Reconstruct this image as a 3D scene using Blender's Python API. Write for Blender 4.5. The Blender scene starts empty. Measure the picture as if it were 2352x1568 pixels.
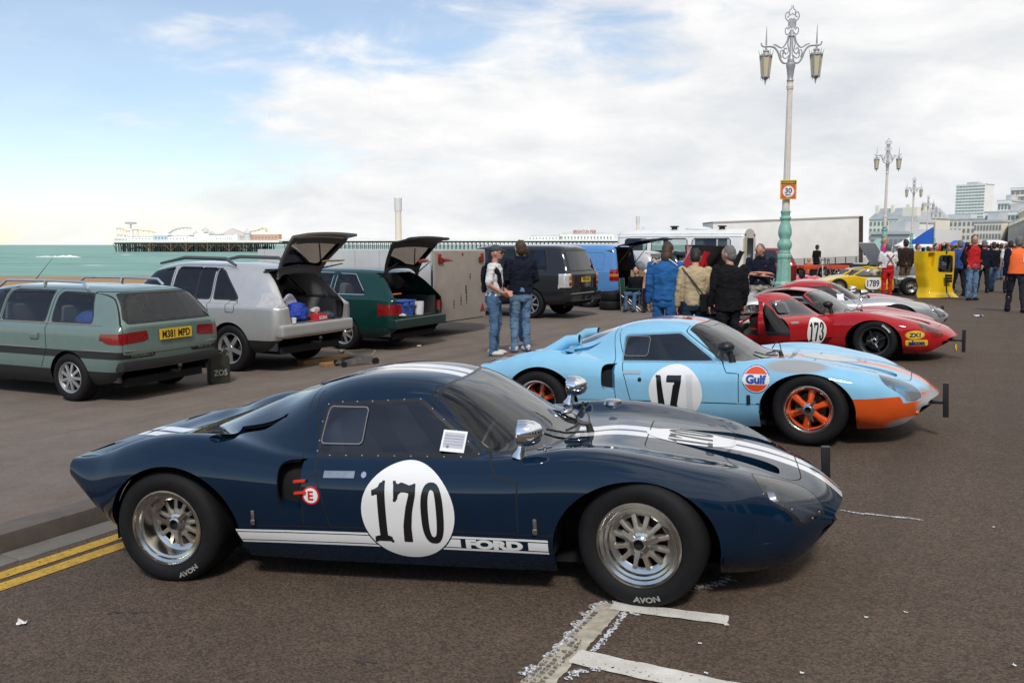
import bpy, bmesh, math, random
import numpy as np
from mathutils import Vector, Matrix
from mathutils.bvhtree import BVHTree
random.seed(7)
rng = np.random.default_rng(7)
S = bpy.context.scene
COL = S.collection
R = math.radians

# ------------------------------------------------------------------ camera
FPX, CAMH, HOR = 2000.0, 1.70, 562.0          # focal length in pixels of a 2352 px wide frame
TH = math.atan((784 - HOR) / FPX)
cam_d = bpy.data.cameras.new('camera')
cam_d.sensor_width = 36.0
cam_d.lens = 36.0 * FPX / 2352.0
cam_d.clip_start, cam_d.clip_end = 0.1, 30000
cam = bpy.data.objects.new('camera', cam_d)
COL.objects.link(cam)
cam.location = (0, 0, CAMH)
cam.rotation_euler = (math.pi / 2 - TH, 0, 0)
S.camera = cam
S.render.resolution_x, S.render.resolution_y = 1024, 682

# ------------------------------------------------------------------ exposure
S.view_settings.view_transform = 'Standard'
S.view_settings.look = 'None'
S.view_settings.gamma = 1.0
S.view_settings.exposure = 0.57
S.view_settings.use_curve_mapping = False
S.render.engine = 'CYCLES'
S.cycles.max_bounces = 8
S.cycles.transparent_max_bounces = 16
S.cycles.caustics_reflective = False
S.cycles.caustics_refractive = False
S.cycles.use_denoising = True

# ------------------------------------------------------------------ sun and sky
SUN_AZ, SUN_EL = R(180), R(48)               # azimuth clockwise from +Y
to_sun = Vector((math.sin(SUN_AZ) * math.cos(SUN_EL), math.cos(SUN_AZ) * math.cos(SUN_EL), math.sin(SUN_EL)))
sun_d = bpy.data.lights.new('sun', 'SUN')
sun_d.energy, sun_d.angle, sun_d.color = 1.7, R(9), (1.0, 0.95, 0.87)
sun = bpy.data.objects.new('sun', sun_d)
COL.objects.link(sun)
sun.location = (-40, -30, 60)
sun.rotation_euler = (-to_sun).to_track_quat('-Z', 'Y').to_euler()

def make_world():
	w = bpy.data.worlds.new('World')
	S.world = w
	w.use_nodes = True
	nt = w.node_tree
	nt.nodes.clear()
	L = nt.links.new
	def N(t, **k):
		n = nt.nodes.new(t)
		for a, b in k.items():
			setattr(n, a, b)
		return n
	def math_(op, a, b=None, c=None, clamp=False):
		n = N('ShaderNodeMath', operation=op, use_clamp=clamp)
		for i, x in enumerate((a, b, c)):
			if x is None: continue
			if isinstance(x, (int, float)): n.inputs[i].default_value = x
			else: L(x, n.inputs[i])
		return n.outputs[0]
	tc = N('ShaderNodeTexCoord')
	sep = N('ShaderNodeSeparateXYZ')
	L(tc.outputs['Generated'], sep.inputs[0])
	x, y, z = sep.outputs
	# clouds live on a shallow dome: puffs flatten a little towards the horizon but keep their shape
	zz = math_('ADD', math_('MAXIMUM', z, 0.0), 0.55)
	com = N('ShaderNodeCombineXYZ')
	L(math_('DIVIDE', x, zz), com.inputs[0])
	L(math_('DIVIDE', y, zz), com.inputs[1])
	L(math_('MULTIPLY', z, 3.4), com.inputs[2])
	def noise(scale, det, rough, off, dist=0.0, sy=1.0):
		mp = N('ShaderNodeMapping')
		mp.inputs['Location'].default_value = off
		mp.inputs['Scale'].default_value = (1, sy, 1)
		L(com.outputs[0], mp.inputs[0])
		n = N('ShaderNodeTexNoise')
		n.inputs['Scale'].default_value = scale
		n.inputs['Detail'].default_value = det
		n.inputs['Roughness'].default_value = rough
		n.inputs['Distortion'].default_value = dist
		L(mp.outputs[0], n.inputs['Vector'])
		return n.outputs[0]
	n1 = noise(1.7, 9, 0.55, (3.7, 1.3, 0), 0.3)
	n2 = noise(5.5, 9, 0.60, (9.1, 4.2, 0), 0.4)
	n3 = noise(2.3, 6, 0.55, (1.1, 7.7, 0), 0.2)
	# cloud bank thickens to the right (inland) and towards the horizon
	bank = math_('MULTIPLY_ADD', x, 0.80, 0.03)
	low = math_('MULTIPLY', math_('SUBTRACT', 0.26, z), 1.9)
	cov = math_('ADD', math_('ADD', bank, math_('MAXIMUM', low, -0.08)), math_('MULTIPLY_ADD', n1, 1.7, -0.58))
	cov = math_('ADD', cov, math_('MULTIPLY_ADD', n2, 0.9, -0.45))
	mask = N('ShaderNodeMapRange', interpolation_type='SMOOTHSTEP')
	L(cov, mask.inputs[0])
	mask.inputs[1].default_value, mask.inputs[2].default_value = 0.16, 0.56
	mask.inputs[3].default_value, mask.inputs[4].default_value = 0.20, 1.0
	# cloud brightness: white tops, grey undersides
	shade = math_('ADD', math_('MULTIPLY', n3, 0.75), math_('MULTIPLY', n2, 0.45))
	ramp = N('ShaderNodeValToRGB')
	L(shade, ramp.inputs[0])
	e = ramp.color_ramp.elements
	e[0].position, e[0].color = 0.40, (0.70, 0.73, 0.78, 1)
	e[1].position, e[1].color = 0.72, (1.04, 1.03, 1.02, 1)
	m = ramp.color_ramp.elements.new(0.55)
	m.color = (0.84, 0.855, 0.875, 1)
	sky = N('ShaderNodeTexSky', sky_type='NISHITA')
	sky.sun_disc = False
	sky.sun_elevation, sky.sun_rotation = SUN_EL, SUN_AZ
	sky.air_density, sky.dust_density, sky.ozone_density = 1.0, 0.3, 2.0
	bg1 = N('ShaderNodeBackground')
	bg1.inputs[1].default_value = 0.10
	L(sky.outputs[0], bg1.inputs[0])
	bg2 = N('ShaderNodeBackground')
	bg2.inputs[1].default_value = 0.68
	L(ramp.outputs[0], bg2.inputs[0])
	mix = N('ShaderNodeMixShader')
	L(mask.outputs[0], mix.inputs[0])
	L(bg1.outputs[0], mix.inputs[1])
	L(bg2.outputs[0], mix.inputs[2])
	out = N('ShaderNodeOutputWorld')
	L(mix.outputs[0], out.inputs[0])
make_world()

# ------------------------------------------------------------------ pixel -> place helpers (used to survey positions)
_c, _s = math.cos(TH), math.sin(TH)
KDIR = R(29.0)                                # kerb direction, clockwise from +Y
KD = Vector((math.sin(KDIR), math.cos(KDIR), 0))
KN = Vector((math.cos(KDIR), -math.sin(KDIR), 0))   # towards the road
KP = Vector((-2.91, 4.95, 0))
PAV = 0.03
def pav_z(s):
	t = min(max(-s / 4.5, 0.0), 1.0)
	return PAV - 0.19 * t * t * (3 - 2 * t)
def kerb_s(x, y):
	return (x - KP.x) * KN.x + (y - KP.y) * KN.y
def ground_z(x, y):
	s = kerb_s(x, y)
	if s < 0: return pav_z(s)
	s = min(s, 14.0)
	return -0.09 + 0.0455 * s - 0.0016 * s * s
def ray(u, v):
	a, b = (u - 1176) / FPX, -(v - 784) / FPX
	return Vector((a, _c + b * _s, -_s + b * _c))
def at_z(u, v, z):
	d = ray(u, v)
	t = (z - CAMH) / d.z
	return Vector((d.x * t, d.y * t, z))
def at_depth(u, v, Y):
	d = ray(u, v)
	t = Y / d.y
	return Vector((d.x * t, Y, CAMH + d.z * t))
def at_ground(u, v):
	z = 0.0
	for _ in range(12):
		p = at_z(u, v, z)
		z = ground_z(p.x, p.y)
	return Vector((p.x, p.y, z))

# ------------------------------------------------------------------ materials
_mats = {}
def M(name, base=(0.5, 0.5, 0.5), rough=0.5, metal=0.0, coat=0.0, var=None, bump=None, spec=0.5, trans=0.0, emit=None, alpha=None, ior=None, coords='Object'):
	if name in _mats: return _mats[name]
	m = bpy.data.materials.new(name)
	m.use_nodes = True
	nt = m.node_tree
	b = nt.nodes['Principled BSDF']
	I = b.inputs
	I['Base Color'].default_value = (*base, 1)
	I['Roughness'].default_value = rough
	I['Metallic'].default_value = metal
	I['Specular IOR Level'].default_value = spec
	if coat:
		I['Coat Weight'].default_value = coat
		I['Coat Roughness'].default_value = 0.03
	if trans: I['Transmission Weight'].default_value = trans
	if ior: I['IOR'].default_value = ior
	if emit:
		I['Emission Color'].default_value = (*emit[0], 1)
		I['Emission Strength'].default_value = emit[1]
	tc = nt.nodes.new('ShaderNodeTexCoord') if (var or bump) else None
	if var:
		sc, amt = var[:2]
		n = nt.nodes.new('ShaderNodeTexNoise')
		n.inputs['Scale'].default_value = sc
		n.inputs['Detail'].default_value = 6
		n.inputs['Roughness'].default_value = 0.6
		nt.links.new(tc.outputs[coords], n.inputs['Vector'])
		mr = nt.nodes.new('ShaderNodeMapRange')
		mr.inputs[1].default_value, mr.inputs[2].default_value = 0.3, 0.7
		mr.inputs[3].default_value, mr.inputs[4].default_value = 1 - amt, 1 + amt
		nt.links.new(n.outputs[0], mr.inputs[0])
		mx = nt.nodes.new('ShaderNodeVectorMath')
		mx.operation = 'SCALE'
		mx.inputs[0].default_value = base
		nt.links.new(mr.outputs[0], mx.inputs['Scale'])
		nt.links.new(mx.outputs[0], I['Base Color'])
		if len(var) > 2:
			mr2 = nt.nodes.new('ShaderNodeMapRange')
			mr2.inputs[3].default_value, mr2.inputs[4].default_value = max(0, rough - var[2]), min(1, rough + var[2])
			nt.links.new(n.outputs[0], mr2.inputs[0])
			nt.links.new(mr2.outputs[0], I['Roughness'])
	if bump:
		sc, st, dist = bump
		n = nt.nodes.new('ShaderNodeTexNoise')
		n.inputs['Scale'].default_value = sc
		n.inputs['Detail'].default_value = 4
		nt.links.new(tc.outputs[coords], n.inputs['Vector'])
		bp = nt.nodes.new('ShaderNodeBump')
		bp.inputs['Strength'].default_value = st
		bp.inputs['Distance'].default_value = dist
		nt.links.new(n.outputs[0], bp.inputs['Height'])
		nt.links.new(bp.outputs[0], I['Normal'])
	_mats[name] = m
	return m
def glass(name, tint=(0.8, 0.85, 0.85), refl=1.0, rough=0.0):
	"""thin sheet: fresnel mirror over tinted see-through, so that a single sheet of faces reads as a pane"""
	if name in _mats: return _mats[name]
	m = bpy.data.materials.new(name)
	m.use_nodes = True
	nt = m.node_tree
	nt.nodes.clear()
	out = nt.nodes.new('ShaderNodeOutputMaterial')
	tr = nt.nodes.new('ShaderNodeBsdfTransparent')
	tr.inputs[0].default_value = (*tint, 1)
	gl = nt.nodes.new('ShaderNodeBsdfGlossy')
	gl.inputs['Roughness'].default_value = rough
	fr = nt.nodes.new('ShaderNodeFresnel')
	fr.inputs[0].default_value = 1.5
	ge = nt.nodes.new('ShaderNodeNewGeometry')
	ma = nt.nodes.new('ShaderNodeMath')
	ma.operation = 'MULTIPLY'
	ma.use_clamp = True
	ma.inputs[1].default_value = 1.7 * refl
	mi = nt.nodes.new('ShaderNodeMixShader')
	# fresnel is symmetric for a thin pane: use facing-independent ior by flipping back faces
	mix = nt.nodes.new('ShaderNodeMix')
	mix.data_type = 'FLOAT'
	mix.inputs[2].default_value = 1.5
	mix.inputs[3].default_value = 1 / 1.5
	nt.links.new(ge.outputs['Backfacing'], mix.inputs[0])
	fr.inputs[0].default_value = 1.5
	nt.links.new(fr.outputs[0], ma.inputs[0])
	nt.links.new(ma.outputs[0], mi.inputs[0])
	nt.links.new(tr.outputs[0], mi.inputs[1])
	nt.links.new(gl.outputs[0], mi.inputs[2])
	nt.links.new(mi.outputs[0], out.inputs[0])
	_mats[name] = m
	return m
def paint(name, base, rough=0.28, flake=0.0, coat=1.0):
	"""car paint: coloured base with a clear coat and a faint orange-peel"""
	if name in _mats: return _mats[name]
	m = M(name, base, rough, flake, coat, var=(6.0, 0.05), spec=0.0)
	nt = m.node_tree
	b = nt.nodes['Principled BSDF']
	tc = nt.nodes.new('ShaderNodeTexCoord')
	n = nt.nodes.new('ShaderNodeTexNoise')
	n.inputs['Scale'].default_value = 5.0
	n.inputs['Detail'].default_value = 2
	nt.links.new(tc.outputs['Object'], n.inputs['Vector'])
	bp = nt.nodes.new('ShaderNodeBump')
	bp.inputs['Strength'].default_value = 0.035
	bp.inputs['Distance'].default_value = 0.012
	nt.links.new(n.outputs[0], bp.inputs['Height'])
	nt.links.new(bp.outputs[0], b.inputs['Coat Normal'])
	return m

# ------------------------------------------------------------------ object helpers
def tag(o, label=None, cat=None, group=None, kind=None):
	if label: o['label'] = label
	if cat: o['category'] = cat
	if group: o['group'] = group
	if kind: o['kind'] = kind
	return o
def link(name, me, mats=None, parent=None, smooth=False):
	o = bpy.data.objects.new(name, me)
	COL.objects.link(o)
	if mats is not None:
		for m in (mats if isinstance(mats, (list, tuple)) else [mats]):
			me.materials.append(m)
	if parent is not None: o.parent = parent
	if smooth: me.shade_smooth()
	return o
def empty(name, loc=(0, 0, 0), rz=0.0, label=None, cat=None, group=None, rx=0.0, ry=0.0):
	o = bpy.data.objects.new(name, None)
	o.empty_display_size = 0.2
	COL.objects.link(o)
	o.location = loc
	o.rotation_euler = (rx, ry, rz)
	return tag(o, label, cat, group)
def copy_tree(o, parent=None):
	c = o.copy()
	COL.objects.link(c)
	if parent is not None: c.parent = parent
	for ch in o.children:
		copy_tree(ch, c)
	return c

class MB:
	"""mesh builder: collects simple shapes into one mesh"""
	def __init__(s):
		s.v, s.f, s.m = [], [], []
		s.mi = 0
	def add(s, vs, fs):
		b = len(s.v)
		s.v += [tuple(p) for p in vs]
		s.f += [tuple(b + i for i in f) for f in fs]
		s.m += [s.mi] * len(fs)
		return s
	def box(s, a, b, M4=None):
		x0, y0, z0 = a; x1, y1, z1 = b
		vs = [Vector(p) for p in ((x0, y0, z0), (x1, y0, z0), (x1, y1, z0), (x0, y1, z0), (x0, y0, z1), (x1, y0, z1), (x1, y1, z1), (x0, y1, z1))]
		if M4 is not None: vs = [M4 @ p for p in vs]
		return s.add(vs, [(0, 3, 2, 1), (4, 5, 6, 7), (0, 1, 5, 4), (1, 2, 6, 5), (2, 3, 7, 6), (3, 0, 4, 7)])
	def cbox(s, c, d, M4=None):
		return s.box([c[i] - d[i] / 2 for i in range(3)], [c[i] + d[i] / 2 for i in range(3)], M4)
	def bar(s, p, q, w, h=None, up=(0, 0, 1)):
		h = h or w
		p, q = Vector(p), Vector(q)
		d = (q - p).normalized()
		a = d.cross(Vector(up))
		if a.length < 1e-4: a = d.cross(Vector((1, 0, 0)))
		a.normalize()
		b = a.cross(d)
		a, b = a * w / 2, b * h / 2
		vs = [p - a - b, p + a - b, p + a + b, p - a + b, q - a - b, q + a - b, q + a + b, q - a + b]
		return s.add(vs, [(0, 1, 2, 3), (7, 6, 5, 4), (0, 4, 5, 1), (1, 5, 6, 2), (2, 6, 7, 3), (3, 7, 4, 0)])
	def tube(s, pts, r, n=8, caps=True):
		pts = [Vector(p) for p in pts]
		if isinstance(r, (int, float)): r = [r] * len(pts)
		vs, fs = [], []
		prev = None
		for i, p in enumerate(pts):
			d = (pts[min(i + 1, len(pts) - 1)] - pts[max(i - 1, 0)]).normalized()
			if prev is None:
				a = d.cross(Vector((0, 0, 1)))
				if a.length < 1e-3: a = d.cross(Vector((1, 0, 0)))
			else:
				a = prev - d * prev.dot(d)
			a.normalize()
			prev = a
			b = d.cross(a)
			for k in range(n):
				t = 2 * math.pi * k / n
				vs.append(p + (a * math.cos(t) + b * math.sin(t)) * r[i])
		for i in range(len(pts) - 1):
			for k in range(n):
				k2 = (k + 1) % n
				fs.append((i * n + k, i * n + k2, (i + 1) * n + k2, (i + 1) * n + k))
		if caps:
			fs.append(tuple(range(n))[::-1])
			fs.append(tuple((len(pts) - 1) * n + k for k in range(n)))
		return s.add(vs, fs)
	def lathe(s, prof, n=24, M4=None, close=False):
		"""prof: (radius, height) pairs around +Z"""
		vs, fs = [], []
		for r, z in prof:
			for k in range(n):
				t = 2 * math.pi * k / n
				p = Vector((r * math.cos(t), r * math.sin(t), z))
				vs.append(M4 @ p if M4 is not None else p)
		m = len(prof)
		for i in range(m - 1 + (1 if close else 0)):
			for k in range(n):
				k2 = (k + 1) % n
				j = (i + 1) % m
				fs.append((i * n + k, i * n + k2, j * n + k2, j * n + k))
		return s.add(vs, fs)
	def ball(s, c, r, n=10, m=7):
		if isinstance(r, (int, float)): r = (r, r, r)
		prof = []
		vs, fs = [], []
		for i in range(m + 1):
			a = math.pi * i / m - math.pi / 2
			for k in range(n):
				t = 2 * math.pi * k / n
				vs.append((c[0] + r[0] * math.cos(a) * math.cos(t), c[1] + r[1] * math.cos(a) * math.sin(t), c[2] + r[2] * math.sin(a)))
		for i in range(m):
			for k in range(n):
				k2 = (k + 1) % n
				fs.append((i * n + k, i * n + k2, (i + 1) * n + k2, (i + 1) * n + k))
		return s.add(vs, fs)
	def prism(s, poly, M4, t):
		"""poly in local XY, extruded along local Z by t, placed by M4"""
		n = len(poly)
		vs = [M4 @ Vector((x, y, 0)) for x, y in poly] + [M4 @ Vector((x, y, t)) for x, y in poly]
		fs = [tuple(range(n))[::-1], tuple(range(n, 2 * n))]
		for k in range(n):
			k2 = (k + 1) % n
			fs.append((k, k2, n + k2, n + k))
		return s.add(vs, fs)
	def mesh(s, name='m'):
		me = bpy.data.meshes.new(name)
		me.from_pydata(s.v, [], s.f)
		if any(s.m):
			me.polygons.foreach_set('material_index', s.m)
		me.update()
		return me
	def build(s, name, mats, parent=None, smooth=False, bevel=0.0, seg=2, weld=True):
		me = s.mesh(name)
		bm = bmesh.new()
		bm.from_mesh(me)
		if weld: bmesh.ops.remove_doubles(bm, verts=bm.verts, dist=1e-5)
		bmesh.ops.recalc_face_normals(bm, faces=bm.faces)
		if bevel:
			ed = [e for e in bm.edges if len(e.link_faces) == 2 and e.calc_face_angle() > 0.5]
			bmesh.ops.bevel(bm, geom=ed, offset=bevel, segments=seg, profile=0.7, affect='EDGES', clamp_overlap=True)
		bm.to_mesh(me)
		bm.free()
		o = link(name, me, mats, parent)
		if smooth or bevel: smooth_by_angle(me, 0.7)
		return o
def smooth_by_angle(me, ang=0.6):
	me.shade_smooth()
	bm = bmesh.new()
	bm.from_mesh(me)
	for e in bm.edges:
		if len(e.link_faces) == 2:
			e.smooth = e.calc_face_angle() < ang
	bm.to_mesh(me)
	bm.free()

def spline(xs, ys, xq):
	"""natural cubic spline"""
	xs, ys, xq = np.asarray(xs, float), np.asarray(ys, float), np.asarray(xq, float)
	n = len(xs)
	h = np.diff(xs)
	A = np.zeros((n, n)); r = np.zeros(n)
	A[0, 0] = A[-1, -1] = 1
	for i in range(1, n - 1):
		A[i, i - 1], A[i, i], A[i, i + 1] = h[i - 1], 2 * (h[i - 1] + h[i]), h[i]
		r[i] = 6 * ((ys[i + 1] - ys[i]) / h[i] - (ys[i] - ys[i - 1]) / h[i - 1])
	m = np.linalg.solve(A, r)
	k = np.clip(np.searchsorted(xs, xq) - 1, 0, n - 2)
	t0, t1 = xq - xs[k], xs[k + 1] - xq
	return m[k] * t1 ** 3 / (6 * h[k]) + m[k + 1] * t0 ** 3 / (6 * h[k]) + (ys[k] / h[k] - m[k] * h[k] / 6) * t1 + (ys[k + 1] / h[k] - m[k + 1] * h[k] / 6) * t0
def pchip(xs, ys, xq):
	"""shape-preserving cubic"""
	xs, ys, xq = np.asarray(xs, float), np.asarray(ys, float), np.asarray(xq, float)
	h = np.diff(xs); d = np.diff(ys) / h
	m = np.zeros_like(ys)
	for i in range(1, len(xs) - 1):
		if d[i - 1] * d[i] > 0:
			w1, w2 = 2 * h[i] + h[i - 1], h[i] + 2 * h[i - 1]
			m[i] = (w1 + w2) / (w1 / d[i - 1] + w2 / d[i])
	m[0], m[-1] = d[0], d[-1]
	k = np.clip(np.searchsorted(xs, xq) - 1, 0, len(xs) - 2)
	t = (xq - xs[k]) / h[k]
	return (2 * t**3 - 3 * t**2 + 1) * ys[k] + (t**3 - 2 * t**2 + t) * h[k] * m[k] + (-2 * t**3 + 3 * t**2) * ys[k + 1] + (t**3 - t**2) * h[k] * m[k + 1]

def sd_poly(px, pz, pts):
	"""signed distance to a polygon, arrays in (points far outside its box just read as 1)"""
	if px.size > 400:
		xs = [p[0] for p in pts]; zs = [p[1] for p in pts]
		k = (px > min(xs) - .3) & (px < max(xs) + .3) & (pz > min(zs) - .3) & (pz < max(zs) + .3)
		if k.sum() < .8 * px.size:
			out = np.ones(px.shape)
			if k.any(): out[k] = _sd_poly(px[k], pz[k], pts)
			return out
	return _sd_poly(px, pz, pts)
def _sd_poly(px, pz, pts):
	d = np.full(px.shape, 1e9)
	s = np.ones(px.shape)
	n = len(pts)
	for i in range(n):
		ax, az = pts[i]; bx, bz = pts[i - 1]
		ex, ez = bx - ax, bz - az
		wx, wz = px - ax, pz - az
		t = np.clip((wx * ex + wz * ez) / (ex * ex + ez * ez + 1e-12), 0, 1)
		qx, qz = wx - ex * t, wz - ez * t
		d = np.minimum(d, qx * qx + qz * qz)
		c1, c2, c3 = pz >= az, pz < bz, ex * wz > ez * wx
		flip = (c1 & c2 & c3) | (~c1 & ~c2 & ~c3)
		s = np.where(flip, -s, s)
	return s * np.sqrt(d)
def sd_line(px, pz, pts):
	d = np.full(px.shape, 1e9)
	for (ax, az), (bx, bz) in zip(pts[:-1], pts[1:]):
		ex, ez = bx - ax, bz - az
		wx, wz = px - ax, pz - az
		t = np.clip((wx * ex + wz * ez) / (ex * ex + ez * ez + 1e-12), 0, 1)
		d = np.minimum(d, (wx - ex * t) ** 2 + (wz - ez * t) ** 2)
	return np.sqrt(d)
def round_poly(pts, r, n=4):
	"""polygon with rounded corners"""
	out = []
	m = len(pts)
	rr = r if isinstance(r, (list, tuple)) else [r] * m
	for i in range(m):
		p, a, b = Vector(pts[i]), Vector(pts[i - 1]), Vector(pts[(i + 1) % m])
		da, db = (a - p), (b - p)
		k = min(rr[i], da.length * 0.45, db.length * 0.45)
		if k < 1e-4:
			out.append(tuple(p)); continue
		da.normalize(); db.normalize()
		for j in range(n + 1):
			t = j / n
			q = p + da * k * (1 - t) ** 2 + db * k * t ** 2
			out.append((q.x, q.y))
	return out

def cut(bm, f, reg=None, lay=None, only=None):
	"""cut the faces of bm along f == 0 (f takes an (n,3) array); faces with f < 0 get region `reg`.
	only: restrict assigning to faces whose region is in this set"""
	bm.verts.ensure_lookup_table()
	vs = list(bm.verts)
	co = np.array([v.co[:] for v in vs])
	val = f(co)
	val = np.where(np.abs(val) < 1e-5, 1e-5, val)
	d = {v: x for v, x in zip(vs, val)}
	near = np.abs(val) < 0.25
	act = {v for v, k in zip(vs, near) if k}
	es = [e for e in bm.edges if e.verts[0] in act and e.verts[1] in act and d[e.verts[0]] * d[e.verts[1]] < 0]
	if es:
		a = np.array([e.verts[0].co[:] for e in es]); b = np.array([e.verts[1].co[:] for e in es])
		fa = np.array([d[e.verts[0]] for e in es]); fb = np.array([d[e.verts[1]] for e in es])
		lo, hi, flo, fhi = np.zeros(len(es)), np.ones(len(es)), fa.copy(), fb.copy()
		for _ in range(7):
			t = lo + (hi - lo) * np.clip(flo / (flo - fhi), 0.05, 0.95)
			ft = f(a + (b - a) * t[:, None])
			same = ft * flo > 0
			lo, flo = np.where(same, t, lo), np.where(same, ft, flo)
			hi, fhi = np.where(same, hi, t), np.where(same, fhi, ft)
		t = np.clip(lo + (hi - lo) * np.clip(flo / (flo - fhi), 0, 1), 0.01, 0.99)
		new = []
		for e, tt in zip(es, t):
			v0 = e.verts[0]
			_, nv = bmesh.utils.edge_split(e, v0, float(tt))
			new.append(nv)
		ns = set(new)
		faces = {fc for nv in new for fc in nv.link_faces}
		for fc in faces:
			z = [v for v in fc.verts if v in ns]
			if len(z) == 2:
				try: bmesh.utils.face_split(fc, z[0], z[1])
				except ValueError: pass
			elif len(z) == 4:
				try:
					nf, _ = bmesh.utils.face_split(fc, z[0], z[1])
					for g in (fc, nf):
						if z[2] in g.verts and z[3] in g.verts:
							bmesh.utils.face_split(g, z[2], z[3]); break
				except ValueError: pass
	if reg is not None:
		fs = list(bm.faces)
		cc = np.array([fc.calc_center_median()[:] for fc in fs])
		v = f(cc)
		for fc, x in zip(fs, v):
			if x < 0 and (only is None or fc[lay] in only):
				fc[lay] = reg

def loft(rows, nu, nv_seg, bow=None, xs_dense=None, kind='spline'):
	"""rows: list of (x, [(y,z)*k]) half sections from the sill to the centre line. Returns grid points (nu, nv, 3)"""
	xs = np.array([r[0] for r in rows])
	o = np.argsort(xs)
	P = np.array([r[1] for r in rows], float)[o]
	xs = xs[o]
	if xs_dense is None:
		xs_dense = np.linspace(xs[0], xs[-1], nu)
	k = P.shape[1]
	itp = spline if kind == 'spline' else pchip
	Q = np.zeros((len(xs_dense), k, 2))
	for i in range(k):
		for c in range(2):
			Q[:, i, c] = itp(xs, P[:, i, c], xs_dense)
	Q[:, -1, 0] = 0
	G = []
	for u in range(len(xs_dense)):
		h = Q[u]
		full = np.vstack([h, (h[:-1] * np.array([-1, 1]))[::-1]])
		ch = np.concatenate([[0], np.cumsum(np.sqrt(np.linalg.norm(np.diff(full, axis=0), axis=1)) + 1e-6)])
		seg = list(nv_seg) + list(nv_seg)[::-1]
		tq = np.concatenate([np.linspace(ch[i], ch[i + 1], seg[i], endpoint=False) for i in range(len(seg))] + [[ch[-1]]])
		y = itp(ch, full[:, 0], tq); z = itp(ch, full[:, 1], tq)
		x = np.full(len(tq), xs_dense[u])
		if bow is not None: x = x - bow(xs_dense[u]) * y * y
		G.append(np.stack([x, y, z], 1))
	return np.array(G)
def grid_bm(G):
	bm = bmesh.new()
	nu, nv = G.shape[:2]
	V = [[bm.verts.new(G[i, j]) for j in range(nv)] for i in range(nu)]
	for i in range(nu - 1):
		for j in range(nv - 1):
			try: bm.faces.new((V[i][j], V[i][j + 1], V[i + 1][j + 1], V[i + 1][j]))
			except ValueError: pass
	bm.normal_update()
	return bm, V
class Surf:
	"""smooth normals and closest points of a finished surface"""
	def __init__(s, bm):
		bm.normal_update()
		bm.verts.index_update()
		s.co = [v.co.copy() for v in bm.verts]
		s.no = [v.normal.copy() for v in bm.verts]
		tris = [[l.vert.index for l in t] for t in bm.calc_loop_triangles()]
		s.tris = tris
		s.bvh = BVHTree.FromPolygons(s.co, tris)
	def normal(s, p):
		q, n, i, d = s.bvh.find_nearest(p)
		a, b, c = s.tris[i]
		A, B, C = s.co[a], s.co[b], s.co[c]
		v0, v1, v2 = B - A, C - A, q - A
		d00, d01, d11, d20, d21 = v0.dot(v0), v0.dot(v1), v1.dot(v1), v2.dot(v0), v2.dot(v1)
		den = d00 * d11 - d01 * d01
		if abs(den) < 1e-14: return n
		v = (d11 * d20 - d01 * d21) / den
		w = (d00 * d21 - d01 * d20) / den
		return (s.no[a] * (1 - v - w) + s.no[b] * v + s.no[c] * w).normalized()
	def hit(s, o, d):
		return s.bvh.ray_cast(Vector(o), Vector(d).normalized())
def region_obj(name, bm, lay, regs, mats, parent, surf=None, matfn=None, off=0.0, flip=False, thick=0.0):
	"""a part made of the faces of bm with one of the given regions; shading normals come from the whole surface"""
	vm, vs, fs, mi = {}, [], [], []
	for fc in bm.faces:
		if fc[lay] in regs:
			idx = []
			for v in fc.verts:
				if v not in vm:
					vm[v] = len(vs)
					vs.append(v.co.copy())
				idx.append(vm[v])
			fs.append(idx[::-1] if flip else idx)
			mi.append(matfn(fc) if matfn else 0)
	if not fs: return None
	nos = [surf.normal(p) for p in vs] if surf else None
	if off and nos: vs = [p + n * off for p, n in zip(vs, nos)]
	me = bpy.data.meshes.new(name)
	me.from_pydata(vs, [], fs)
	me.polygons.foreach_set('material_index', mi)
	me.shade_smooth()
	if nos:
		me.normals_split_custom_set_from_vertices([(-n if flip else n) for n in nos])
	me.update()
	return link(name, me, mats, parent)
def extruded_region(name, bm, lay, regs, mats, parent, vec, scale=1.0, bottom=None):
	"""a pocket: walls and floor made by pushing the faces of a region along vec"""
	fcs = [fc for fc in bm.faces if fc[lay] in regs]
	if not fcs: return None
	S_ = set(fcs)
	cen = sum((fc.calc_center_median() for fc in fcs), Vector()) / len(fcs)
	vec = Vector(vec)
	vm, vs, fs, mi = {}, [], [], []
	def low(v):
		k = ('l', v)
		if k not in vm:
			vm[k] = len(vs)
			p = cen + (v.co - cen) * scale + vec
			vs.append(p)
		return vm[k]
	def top(v):
		k = ('t', v)
		if k not in vm:
			vm[k] = len(vs); vs.append(v.co.copy())
		return vm[k]
	for fc in fcs:
		fs.append([low(v) for v in fc.verts]); mi.append(1 if bottom else 0)
		for l in fc.loops:
			e = l.edge
			others = [g for g in e.link_faces if g is not fc]
			if not others or others[0] not in S_:
				a, b = l.vert, l.link_loop_next.vert
				fs.append([top(a), top(b), low(b), low(a)]); mi.append(0)
	me = bpy.data.meshes.new(name)
	me.from_pydata(vs, [], fs)
	me.polygons.foreach_set('material_index', mi)
	me.update()
	ms = list(mats) if isinstance(mats, (list, tuple)) else [mats]
	if bottom: ms.append(bottom)
	o = link(name, me, ms, parent)
	smooth_by_angle(me, 0.6)
	return o

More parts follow.
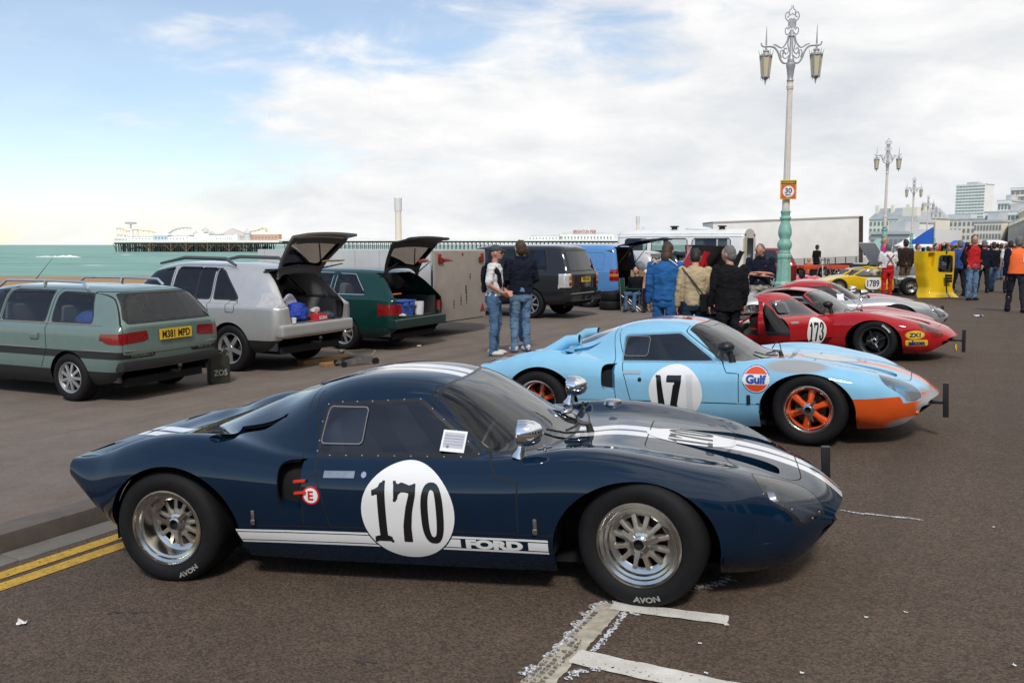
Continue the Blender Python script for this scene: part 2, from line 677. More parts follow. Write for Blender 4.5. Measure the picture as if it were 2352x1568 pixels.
# ------------------------------------------------------------------ lettering and flat print laid on surfaces
def text_mesh(txt, size=1.0, bold=0.0, align='CENTER', sx=1.0, spacing=1.0, shear=0.0):
	"""(verts2d, faces) of a line of lettering, centred on the origin"""
	cu = bpy.data.curves.new('t', 'FONT')
	cu.body = txt
	cu.size = size
	cu.offset = bold
	cu.align_x = align
	cu.align_y = 'CENTER'
	cu.space_character = spacing
	cu.shear = shear
	cu.resolution_u = 4
	ob = bpy.data.objects.new('t', cu)
	me = bpy.data.meshes.new_from_object(ob)
	vs = [(v.co.x * sx, v.co.y) for v in me.vertices]
	fs = [tuple(p.vertices) for p in me.polygons]
	bpy.data.objects.remove(ob)
	bpy.data.curves.remove(cu)
	bpy.data.meshes.remove(me)
	xs = [v[0] for v in vs]; ys = [v[1] for v in vs]
	if vs:
		cx, cy = (min(xs) + max(xs)) / 2, (min(ys) + max(ys)) / 2
		vs = [(a - cx, b - cy) for a, b in vs]
	return vs, fs
def shape_mesh(f, bb, cell):
	"""2D shape given by a signed function f(x, y) < 0, filled with cells"""
	x0, y0, x1, y1 = bb
	nx, ny = max(1, int((x1 - x0) / cell)), max(1, int((y1 - y0) / cell))
	bm = bmesh.new()
	V = [[bm.verts.new((x0 + (x1 - x0) * i / nx, y0 + (y1 - y0) * j / ny, 0)) for j in range(ny + 1)] for i in range(nx + 1)]
	for i in range(nx):
		for j in range(ny):
			bm.faces.new((V[i][j], V[i + 1][j], V[i + 1][j + 1], V[i][j + 1]))
	lay = bm.faces.layers.int.new('r')
	cut(bm, lambda c: f(c[:, 0], c[:, 1]), 1, lay)
	bmesh.ops.delete(bm, geom=[fc for fc in bm.faces if fc[lay] != 1], context='FACES')
	bm.verts.index_update()
	vs = [(v.co.x, v.co.y) for v in bm.verts]
	fs = [tuple(v.index for v in fc.verts) for fc in bm.faces]
	bm.free()
	return vs, fs
def poly_mesh(polys, cell, bb=None):
	allp = [p for q in polys for p in q]
	bb = bb or (min(p[0] for p in allp) - .001, min(p[1] for p in allp) - .001, max(p[0] for p in allp) + .001, max(p[1] for p in allp) + .001)
	def f(x, y):
		d = np.full(x.shape, 1e9)
		for q in polys: d = np.minimum(d, sd_poly(x, y, q))
		return d
	return shape_mesh(f, bb, cell)
def decal(name, vf, mat, parent, surf, O, U, V, off=0.0015, dens=0.03, D=None):
	"""lay a flat print on a surface: (u,v) -> O + uU + vV, thrown along -UxV until it meets the surface"""
	vs2, fs = vf
	O, U, V = Vector(O), Vector(U).normalized(), Vector(V).normalized()
	D = Vector(D).normalized() if D else -(U.cross(V)).normalized()
	bm = bmesh.new()
	bv = [bm.verts.new((x, y, 0)) for x, y in vs2]
	for f in fs:
		try: bm.faces.new([bv[i] for i in f])
		except ValueError: pass
	for _ in range(3):
		le = [e for e in bm.edges if e.calc_length() > dens]
		if not le: break
		bmesh.ops.subdivide_edges(bm, edges=le, cuts=1, use_grid_fill=False)
		bmesh.ops.triangulate(bm, faces=[f for f in bm.faces if len(f.verts) > 4])
	nos = {}
	bm.verts.index_update()
	dead = []
	for v in bm.verts:
		p = O + U * v.co.x + V * v.co.y - D * 1.0
		h = surf.hit(p, D)
		if h[0] is None:
			dead.append(v); v.co = O + U * v.co.x + V * v.co.y; nos[v.index] = -D; continue
		n = surf.normal(h[0])
		if n.dot(D) > 0: n = -n
		nos[v.index] = n
		v.co = h[0] + n * off
	nl = [nos[v.index] for v in bm.verts]
	me = bpy.data.meshes.new(name)
	bm.to_mesh(me)
	bm.free()
	me.shade_smooth()
	fl = [p for p in me.polygons]
	if fl and sum(1 for p in fl if p.normal.dot(-D) < 0) > len(fl) / 2:
		me.flip_normals()
	me.normals_split_custom_set_from_vertices(nl)
	return link(name, me, mat, parent)
def flat_print(name, vf, mat, parent, O, U, V, off=0.0):
	"""lettering on a flat face"""
	vs2, fs = vf
	O, U, V = Vector(O), Vector(U).normalized(), Vector(V).normalized()
	N_ = U.cross(V)
	me = bpy.data.meshes.new(name)
	me.from_pydata([O + U * x + V * y + N_ * off for x, y in vs2], [], fs)
	return link(name, me, mat, parent)
def disc_f(r, cx=0, cy=0):
	return lambda x, y: np.hypot(x - cx, y - cy) - r
def rect_f(w, h, cx=0, cy=0, r=0.0):
	def f(x, y):
		qx, qy = np.abs(x - cx) - w / 2 + r, np.abs(y - cy) - h / 2 + r
		return np.hypot(np.maximum(qx, 0), np.maximum(qy, 0)) + np.minimum(np.maximum(qx, qy), 0) - r
	return f
# ------------------------------------------------------------------ ground
def ground_mat(name, c1, c2, scale, stain, bump=0.35, spec=0.35, streak=None):
	m = bpy.data.materials.new(name)
	m.use_nodes = True
	nt = m.node_tree
	L = nt.links.new
	b = nt.nodes['Principled BSDF']
	b.inputs['Roughness'].default_value = 0.85
	b.inputs['Specular IOR Level'].default_value = spec
	ge = nt.nodes.new('ShaderNodeNewGeometry')
	vo = nt.nodes.new('ShaderNodeTexVoronoi')
	vo.inputs['Scale'].default_value = scale
	vo.inputs['Randomness'].default_value = 1.0
	L(ge.outputs['Position'], vo.inputs['Vector'])
	sp = nt.nodes.new('ShaderNodeSeparateColor')
	L(vo.outputs['Color'], sp.inputs[0])
	mx = nt.nodes.new('ShaderNodeMix')
	mx.data_type = 'RGBA'
	mx.inputs[6].default_value = (*c1, 1)
	mx.inputs[7].default_value = (*c2, 1)
	L(sp.outputs[0], mx.inputs[0])
	last = mx.outputs[2]
	for sc, amt, lo, hi in stain:
		n = nt.nodes.new('ShaderNodeTexNoise')
		n.inputs['Scale'].default_value = sc
		n.inputs['Detail'].default_value = 7
		n.inputs['Roughness'].default_value = 0.62
		L(ge.outputs['Position'], n.inputs['Vector'])
		mr = nt.nodes.new('ShaderNodeMapRange')
		mr.inputs[1].default_value, mr.inputs[2].default_value = lo, hi
		mr.inputs[3].default_value, mr.inputs[4].default_value = 1 - amt, 1 + amt
		L(n.outputs[0], mr.inputs[0])
		vm = nt.nodes.new('ShaderNodeVectorMath')
		vm.operation = 'SCALE'
		L(last, vm.inputs[0])
		L(mr.outputs[0], vm.inputs['Scale'])
		last = vm.outputs[0]
	if streak:
		mp = nt.nodes.new('ShaderNodeMapping')
		mp.vector_type = 'TEXTURE'
		mp.inputs['Rotation'].default_value = (0, 0, -KDIR)
		mp.inputs['Scale'].default_value = (1.0, 26.0, 1.0)
		L(ge.outputs['Position'], mp.inputs[0])
		n = nt.nodes.new('ShaderNodeTexNoise')
		n.inputs['Scale'].default_value = 1.7
		n.inputs['Detail'].default_value = 6
		n.inputs['Roughness'].default_value = 0.7
		L(mp.outputs[0], n.inputs['Vector'])
		mr = nt.nodes.new('ShaderNodeMapRange')
		mr.inputs[1].default_value, mr.inputs[2].default_value = .52, .72
		mr.inputs[4].default_value = streak[1]
		L(n.outputs[0], mr.inputs[0])
		mx = nt.nodes.new('ShaderNodeMix')
		mx.data_type = 'RGBA'
		L(mr.outputs[0], mx.inputs[0])
		L(last, mx.inputs[6])
		mx.inputs[7].default_value = (*streak[0], 1)
		last = mx.outputs[2]
	L(last, b.inputs['Base Color'])
	bp = nt.nodes.new('ShaderNodeBump')
	bp.inputs['Strength'].default_value = bump
	bp.inputs['Distance'].default_value = 0.006
	bp.invert = True
	L(vo.outputs['Distance'], bp.inputs['Height'])
	L(bp.outputs[0], b.inputs['Normal'])
	_mats[name] = m
	return m
ROADM = ground_mat('road_asphalt', (0.050, 0.035, 0.024), (0.134, 0.095, 0.068), 105, [(0.22, 0.16, .3, .7), (2.2, 0.08, .3, .7), (11.0, 0.06, .35, .65)], 0.6, streak=((.050, .036, .028), .4))
PAVM = ground_mat('promenade_tarmac', (0.132, 0.106, 0.087), (0.186, 0.151, 0.125), 120, [(0.25, 0.14, .3, .7), (2.0, 0.10, .3, .7), (9.0, 0.06, .35, .65)], 0.25, streak=((.135, .085, .058), .8))
def along_kerb(t, s, z):
	p = KP + KD * t + KN * s
	return (p.x, p.y, z)
def strip(name, ts, ss, zf, mat, kind='structure'):
	vs = [along_kerb(t, s, zf(s)) for t in ts for s in ss]
	m = len(ss)
	fs = [(i * m + j, i * m + j + 1, (i + 1) * m + j + 1, (i + 1) * m + j) for i in range(len(ts) - 1) for j in range(m - 1)]
	me = bpy.data.meshes.new(name)
	me.from_pydata(vs, [], fs)
	bm = bmesh.new(); bm.from_mesh(me); bmesh.ops.recalc_face_normals(bm, faces=bm.faces)
	if sum(f.normal.z for f in bm.faces) < 0: bmesh.ops.reverse_faces(bm, faces=bm.faces)
	bm.to_mesh(me); bm.free()
	o = link(name, me, mat, smooth=True)
	o['kind'] = kind
	return o
def zroad(s):
	s = min(max(s, 0), 14.0)
	return -0.09 + 0.0455 * s - 0.0016 * s * s
TS = list(np.linspace(-60, 40, 30)) + [60, 90, 140, 200, 300, 420, 700, 1000]
strip('road', TS, [0] + list(np.linspace(.3, 16, 36)), zroad, ROADM)
strip('promenade', TS, [-30, -20, -10] + list(np.linspace(-5, -.22, 16)), pav_z, PAVM)
# kerb: separate granite blocks
kerb = tag(empty('kerb', KP, 0), None, None, None, 'structure')
KERBM = M('kerb_stone', (0.105, 0.088, 0.075), 0.85, var=(5, 0.22), bump=(60, .4, .006))
GUT = M('gutter_stone', (0.15, 0.14, 0.125), 0.85, var=(5, 0.18), bump=(60, .4, .006))
kb = None
for i in range(46):
	t0 = -7.0 + i * 0.98
	b = MB()
	if kb is None:
		b.box((-.22, 0, -.22), (0, .965, PAV + .005))
		kb = b.build('kerb_block', KERBM, kerb, bevel=.018)
	else:
		o = bpy.data.objects.new('kerb_block', kb.data); COL.objects.link(o); o.parent = kerb; kb2 = o
	o = kb if i == 0 else kb2
	p = KD * t0
	o.location = (p.x + random.uniform(-.004, .004), p.y, random.uniform(-.006, .004))
	o.rotation_euler = (0, 0, -KDIR + random.uniform(-.004, .004))
gutter = tag(empty('gutter', KP, 0), None, None, None, 'structure')
g0 = None
for i in range(40):
	if g0 is None:
		b = MB(); b.box((.004, 0, -.2), (.20, 1.19, -.072)); g0 = b.build('gutter_slab', GUT, gutter, bevel=.006); o = g0
	else:
		o = bpy.data.objects.new('gutter_slab', g0.data); COL.objects.link(o); o.parent = gutter
	p = KD * (-7.3 + i * 1.2)
	o.location = (p.x, p.y, random.uniform(-.003, .002))
	o.rotation_euler = (0, 0, -KDIR)
strip('far_kerb', [37.9] + [t for t in TS if t > 38], [-.22, -.002, -.0005], lambda s: PAV - .002 if s < -.001 else -.12, KERBM)
# verge plane beneath everything, out to the horizon on the land side
me = bpy.data.meshes.new('ground')
vs = [along_kerb(t, s, -.35) for t in (-3000, 9000) for s in (-32, 6000)]
me.from_pydata(vs, [], [(0, 1, 3, 2)])
link('ground', me, M('far_ground', (.14, .12, .10), .9, var=(.02, .2)))['kind'] = 'structure'
# ------------------------------------------------------------------ beach, sea
SEA_Z = -4.3
def sheet(name, vs, fs, mat, smooth=True):
	me = bpy.data.meshes.new(name)
	me.from_pydata(vs, [], fs)
	o = link(name, me, mat, smooth=smooth)
	o['kind'] = 'structure'
	return o
BEACHM = ground_mat('shingle', (0.26, 0.155, 0.075), (0.42, 0.27, 0.14), 9, [(0.05, 0.12, .3, .7), (0.6, 0.12, .3, .7)], 0.4, 0.2)
bz = []
nb = 24
for i in range(nb + 1):
	t = i / nb
	for j in range(9):
		k = j / 8
		near = KP + KD * (-70 + 330 * t) + KN * -29.5
		far = Vector((-260 + 520 * t, 166 + 26 * t, 0))
		p = near.lerp(far, k)
		z = 0.0 - 0.55 - 3.9 * k ** 0.85 + 0.25 * math.sin(k * 9 + t * 7) * k * (1 - k)
		bz.append((p.x, p.y, z))
sheet('beach', bz, [(i * 9 + j, i * 9 + j + 1, (i + 1) * 9 + j + 1, (i + 1) * 9 + j) for i in range(nb) for j in range(8)], BEACHM)
# promenade edge wall down to the beach
strip('promenade_edge', TS, [-30.2, -30.0], lambda s: -.1, KERBM)
def sea_mat():
	m = bpy.data.materials.new('sea_water')
	m.use_nodes = True
	nt = m.node_tree
	L = nt.links.new
	b = nt.nodes['Principled BSDF']
	b.inputs['Roughness'].default_value = 0.35
	b.inputs['Specular IOR Level'].default_value = 0.25
	ge = nt.nodes.new('ShaderNodeNewGeometry')
	mp = nt.nodes.new('ShaderNodeMapping')
	mp.inputs['Rotation'].default_value = (0, 0, R(-12))
	mp.inputs['Scale'].default_value = (0.35, 1.0, 1.0)
	L(ge.outputs['Position'], mp.inputs[0])
	def noise(scale, det, rough=.6):
		n = nt.nodes.new('ShaderNodeTexNoise')
		n.inputs['Scale'].default_value = scale
		n.inputs['Detail'].default_value = det
		n.inputs['Roughness'].default_value = rough
		L(mp.outputs[0], n.inputs['Vector'])
		return n.outputs[0]
	n1, n2, n3 = noise(0.020, 6), noise(0.16, 5), noise(0.055, 9, .68)
	r = nt.nodes.new('ShaderNodeValToRGB')
	L(n1, r.inputs[0])
	e = r.color_ramp.elements
	e[0].position, e[0].color = 0.32, (0.090, 0.240, 0.155, 1)
	e[1].position, e[1].color = 0.68, (0.19, 0.365, 0.235, 1)
	mr = nt.nodes.new('ShaderNodeMapRange')
	mr.inputs[1].default_value, mr.inputs[2].default_value = 0.3, 0.7
	mr.inputs[3].default_value, mr.inputs[4].default_value = 0.78, 1.2
	L(n2, mr.inputs[0])
	sc = nt.nodes.new('ShaderNodeVectorMath')
	sc.operation = 'SCALE'
	L(r.outputs[0], sc.inputs[0])
	L(mr.outputs[0], sc.inputs['Scale'])
	fo = nt.nodes.new('ShaderNodeMapRange')
	fo.interpolation_type = 'SMOOTHSTEP'
	fo.inputs[1].default_value, fo.inputs[2].default_value = 0.625, 0.71
	L(n3, fo.inputs[0])
	mx = nt.nodes.new('ShaderNodeMix')
	mx.data_type = 'RGBA'
	L(fo.outputs[0], mx.inputs[0])
	L(sc.outputs[0], mx.inputs[6])
	mx.inputs[7].default_value = (0.7, 0.72, 0.70, 1)
	L(mx.outputs[2], b.inputs['Base Color'])
	bp = nt.nodes.new('ShaderNodeBump')
	bp.inputs['Strength'].default_value = 0.6
	bp.inputs['Distance'].default_value = 0.6
	L(n2, bp.inputs['Height'])
	L(bp.outputs[0], b.inputs['Normal'])
	return m
# swell is real geometry near the shore, flat water beyond
vs, fs = [], []
ys = [150 + 6 * i for i in range(70)] + [600, 750, 1000, 1500, 2500, 5000, 12000, 26000]
xs_ = np.linspace(-1, 1, 61)
for i, y in enumerate(ys):
	for x in xs_:
		w = y * 0.9 + 60
		X_ = x * w
		z = SEA_Z
		if y < 560:
			z += 0.28 * math.sin(y * .35 + 1.7 * math.sin(X_ * .012) + .02 * X_) + .14 * math.sin(y * .23 - .05 * X_)
		vs.append((X_, y, z))
m_ = len(xs_)
fs = [(i * m_ + j, i * m_ + j + 1, (i + 1) * m_ + j + 1, (i + 1) * m_ + j) for i in range(len(ys) - 1) for j in range(m_ - 1)]
sheet('sea', vs, fs, sea_mat())
FOAM = M('sea_foam', (0.78, 0.80, 0.79), 0.8, var=(.6, .12))
def breaker(u, v, L_, h, lab):
	c = at_z(u, v, SEA_Z)
	b = MB()
	n = 26
	vs = []
	for i in range(n + 1):
		t = i / n - .5
		hh = h * max(0.05, (1 - (2 * t) ** 2)) * (0.7 + .3 * math.sin(i * 1.9) * math.sin(i * .7))
		x = c.x + t * L_
		y = c.y + 1.2 * math.sin(i * .8)
		vs += [(x, y - .8 - hh * .6, SEA_Z - .1), (x, y - .25, SEA_Z + hh), (x, y + .5, SEA_Z + hh * .8), (x, y + 2.2, SEA_Z - .1)]
	fs = [(i * 4 + k, i * 4 + k + 1, i * 4 + 5 + k, i * 4 + 4 + k) for i in range(n) for k in range(3)]
	b.add(vs, fs)
	o = b.build('breaking_wave', FOAM, None, smooth=True)
	tag(o, lab, 'wave')
breaker(152, 592, 17, 1.5, 'white breaking wave crest on the green sea, larger and further right')
breaker(104, 591, 12, .8, 'small white wave crest at the left on the green sea')

# ------------------------------------------------------------------ pier
PZ = 750.0
def pp(u, v): return at_depth(u, v, PZ)
def box_px(b, u0, v0, u1, v1, Y0=PZ, depth=12.0):
	a, c = at_depth(u0, v1, Y0), at_depth(u1, v0, Y0)
	b.box((a.x, Y0, a.z), (c.x, Y0 + depth, c.z))
WHITEW = M('white_painted_render', (0.88, 0.87, 0.84), 0.7, var=(.15, .06))
CREAMW = M('cream_render', (0.86, 0.80, 0.68), 0.75, var=(.1, .08))
IRON = M('pier_iron', (0.035, 0.040, 0.040), 0.7, var=(.3, .3))
RUST = M('rusty_iron', (0.20, 0.12, 0.075), 0.8, var=(.5, .3))
GREYR = M('grey_roof', (0.55, 0.56, 0.57), 0.6, var=(.2, .12))
WINM = M('far_window', (0.24, 0.26, 0.28), 0.2)
REDM = M('red_paint', (0.55, 0.06, 0.045), 0.5)
YELM = M('yellow_paint', (0.70, 0.50, 0.12), 0.5)
pier = empty('pier', (pp(258, 578).x, PZ, SEA_Z), 0, 'long iron-legged seaside pier with white deck running out over the sea', 'pier')
def pb(b, name, mat, parent=pier, **k):
	"""build a mesh given in world coordinates as a child of an unrotated empty"""
	l = parent.location if parent is not None else Vector()
	b.v = [(x - l[0], y - l[1], z - l[2]) for x, y, z in b.v]
	return b.build(name, mat, parent, **k)
b = MB(); box_px(b, 258, 552, 640, 557, PZ, 46); pb(b, 'deck', WHITEW)
b = MB(); box_px(b, 262, 557.2, 640, 561.0, PZ + 1, 44); pb(b, 'girder', IRON)
b = MB(); box_px(b, 640, 550.2, 1420, 553.6, PZ + 12, 16); pb(b, 'walkway', WHITEW)
b = MB(); box_px(b, 640, 553.8, 1420, 557.2, PZ + 13, 14); pb(b, 'walkway_girder', IRON)
b = MB()
for u in np.arange(264, 600, 5.2):
	for dy in (2, 16, 30, 43):
		p = at_depth(u + random.uniform(-1, 1), 560, PZ)
		b.bar((p.x, PZ + dy, SEA_Z - 2), (p.x, PZ + dy, p.z), .75)
		if random.random() < .75:
			q = random.choice((-1, 1)) * 2.6
			b.bar((p.x, PZ + dy, SEA_Z + 1), (p.x + q, PZ + dy, p.z), .35)
o = pb(b, 'piles', IRON); o['kind'] = 'stuff'
b = MB()
for u in (345, 393, 428, 477, 526, 560):
	p = at_depth(u, 558, PZ)
	b.bar((p.x, PZ - .6, SEA_Z - 2), (p.x, PZ - .6, p.z), .6)
	for q in (-1, 1): b.bar((p.x, PZ - .6, SEA_Z + .5), (p.x + q * 5.5, PZ - .6, p.z - 1.2), .35)
a, c = at_depth(300, 563.5, PZ), at_depth(570, 563.5, PZ)
b.bar((a.x, PZ - .6, a.z), (c.x, PZ - .6, c.z), .3)
o = pb(b, 'outer_bracing', RUST); o['kind'] = 'stuff'
b = MB()
for u in np.arange(645, 1420, 9.5):
	for dy in (13, 26):
		p = at_depth(u, 557, PZ)
		b.bar((p.x, PZ + dy, SEA_Z - 2), (p.x, PZ + dy, p.z), .5)
		b.bar((p.x, PZ + dy, p.z - 3.2), (p.x + 3.4, PZ + dy, p.z), .22)
o = pb(b, 'walkway_piles', IRON); o['kind'] = 'stuff'
b = MB()
for u in np.arange(642, 1420, 2.2):
	p = at_depth(u, 550.2, PZ)
	b.bar((p.x, PZ + 12, p.z), (p.x, PZ + 12, p.z + 1.25), .14)
for v in (549.5, 547.2):
	a, c = at_depth(640, v, PZ), at_depth(1420, v, PZ)
	b.bar((a.x, PZ + 12, a.z), (c.x, PZ + 12, c.z), .14)
o = pb(b, 'railing', WHITEW); o['kind'] = 'stuff'
b = MB()
for u in np.arange(262, 575, 2.6):
	p = at_depth(u, 552, PZ)
	b.bar((p.x, PZ + .4, p.z), (p.x, PZ + .4, p.z + 1.1), .14)
a, c = at_depth(258, 549, PZ), at_depth(575, 549, PZ)
b.bar((a.x, PZ + .4, a.z), (c.x, PZ + .4, c.z), .14)
o = pb(b, 'head_railing', WHITEW); o['kind'] = 'stuff'
def far_thing(name, label, cat, u, v, Y, group=None):
	p = at_depth(u, v, Y)
	return empty(name, p, 0, label, cat, group)
# arcade hall with domes
h = far_thing('arcade_hall', 'low white arcade building with small domes on the pier head', 'building', 500, 552, PZ + 8)
b = MB(); box_px(b, 432, 540, 545, 552, PZ + 6, 22); box_px(b, 452, 535.5, 480, 540, PZ + 8, 14); box_px(b, 466, 531, 482, 536, PZ + 8, 12); pb(b, 'wall', WHITEW, h)
b = MB()
for u in np.arange(496, 536, 5):
	box_px(b, u, 546.6, u + 2.4, 549.2, PZ + 5.9, .2)
box_px(b, 433, 540.5, 446, 543, PZ + 5.9, .2); box_px(b, 468, 532.5, 479, 534.6, PZ + 7.9, .2); box_px(b, 480, 537.8, 515, 539.9, PZ + 7.0, .6)
o = pb(b, 'windows', WINM, h); o['kind'] = 'stuff'
for u, v, r in ((472, 530.5, 8), (450, 538, 7), (541, 540, 8), (568, 535, 8)):
	b = MB()
	c = at_depth(u, v, PZ + 13)
	s_ = r * (PZ + 13) / 2000
	b.lathe([(s_ * 1.05, -.4), (s_, 0), (s_ * .9, s_ * .35), (s_ * .6, s_ * .62), (s_ * .15, s_ * .78), (s_ * .06, s_ * 1.2), (.01, s_ * 1.6)], 16, Matrix.Translation(c))
	if u > 545: b.lathe([(s_ * .9, -6), (s_ * .9, -.4)], 12, Matrix.Translation(c))
	pb(b, 'dome', GREYR, h, smooth=True)
h = far_thing('tent_hall', 'pale tent-roofed hall on the pier beside the domes', 'building', 530, 552, PZ + 30)
b = MB()
a, m1, c = at_depth(503, 540, PZ + 30), at_depth(532, 524, PZ + 36), at_depth(566, 540, PZ + 30)
b.add([a, c, c + Vector((0, 14, 0)), a + Vector((0, 14, 0)), m1, m1 + Vector((0, 4, 0))], [(0, 1, 4), (1, 2, 5, 4), (2, 3, 5), (3, 0, 4, 5)])
pb(b, 'roof', M('tent_canvas', (0.55, 0.50, 0.46), .8), h)
b = MB(); box_px(b, 505, 540, 640, 552, PZ + 30, 10); pb(b, 'wall', CREAMW, h)
h = far_thing('drop_tower', 'tall slim ride tower with round grey top on the pier head', 'tower', 301, 552, PZ + 14)
b = MB(); c = at_depth(301, 552, PZ + 14)
b.tube([c, at_depth(300.5, 515, PZ + 14)], [1.3, .9], 10); pb(b, 'shaft', WHITEW, h)
b = MB(); c = at_depth(300.5, 512, PZ + 14)
b.lathe([(1, -1.2), (4.6, -.9), (4.8, .6), (1, 1.0)], 16, Matrix.Translation(c)); pb(b, 'cabin', GREYR, h)
def track(name, lab, pts, mat, Y, r=.35, legs=True, legmat=None):
	h = far_thing(name, lab, 'roller coaster', pts[0][0], 552, Y)
	q = [at_depth(u, v, Y) for u, v in pts]
	n = len(q)
	P_ = [(p.x, p.z) for p in q]
	tt = np.linspace(0, n - 1, n * 6)
	xs = spline(range(n), [p[0] for p in P_], tt); zs = spline(range(n), [p[1] for p in P_], tt)
	for k, dy in (('rail', 0), ('rail', 1.6)):
		b = MB(); b.tube([(x, Y + dy, z) for x, z in zip(xs, zs)], r, 5); pb(b, k, mat, h)
	if legs:
		b = MB()
		z0 = at_depth(300, 552, Y).z
		for i in range(0, len(tt), 4):
			b.bar((xs[i], Y + .8, z0), (xs[i], Y + .8, zs[i]), .4)
			if i + 4 < len(tt): b.bar((xs[i], Y + .8, z0 + 1), (xs[i + 4], Y + .8, zs[i + 4]), .18)
		o = pb(b, 'trestle', legmat or WHITEW, h); o['kind'] = 'stuff'
track('roller_coaster', 'cream and yellow roller coaster track at the seaward end of the pier',
	  [(267, 525), (280, 525), (292, 531), (305, 528), (325, 529), (345, 531), (358, 536), (362, 545)], YELM, PZ + 24)
track('roller_coaster', 'lower cream roller coaster loop beside the slim ride tower',
	  [(267, 540), (285, 540), (305, 545), (330, 545), (350, 548)], M('cream_track', (.6, .52, .38), .6), PZ + 32)
track('roller_coaster', 'pale steel coaster incline rising to a flat top in the middle of the pier head',
	  [(362, 550), (380, 540), (400, 528), (415, 524), (430, 523), (440, 524)], M('pale_steel', (.5, .52, .54), .4), PZ + 20, .5)
track('roller_coaster', 'yellow coaster track right of the tent roof behind the silver car hatch',
	  [(560, 540), (575, 532), (590, 529), (605, 524), (612, 530), (600, 538)], YELM, PZ + 26, .4)
for u0, v0, u1, v1, m_, lab in ((262, 548, 290, 552, GREYR, 'low grey kiosk at the seaward tip of the pier'), (292, 545, 352, 552, WHITEW, 'long low white shed under the roller coaster on the pier'),
		(352, 540, 385, 552, M('pale_blue', (.45, .55, .62), .6), 'pale blue booth beside the coaster incline on the pier'), (386, 544, 430, 552, WHITEW, 'white ride hut left of the arcade building on the pier'),
		(575, 538, 640, 552, M('salmon', (.55, .32, .22), .7), 'orange-brown ride building behind the open silver hatch'),
		(1212, 543, 1288, 551, WHITEW, 'white pavilion with dark windows standing on the pier walkway'), (1285, 538, 1410, 553, WHITEW, 'white entrance building of the pier under its red sign')):
	h = far_thing('pier_building', lab, 'building', (u0 + u1) / 2, v1, PZ + 10)
	b = MB(); box_px(b, u0, v0, u1, v1, PZ + 14, 10); pb(b, 'wall', m_, h)
	b = MB()
	a, c = at_depth(u0 - 1, v0, PZ + 14), at_depth(u1 + 1, v0, PZ + 14)
	mid = (a + c) / 2 + Vector((0, 5, (v1 - v0) * .14))
	b.add([a, c, c + Vector((0, 10, 0)), a + Vector((0, 10, 0)), mid - Vector(((c.x - a.x) * .35, 0, 0)), mid + Vector(((c.x - a.x) * .35, 0, 0))], [(0, 1, 5, 4), (1, 2, 5), (2, 3, 4, 5), (3, 0, 4), (3, 2, 1, 0)])
	pb(b, 'roof', GREYR if m_ is WHITEW else WHITEW, h)
	b = MB()
	for u in np.arange(u0 + 4, u1 - 4, 7.5): box_px(b, u, v0 + (v1 - v0) * .35, u + 3.2, v0 + (v1 - v0) * .75, PZ + 13.9, .2)
	o = pb(b, 'windows', WINM, h); o['kind'] = 'stuff'
h = far_thing('pier_sign', 'red lettered sign on the roof of the pier entrance building', 'sign', 1343, 538, PZ + 14)
vs, fs = text_mesh('BRIGHTON PIER', 1.0, 0.03, sx=1.0)
wd = max(v[0] for v in vs) - min(v[0] for v in vs)
k = (53 * PZ / 2000) / wd
o = flat_print('letters', ([(x * k, y * k * 1.25) for x, y in vs], fs), M('sign_red', (.42, .05, .05), .6), h, (0, 0, 2.4), (1, 0, 0), (0, 0, 1))
b = MB(); b.bar((-9.5, .2, .2), (9.5, .2, .2), .3); b.bar((-9.5, .2, 0), (-9.5, .2, 3.4), .3); b.bar((9.5, .2, 0), (9.5, .2, 3.4), .3); b.build('frame', GREYR, h)
h = far_thing('dome_roof', 'wide shallow grey dome behind the pier entrance building', 'building', 1470, 552, PZ + 60)
b = MB(); c = at_depth(1478, 540, PZ + 60)
b.lathe([(16, -8), (16, 0), (13, 3.4), (7, 5.2), (1.5, 5.8), (.8, 8)], 18, Matrix.Translation(c)); pb(b, 'dome', GREYR, h, smooth=True)

# ------------------------------------------------------------------ pale concrete columns on the promenade
for u, vt, Y, w, lab in ((907.5, 447, 44, .17, 'tall pale round column behind the dark green estate car'), (1473, 493, 86, .17, 'distant pale round column behind the blue van')):
	t = far_thing('column', lab, 'column', u, 0, Y); t.location.z = -.16
	top = at_depth(u, vt, Y).z
	b = MB(); b.lathe([(w * 1.25, 0), (w * 1.2, .5), (w, .6), (w * .92, top - .7)], 20); b.build('shaft', CREAMW, t, smooth=True)
	b = MB(); b.lathe([(w * .92, top - .7), (w * 1.1, top - .6), (w * 1.1, top - .12), (w * 1.2, top - .06), (w * 1.2, top), (.01, top)], 20); b.build('capital', WHITEW, t, smooth=True)

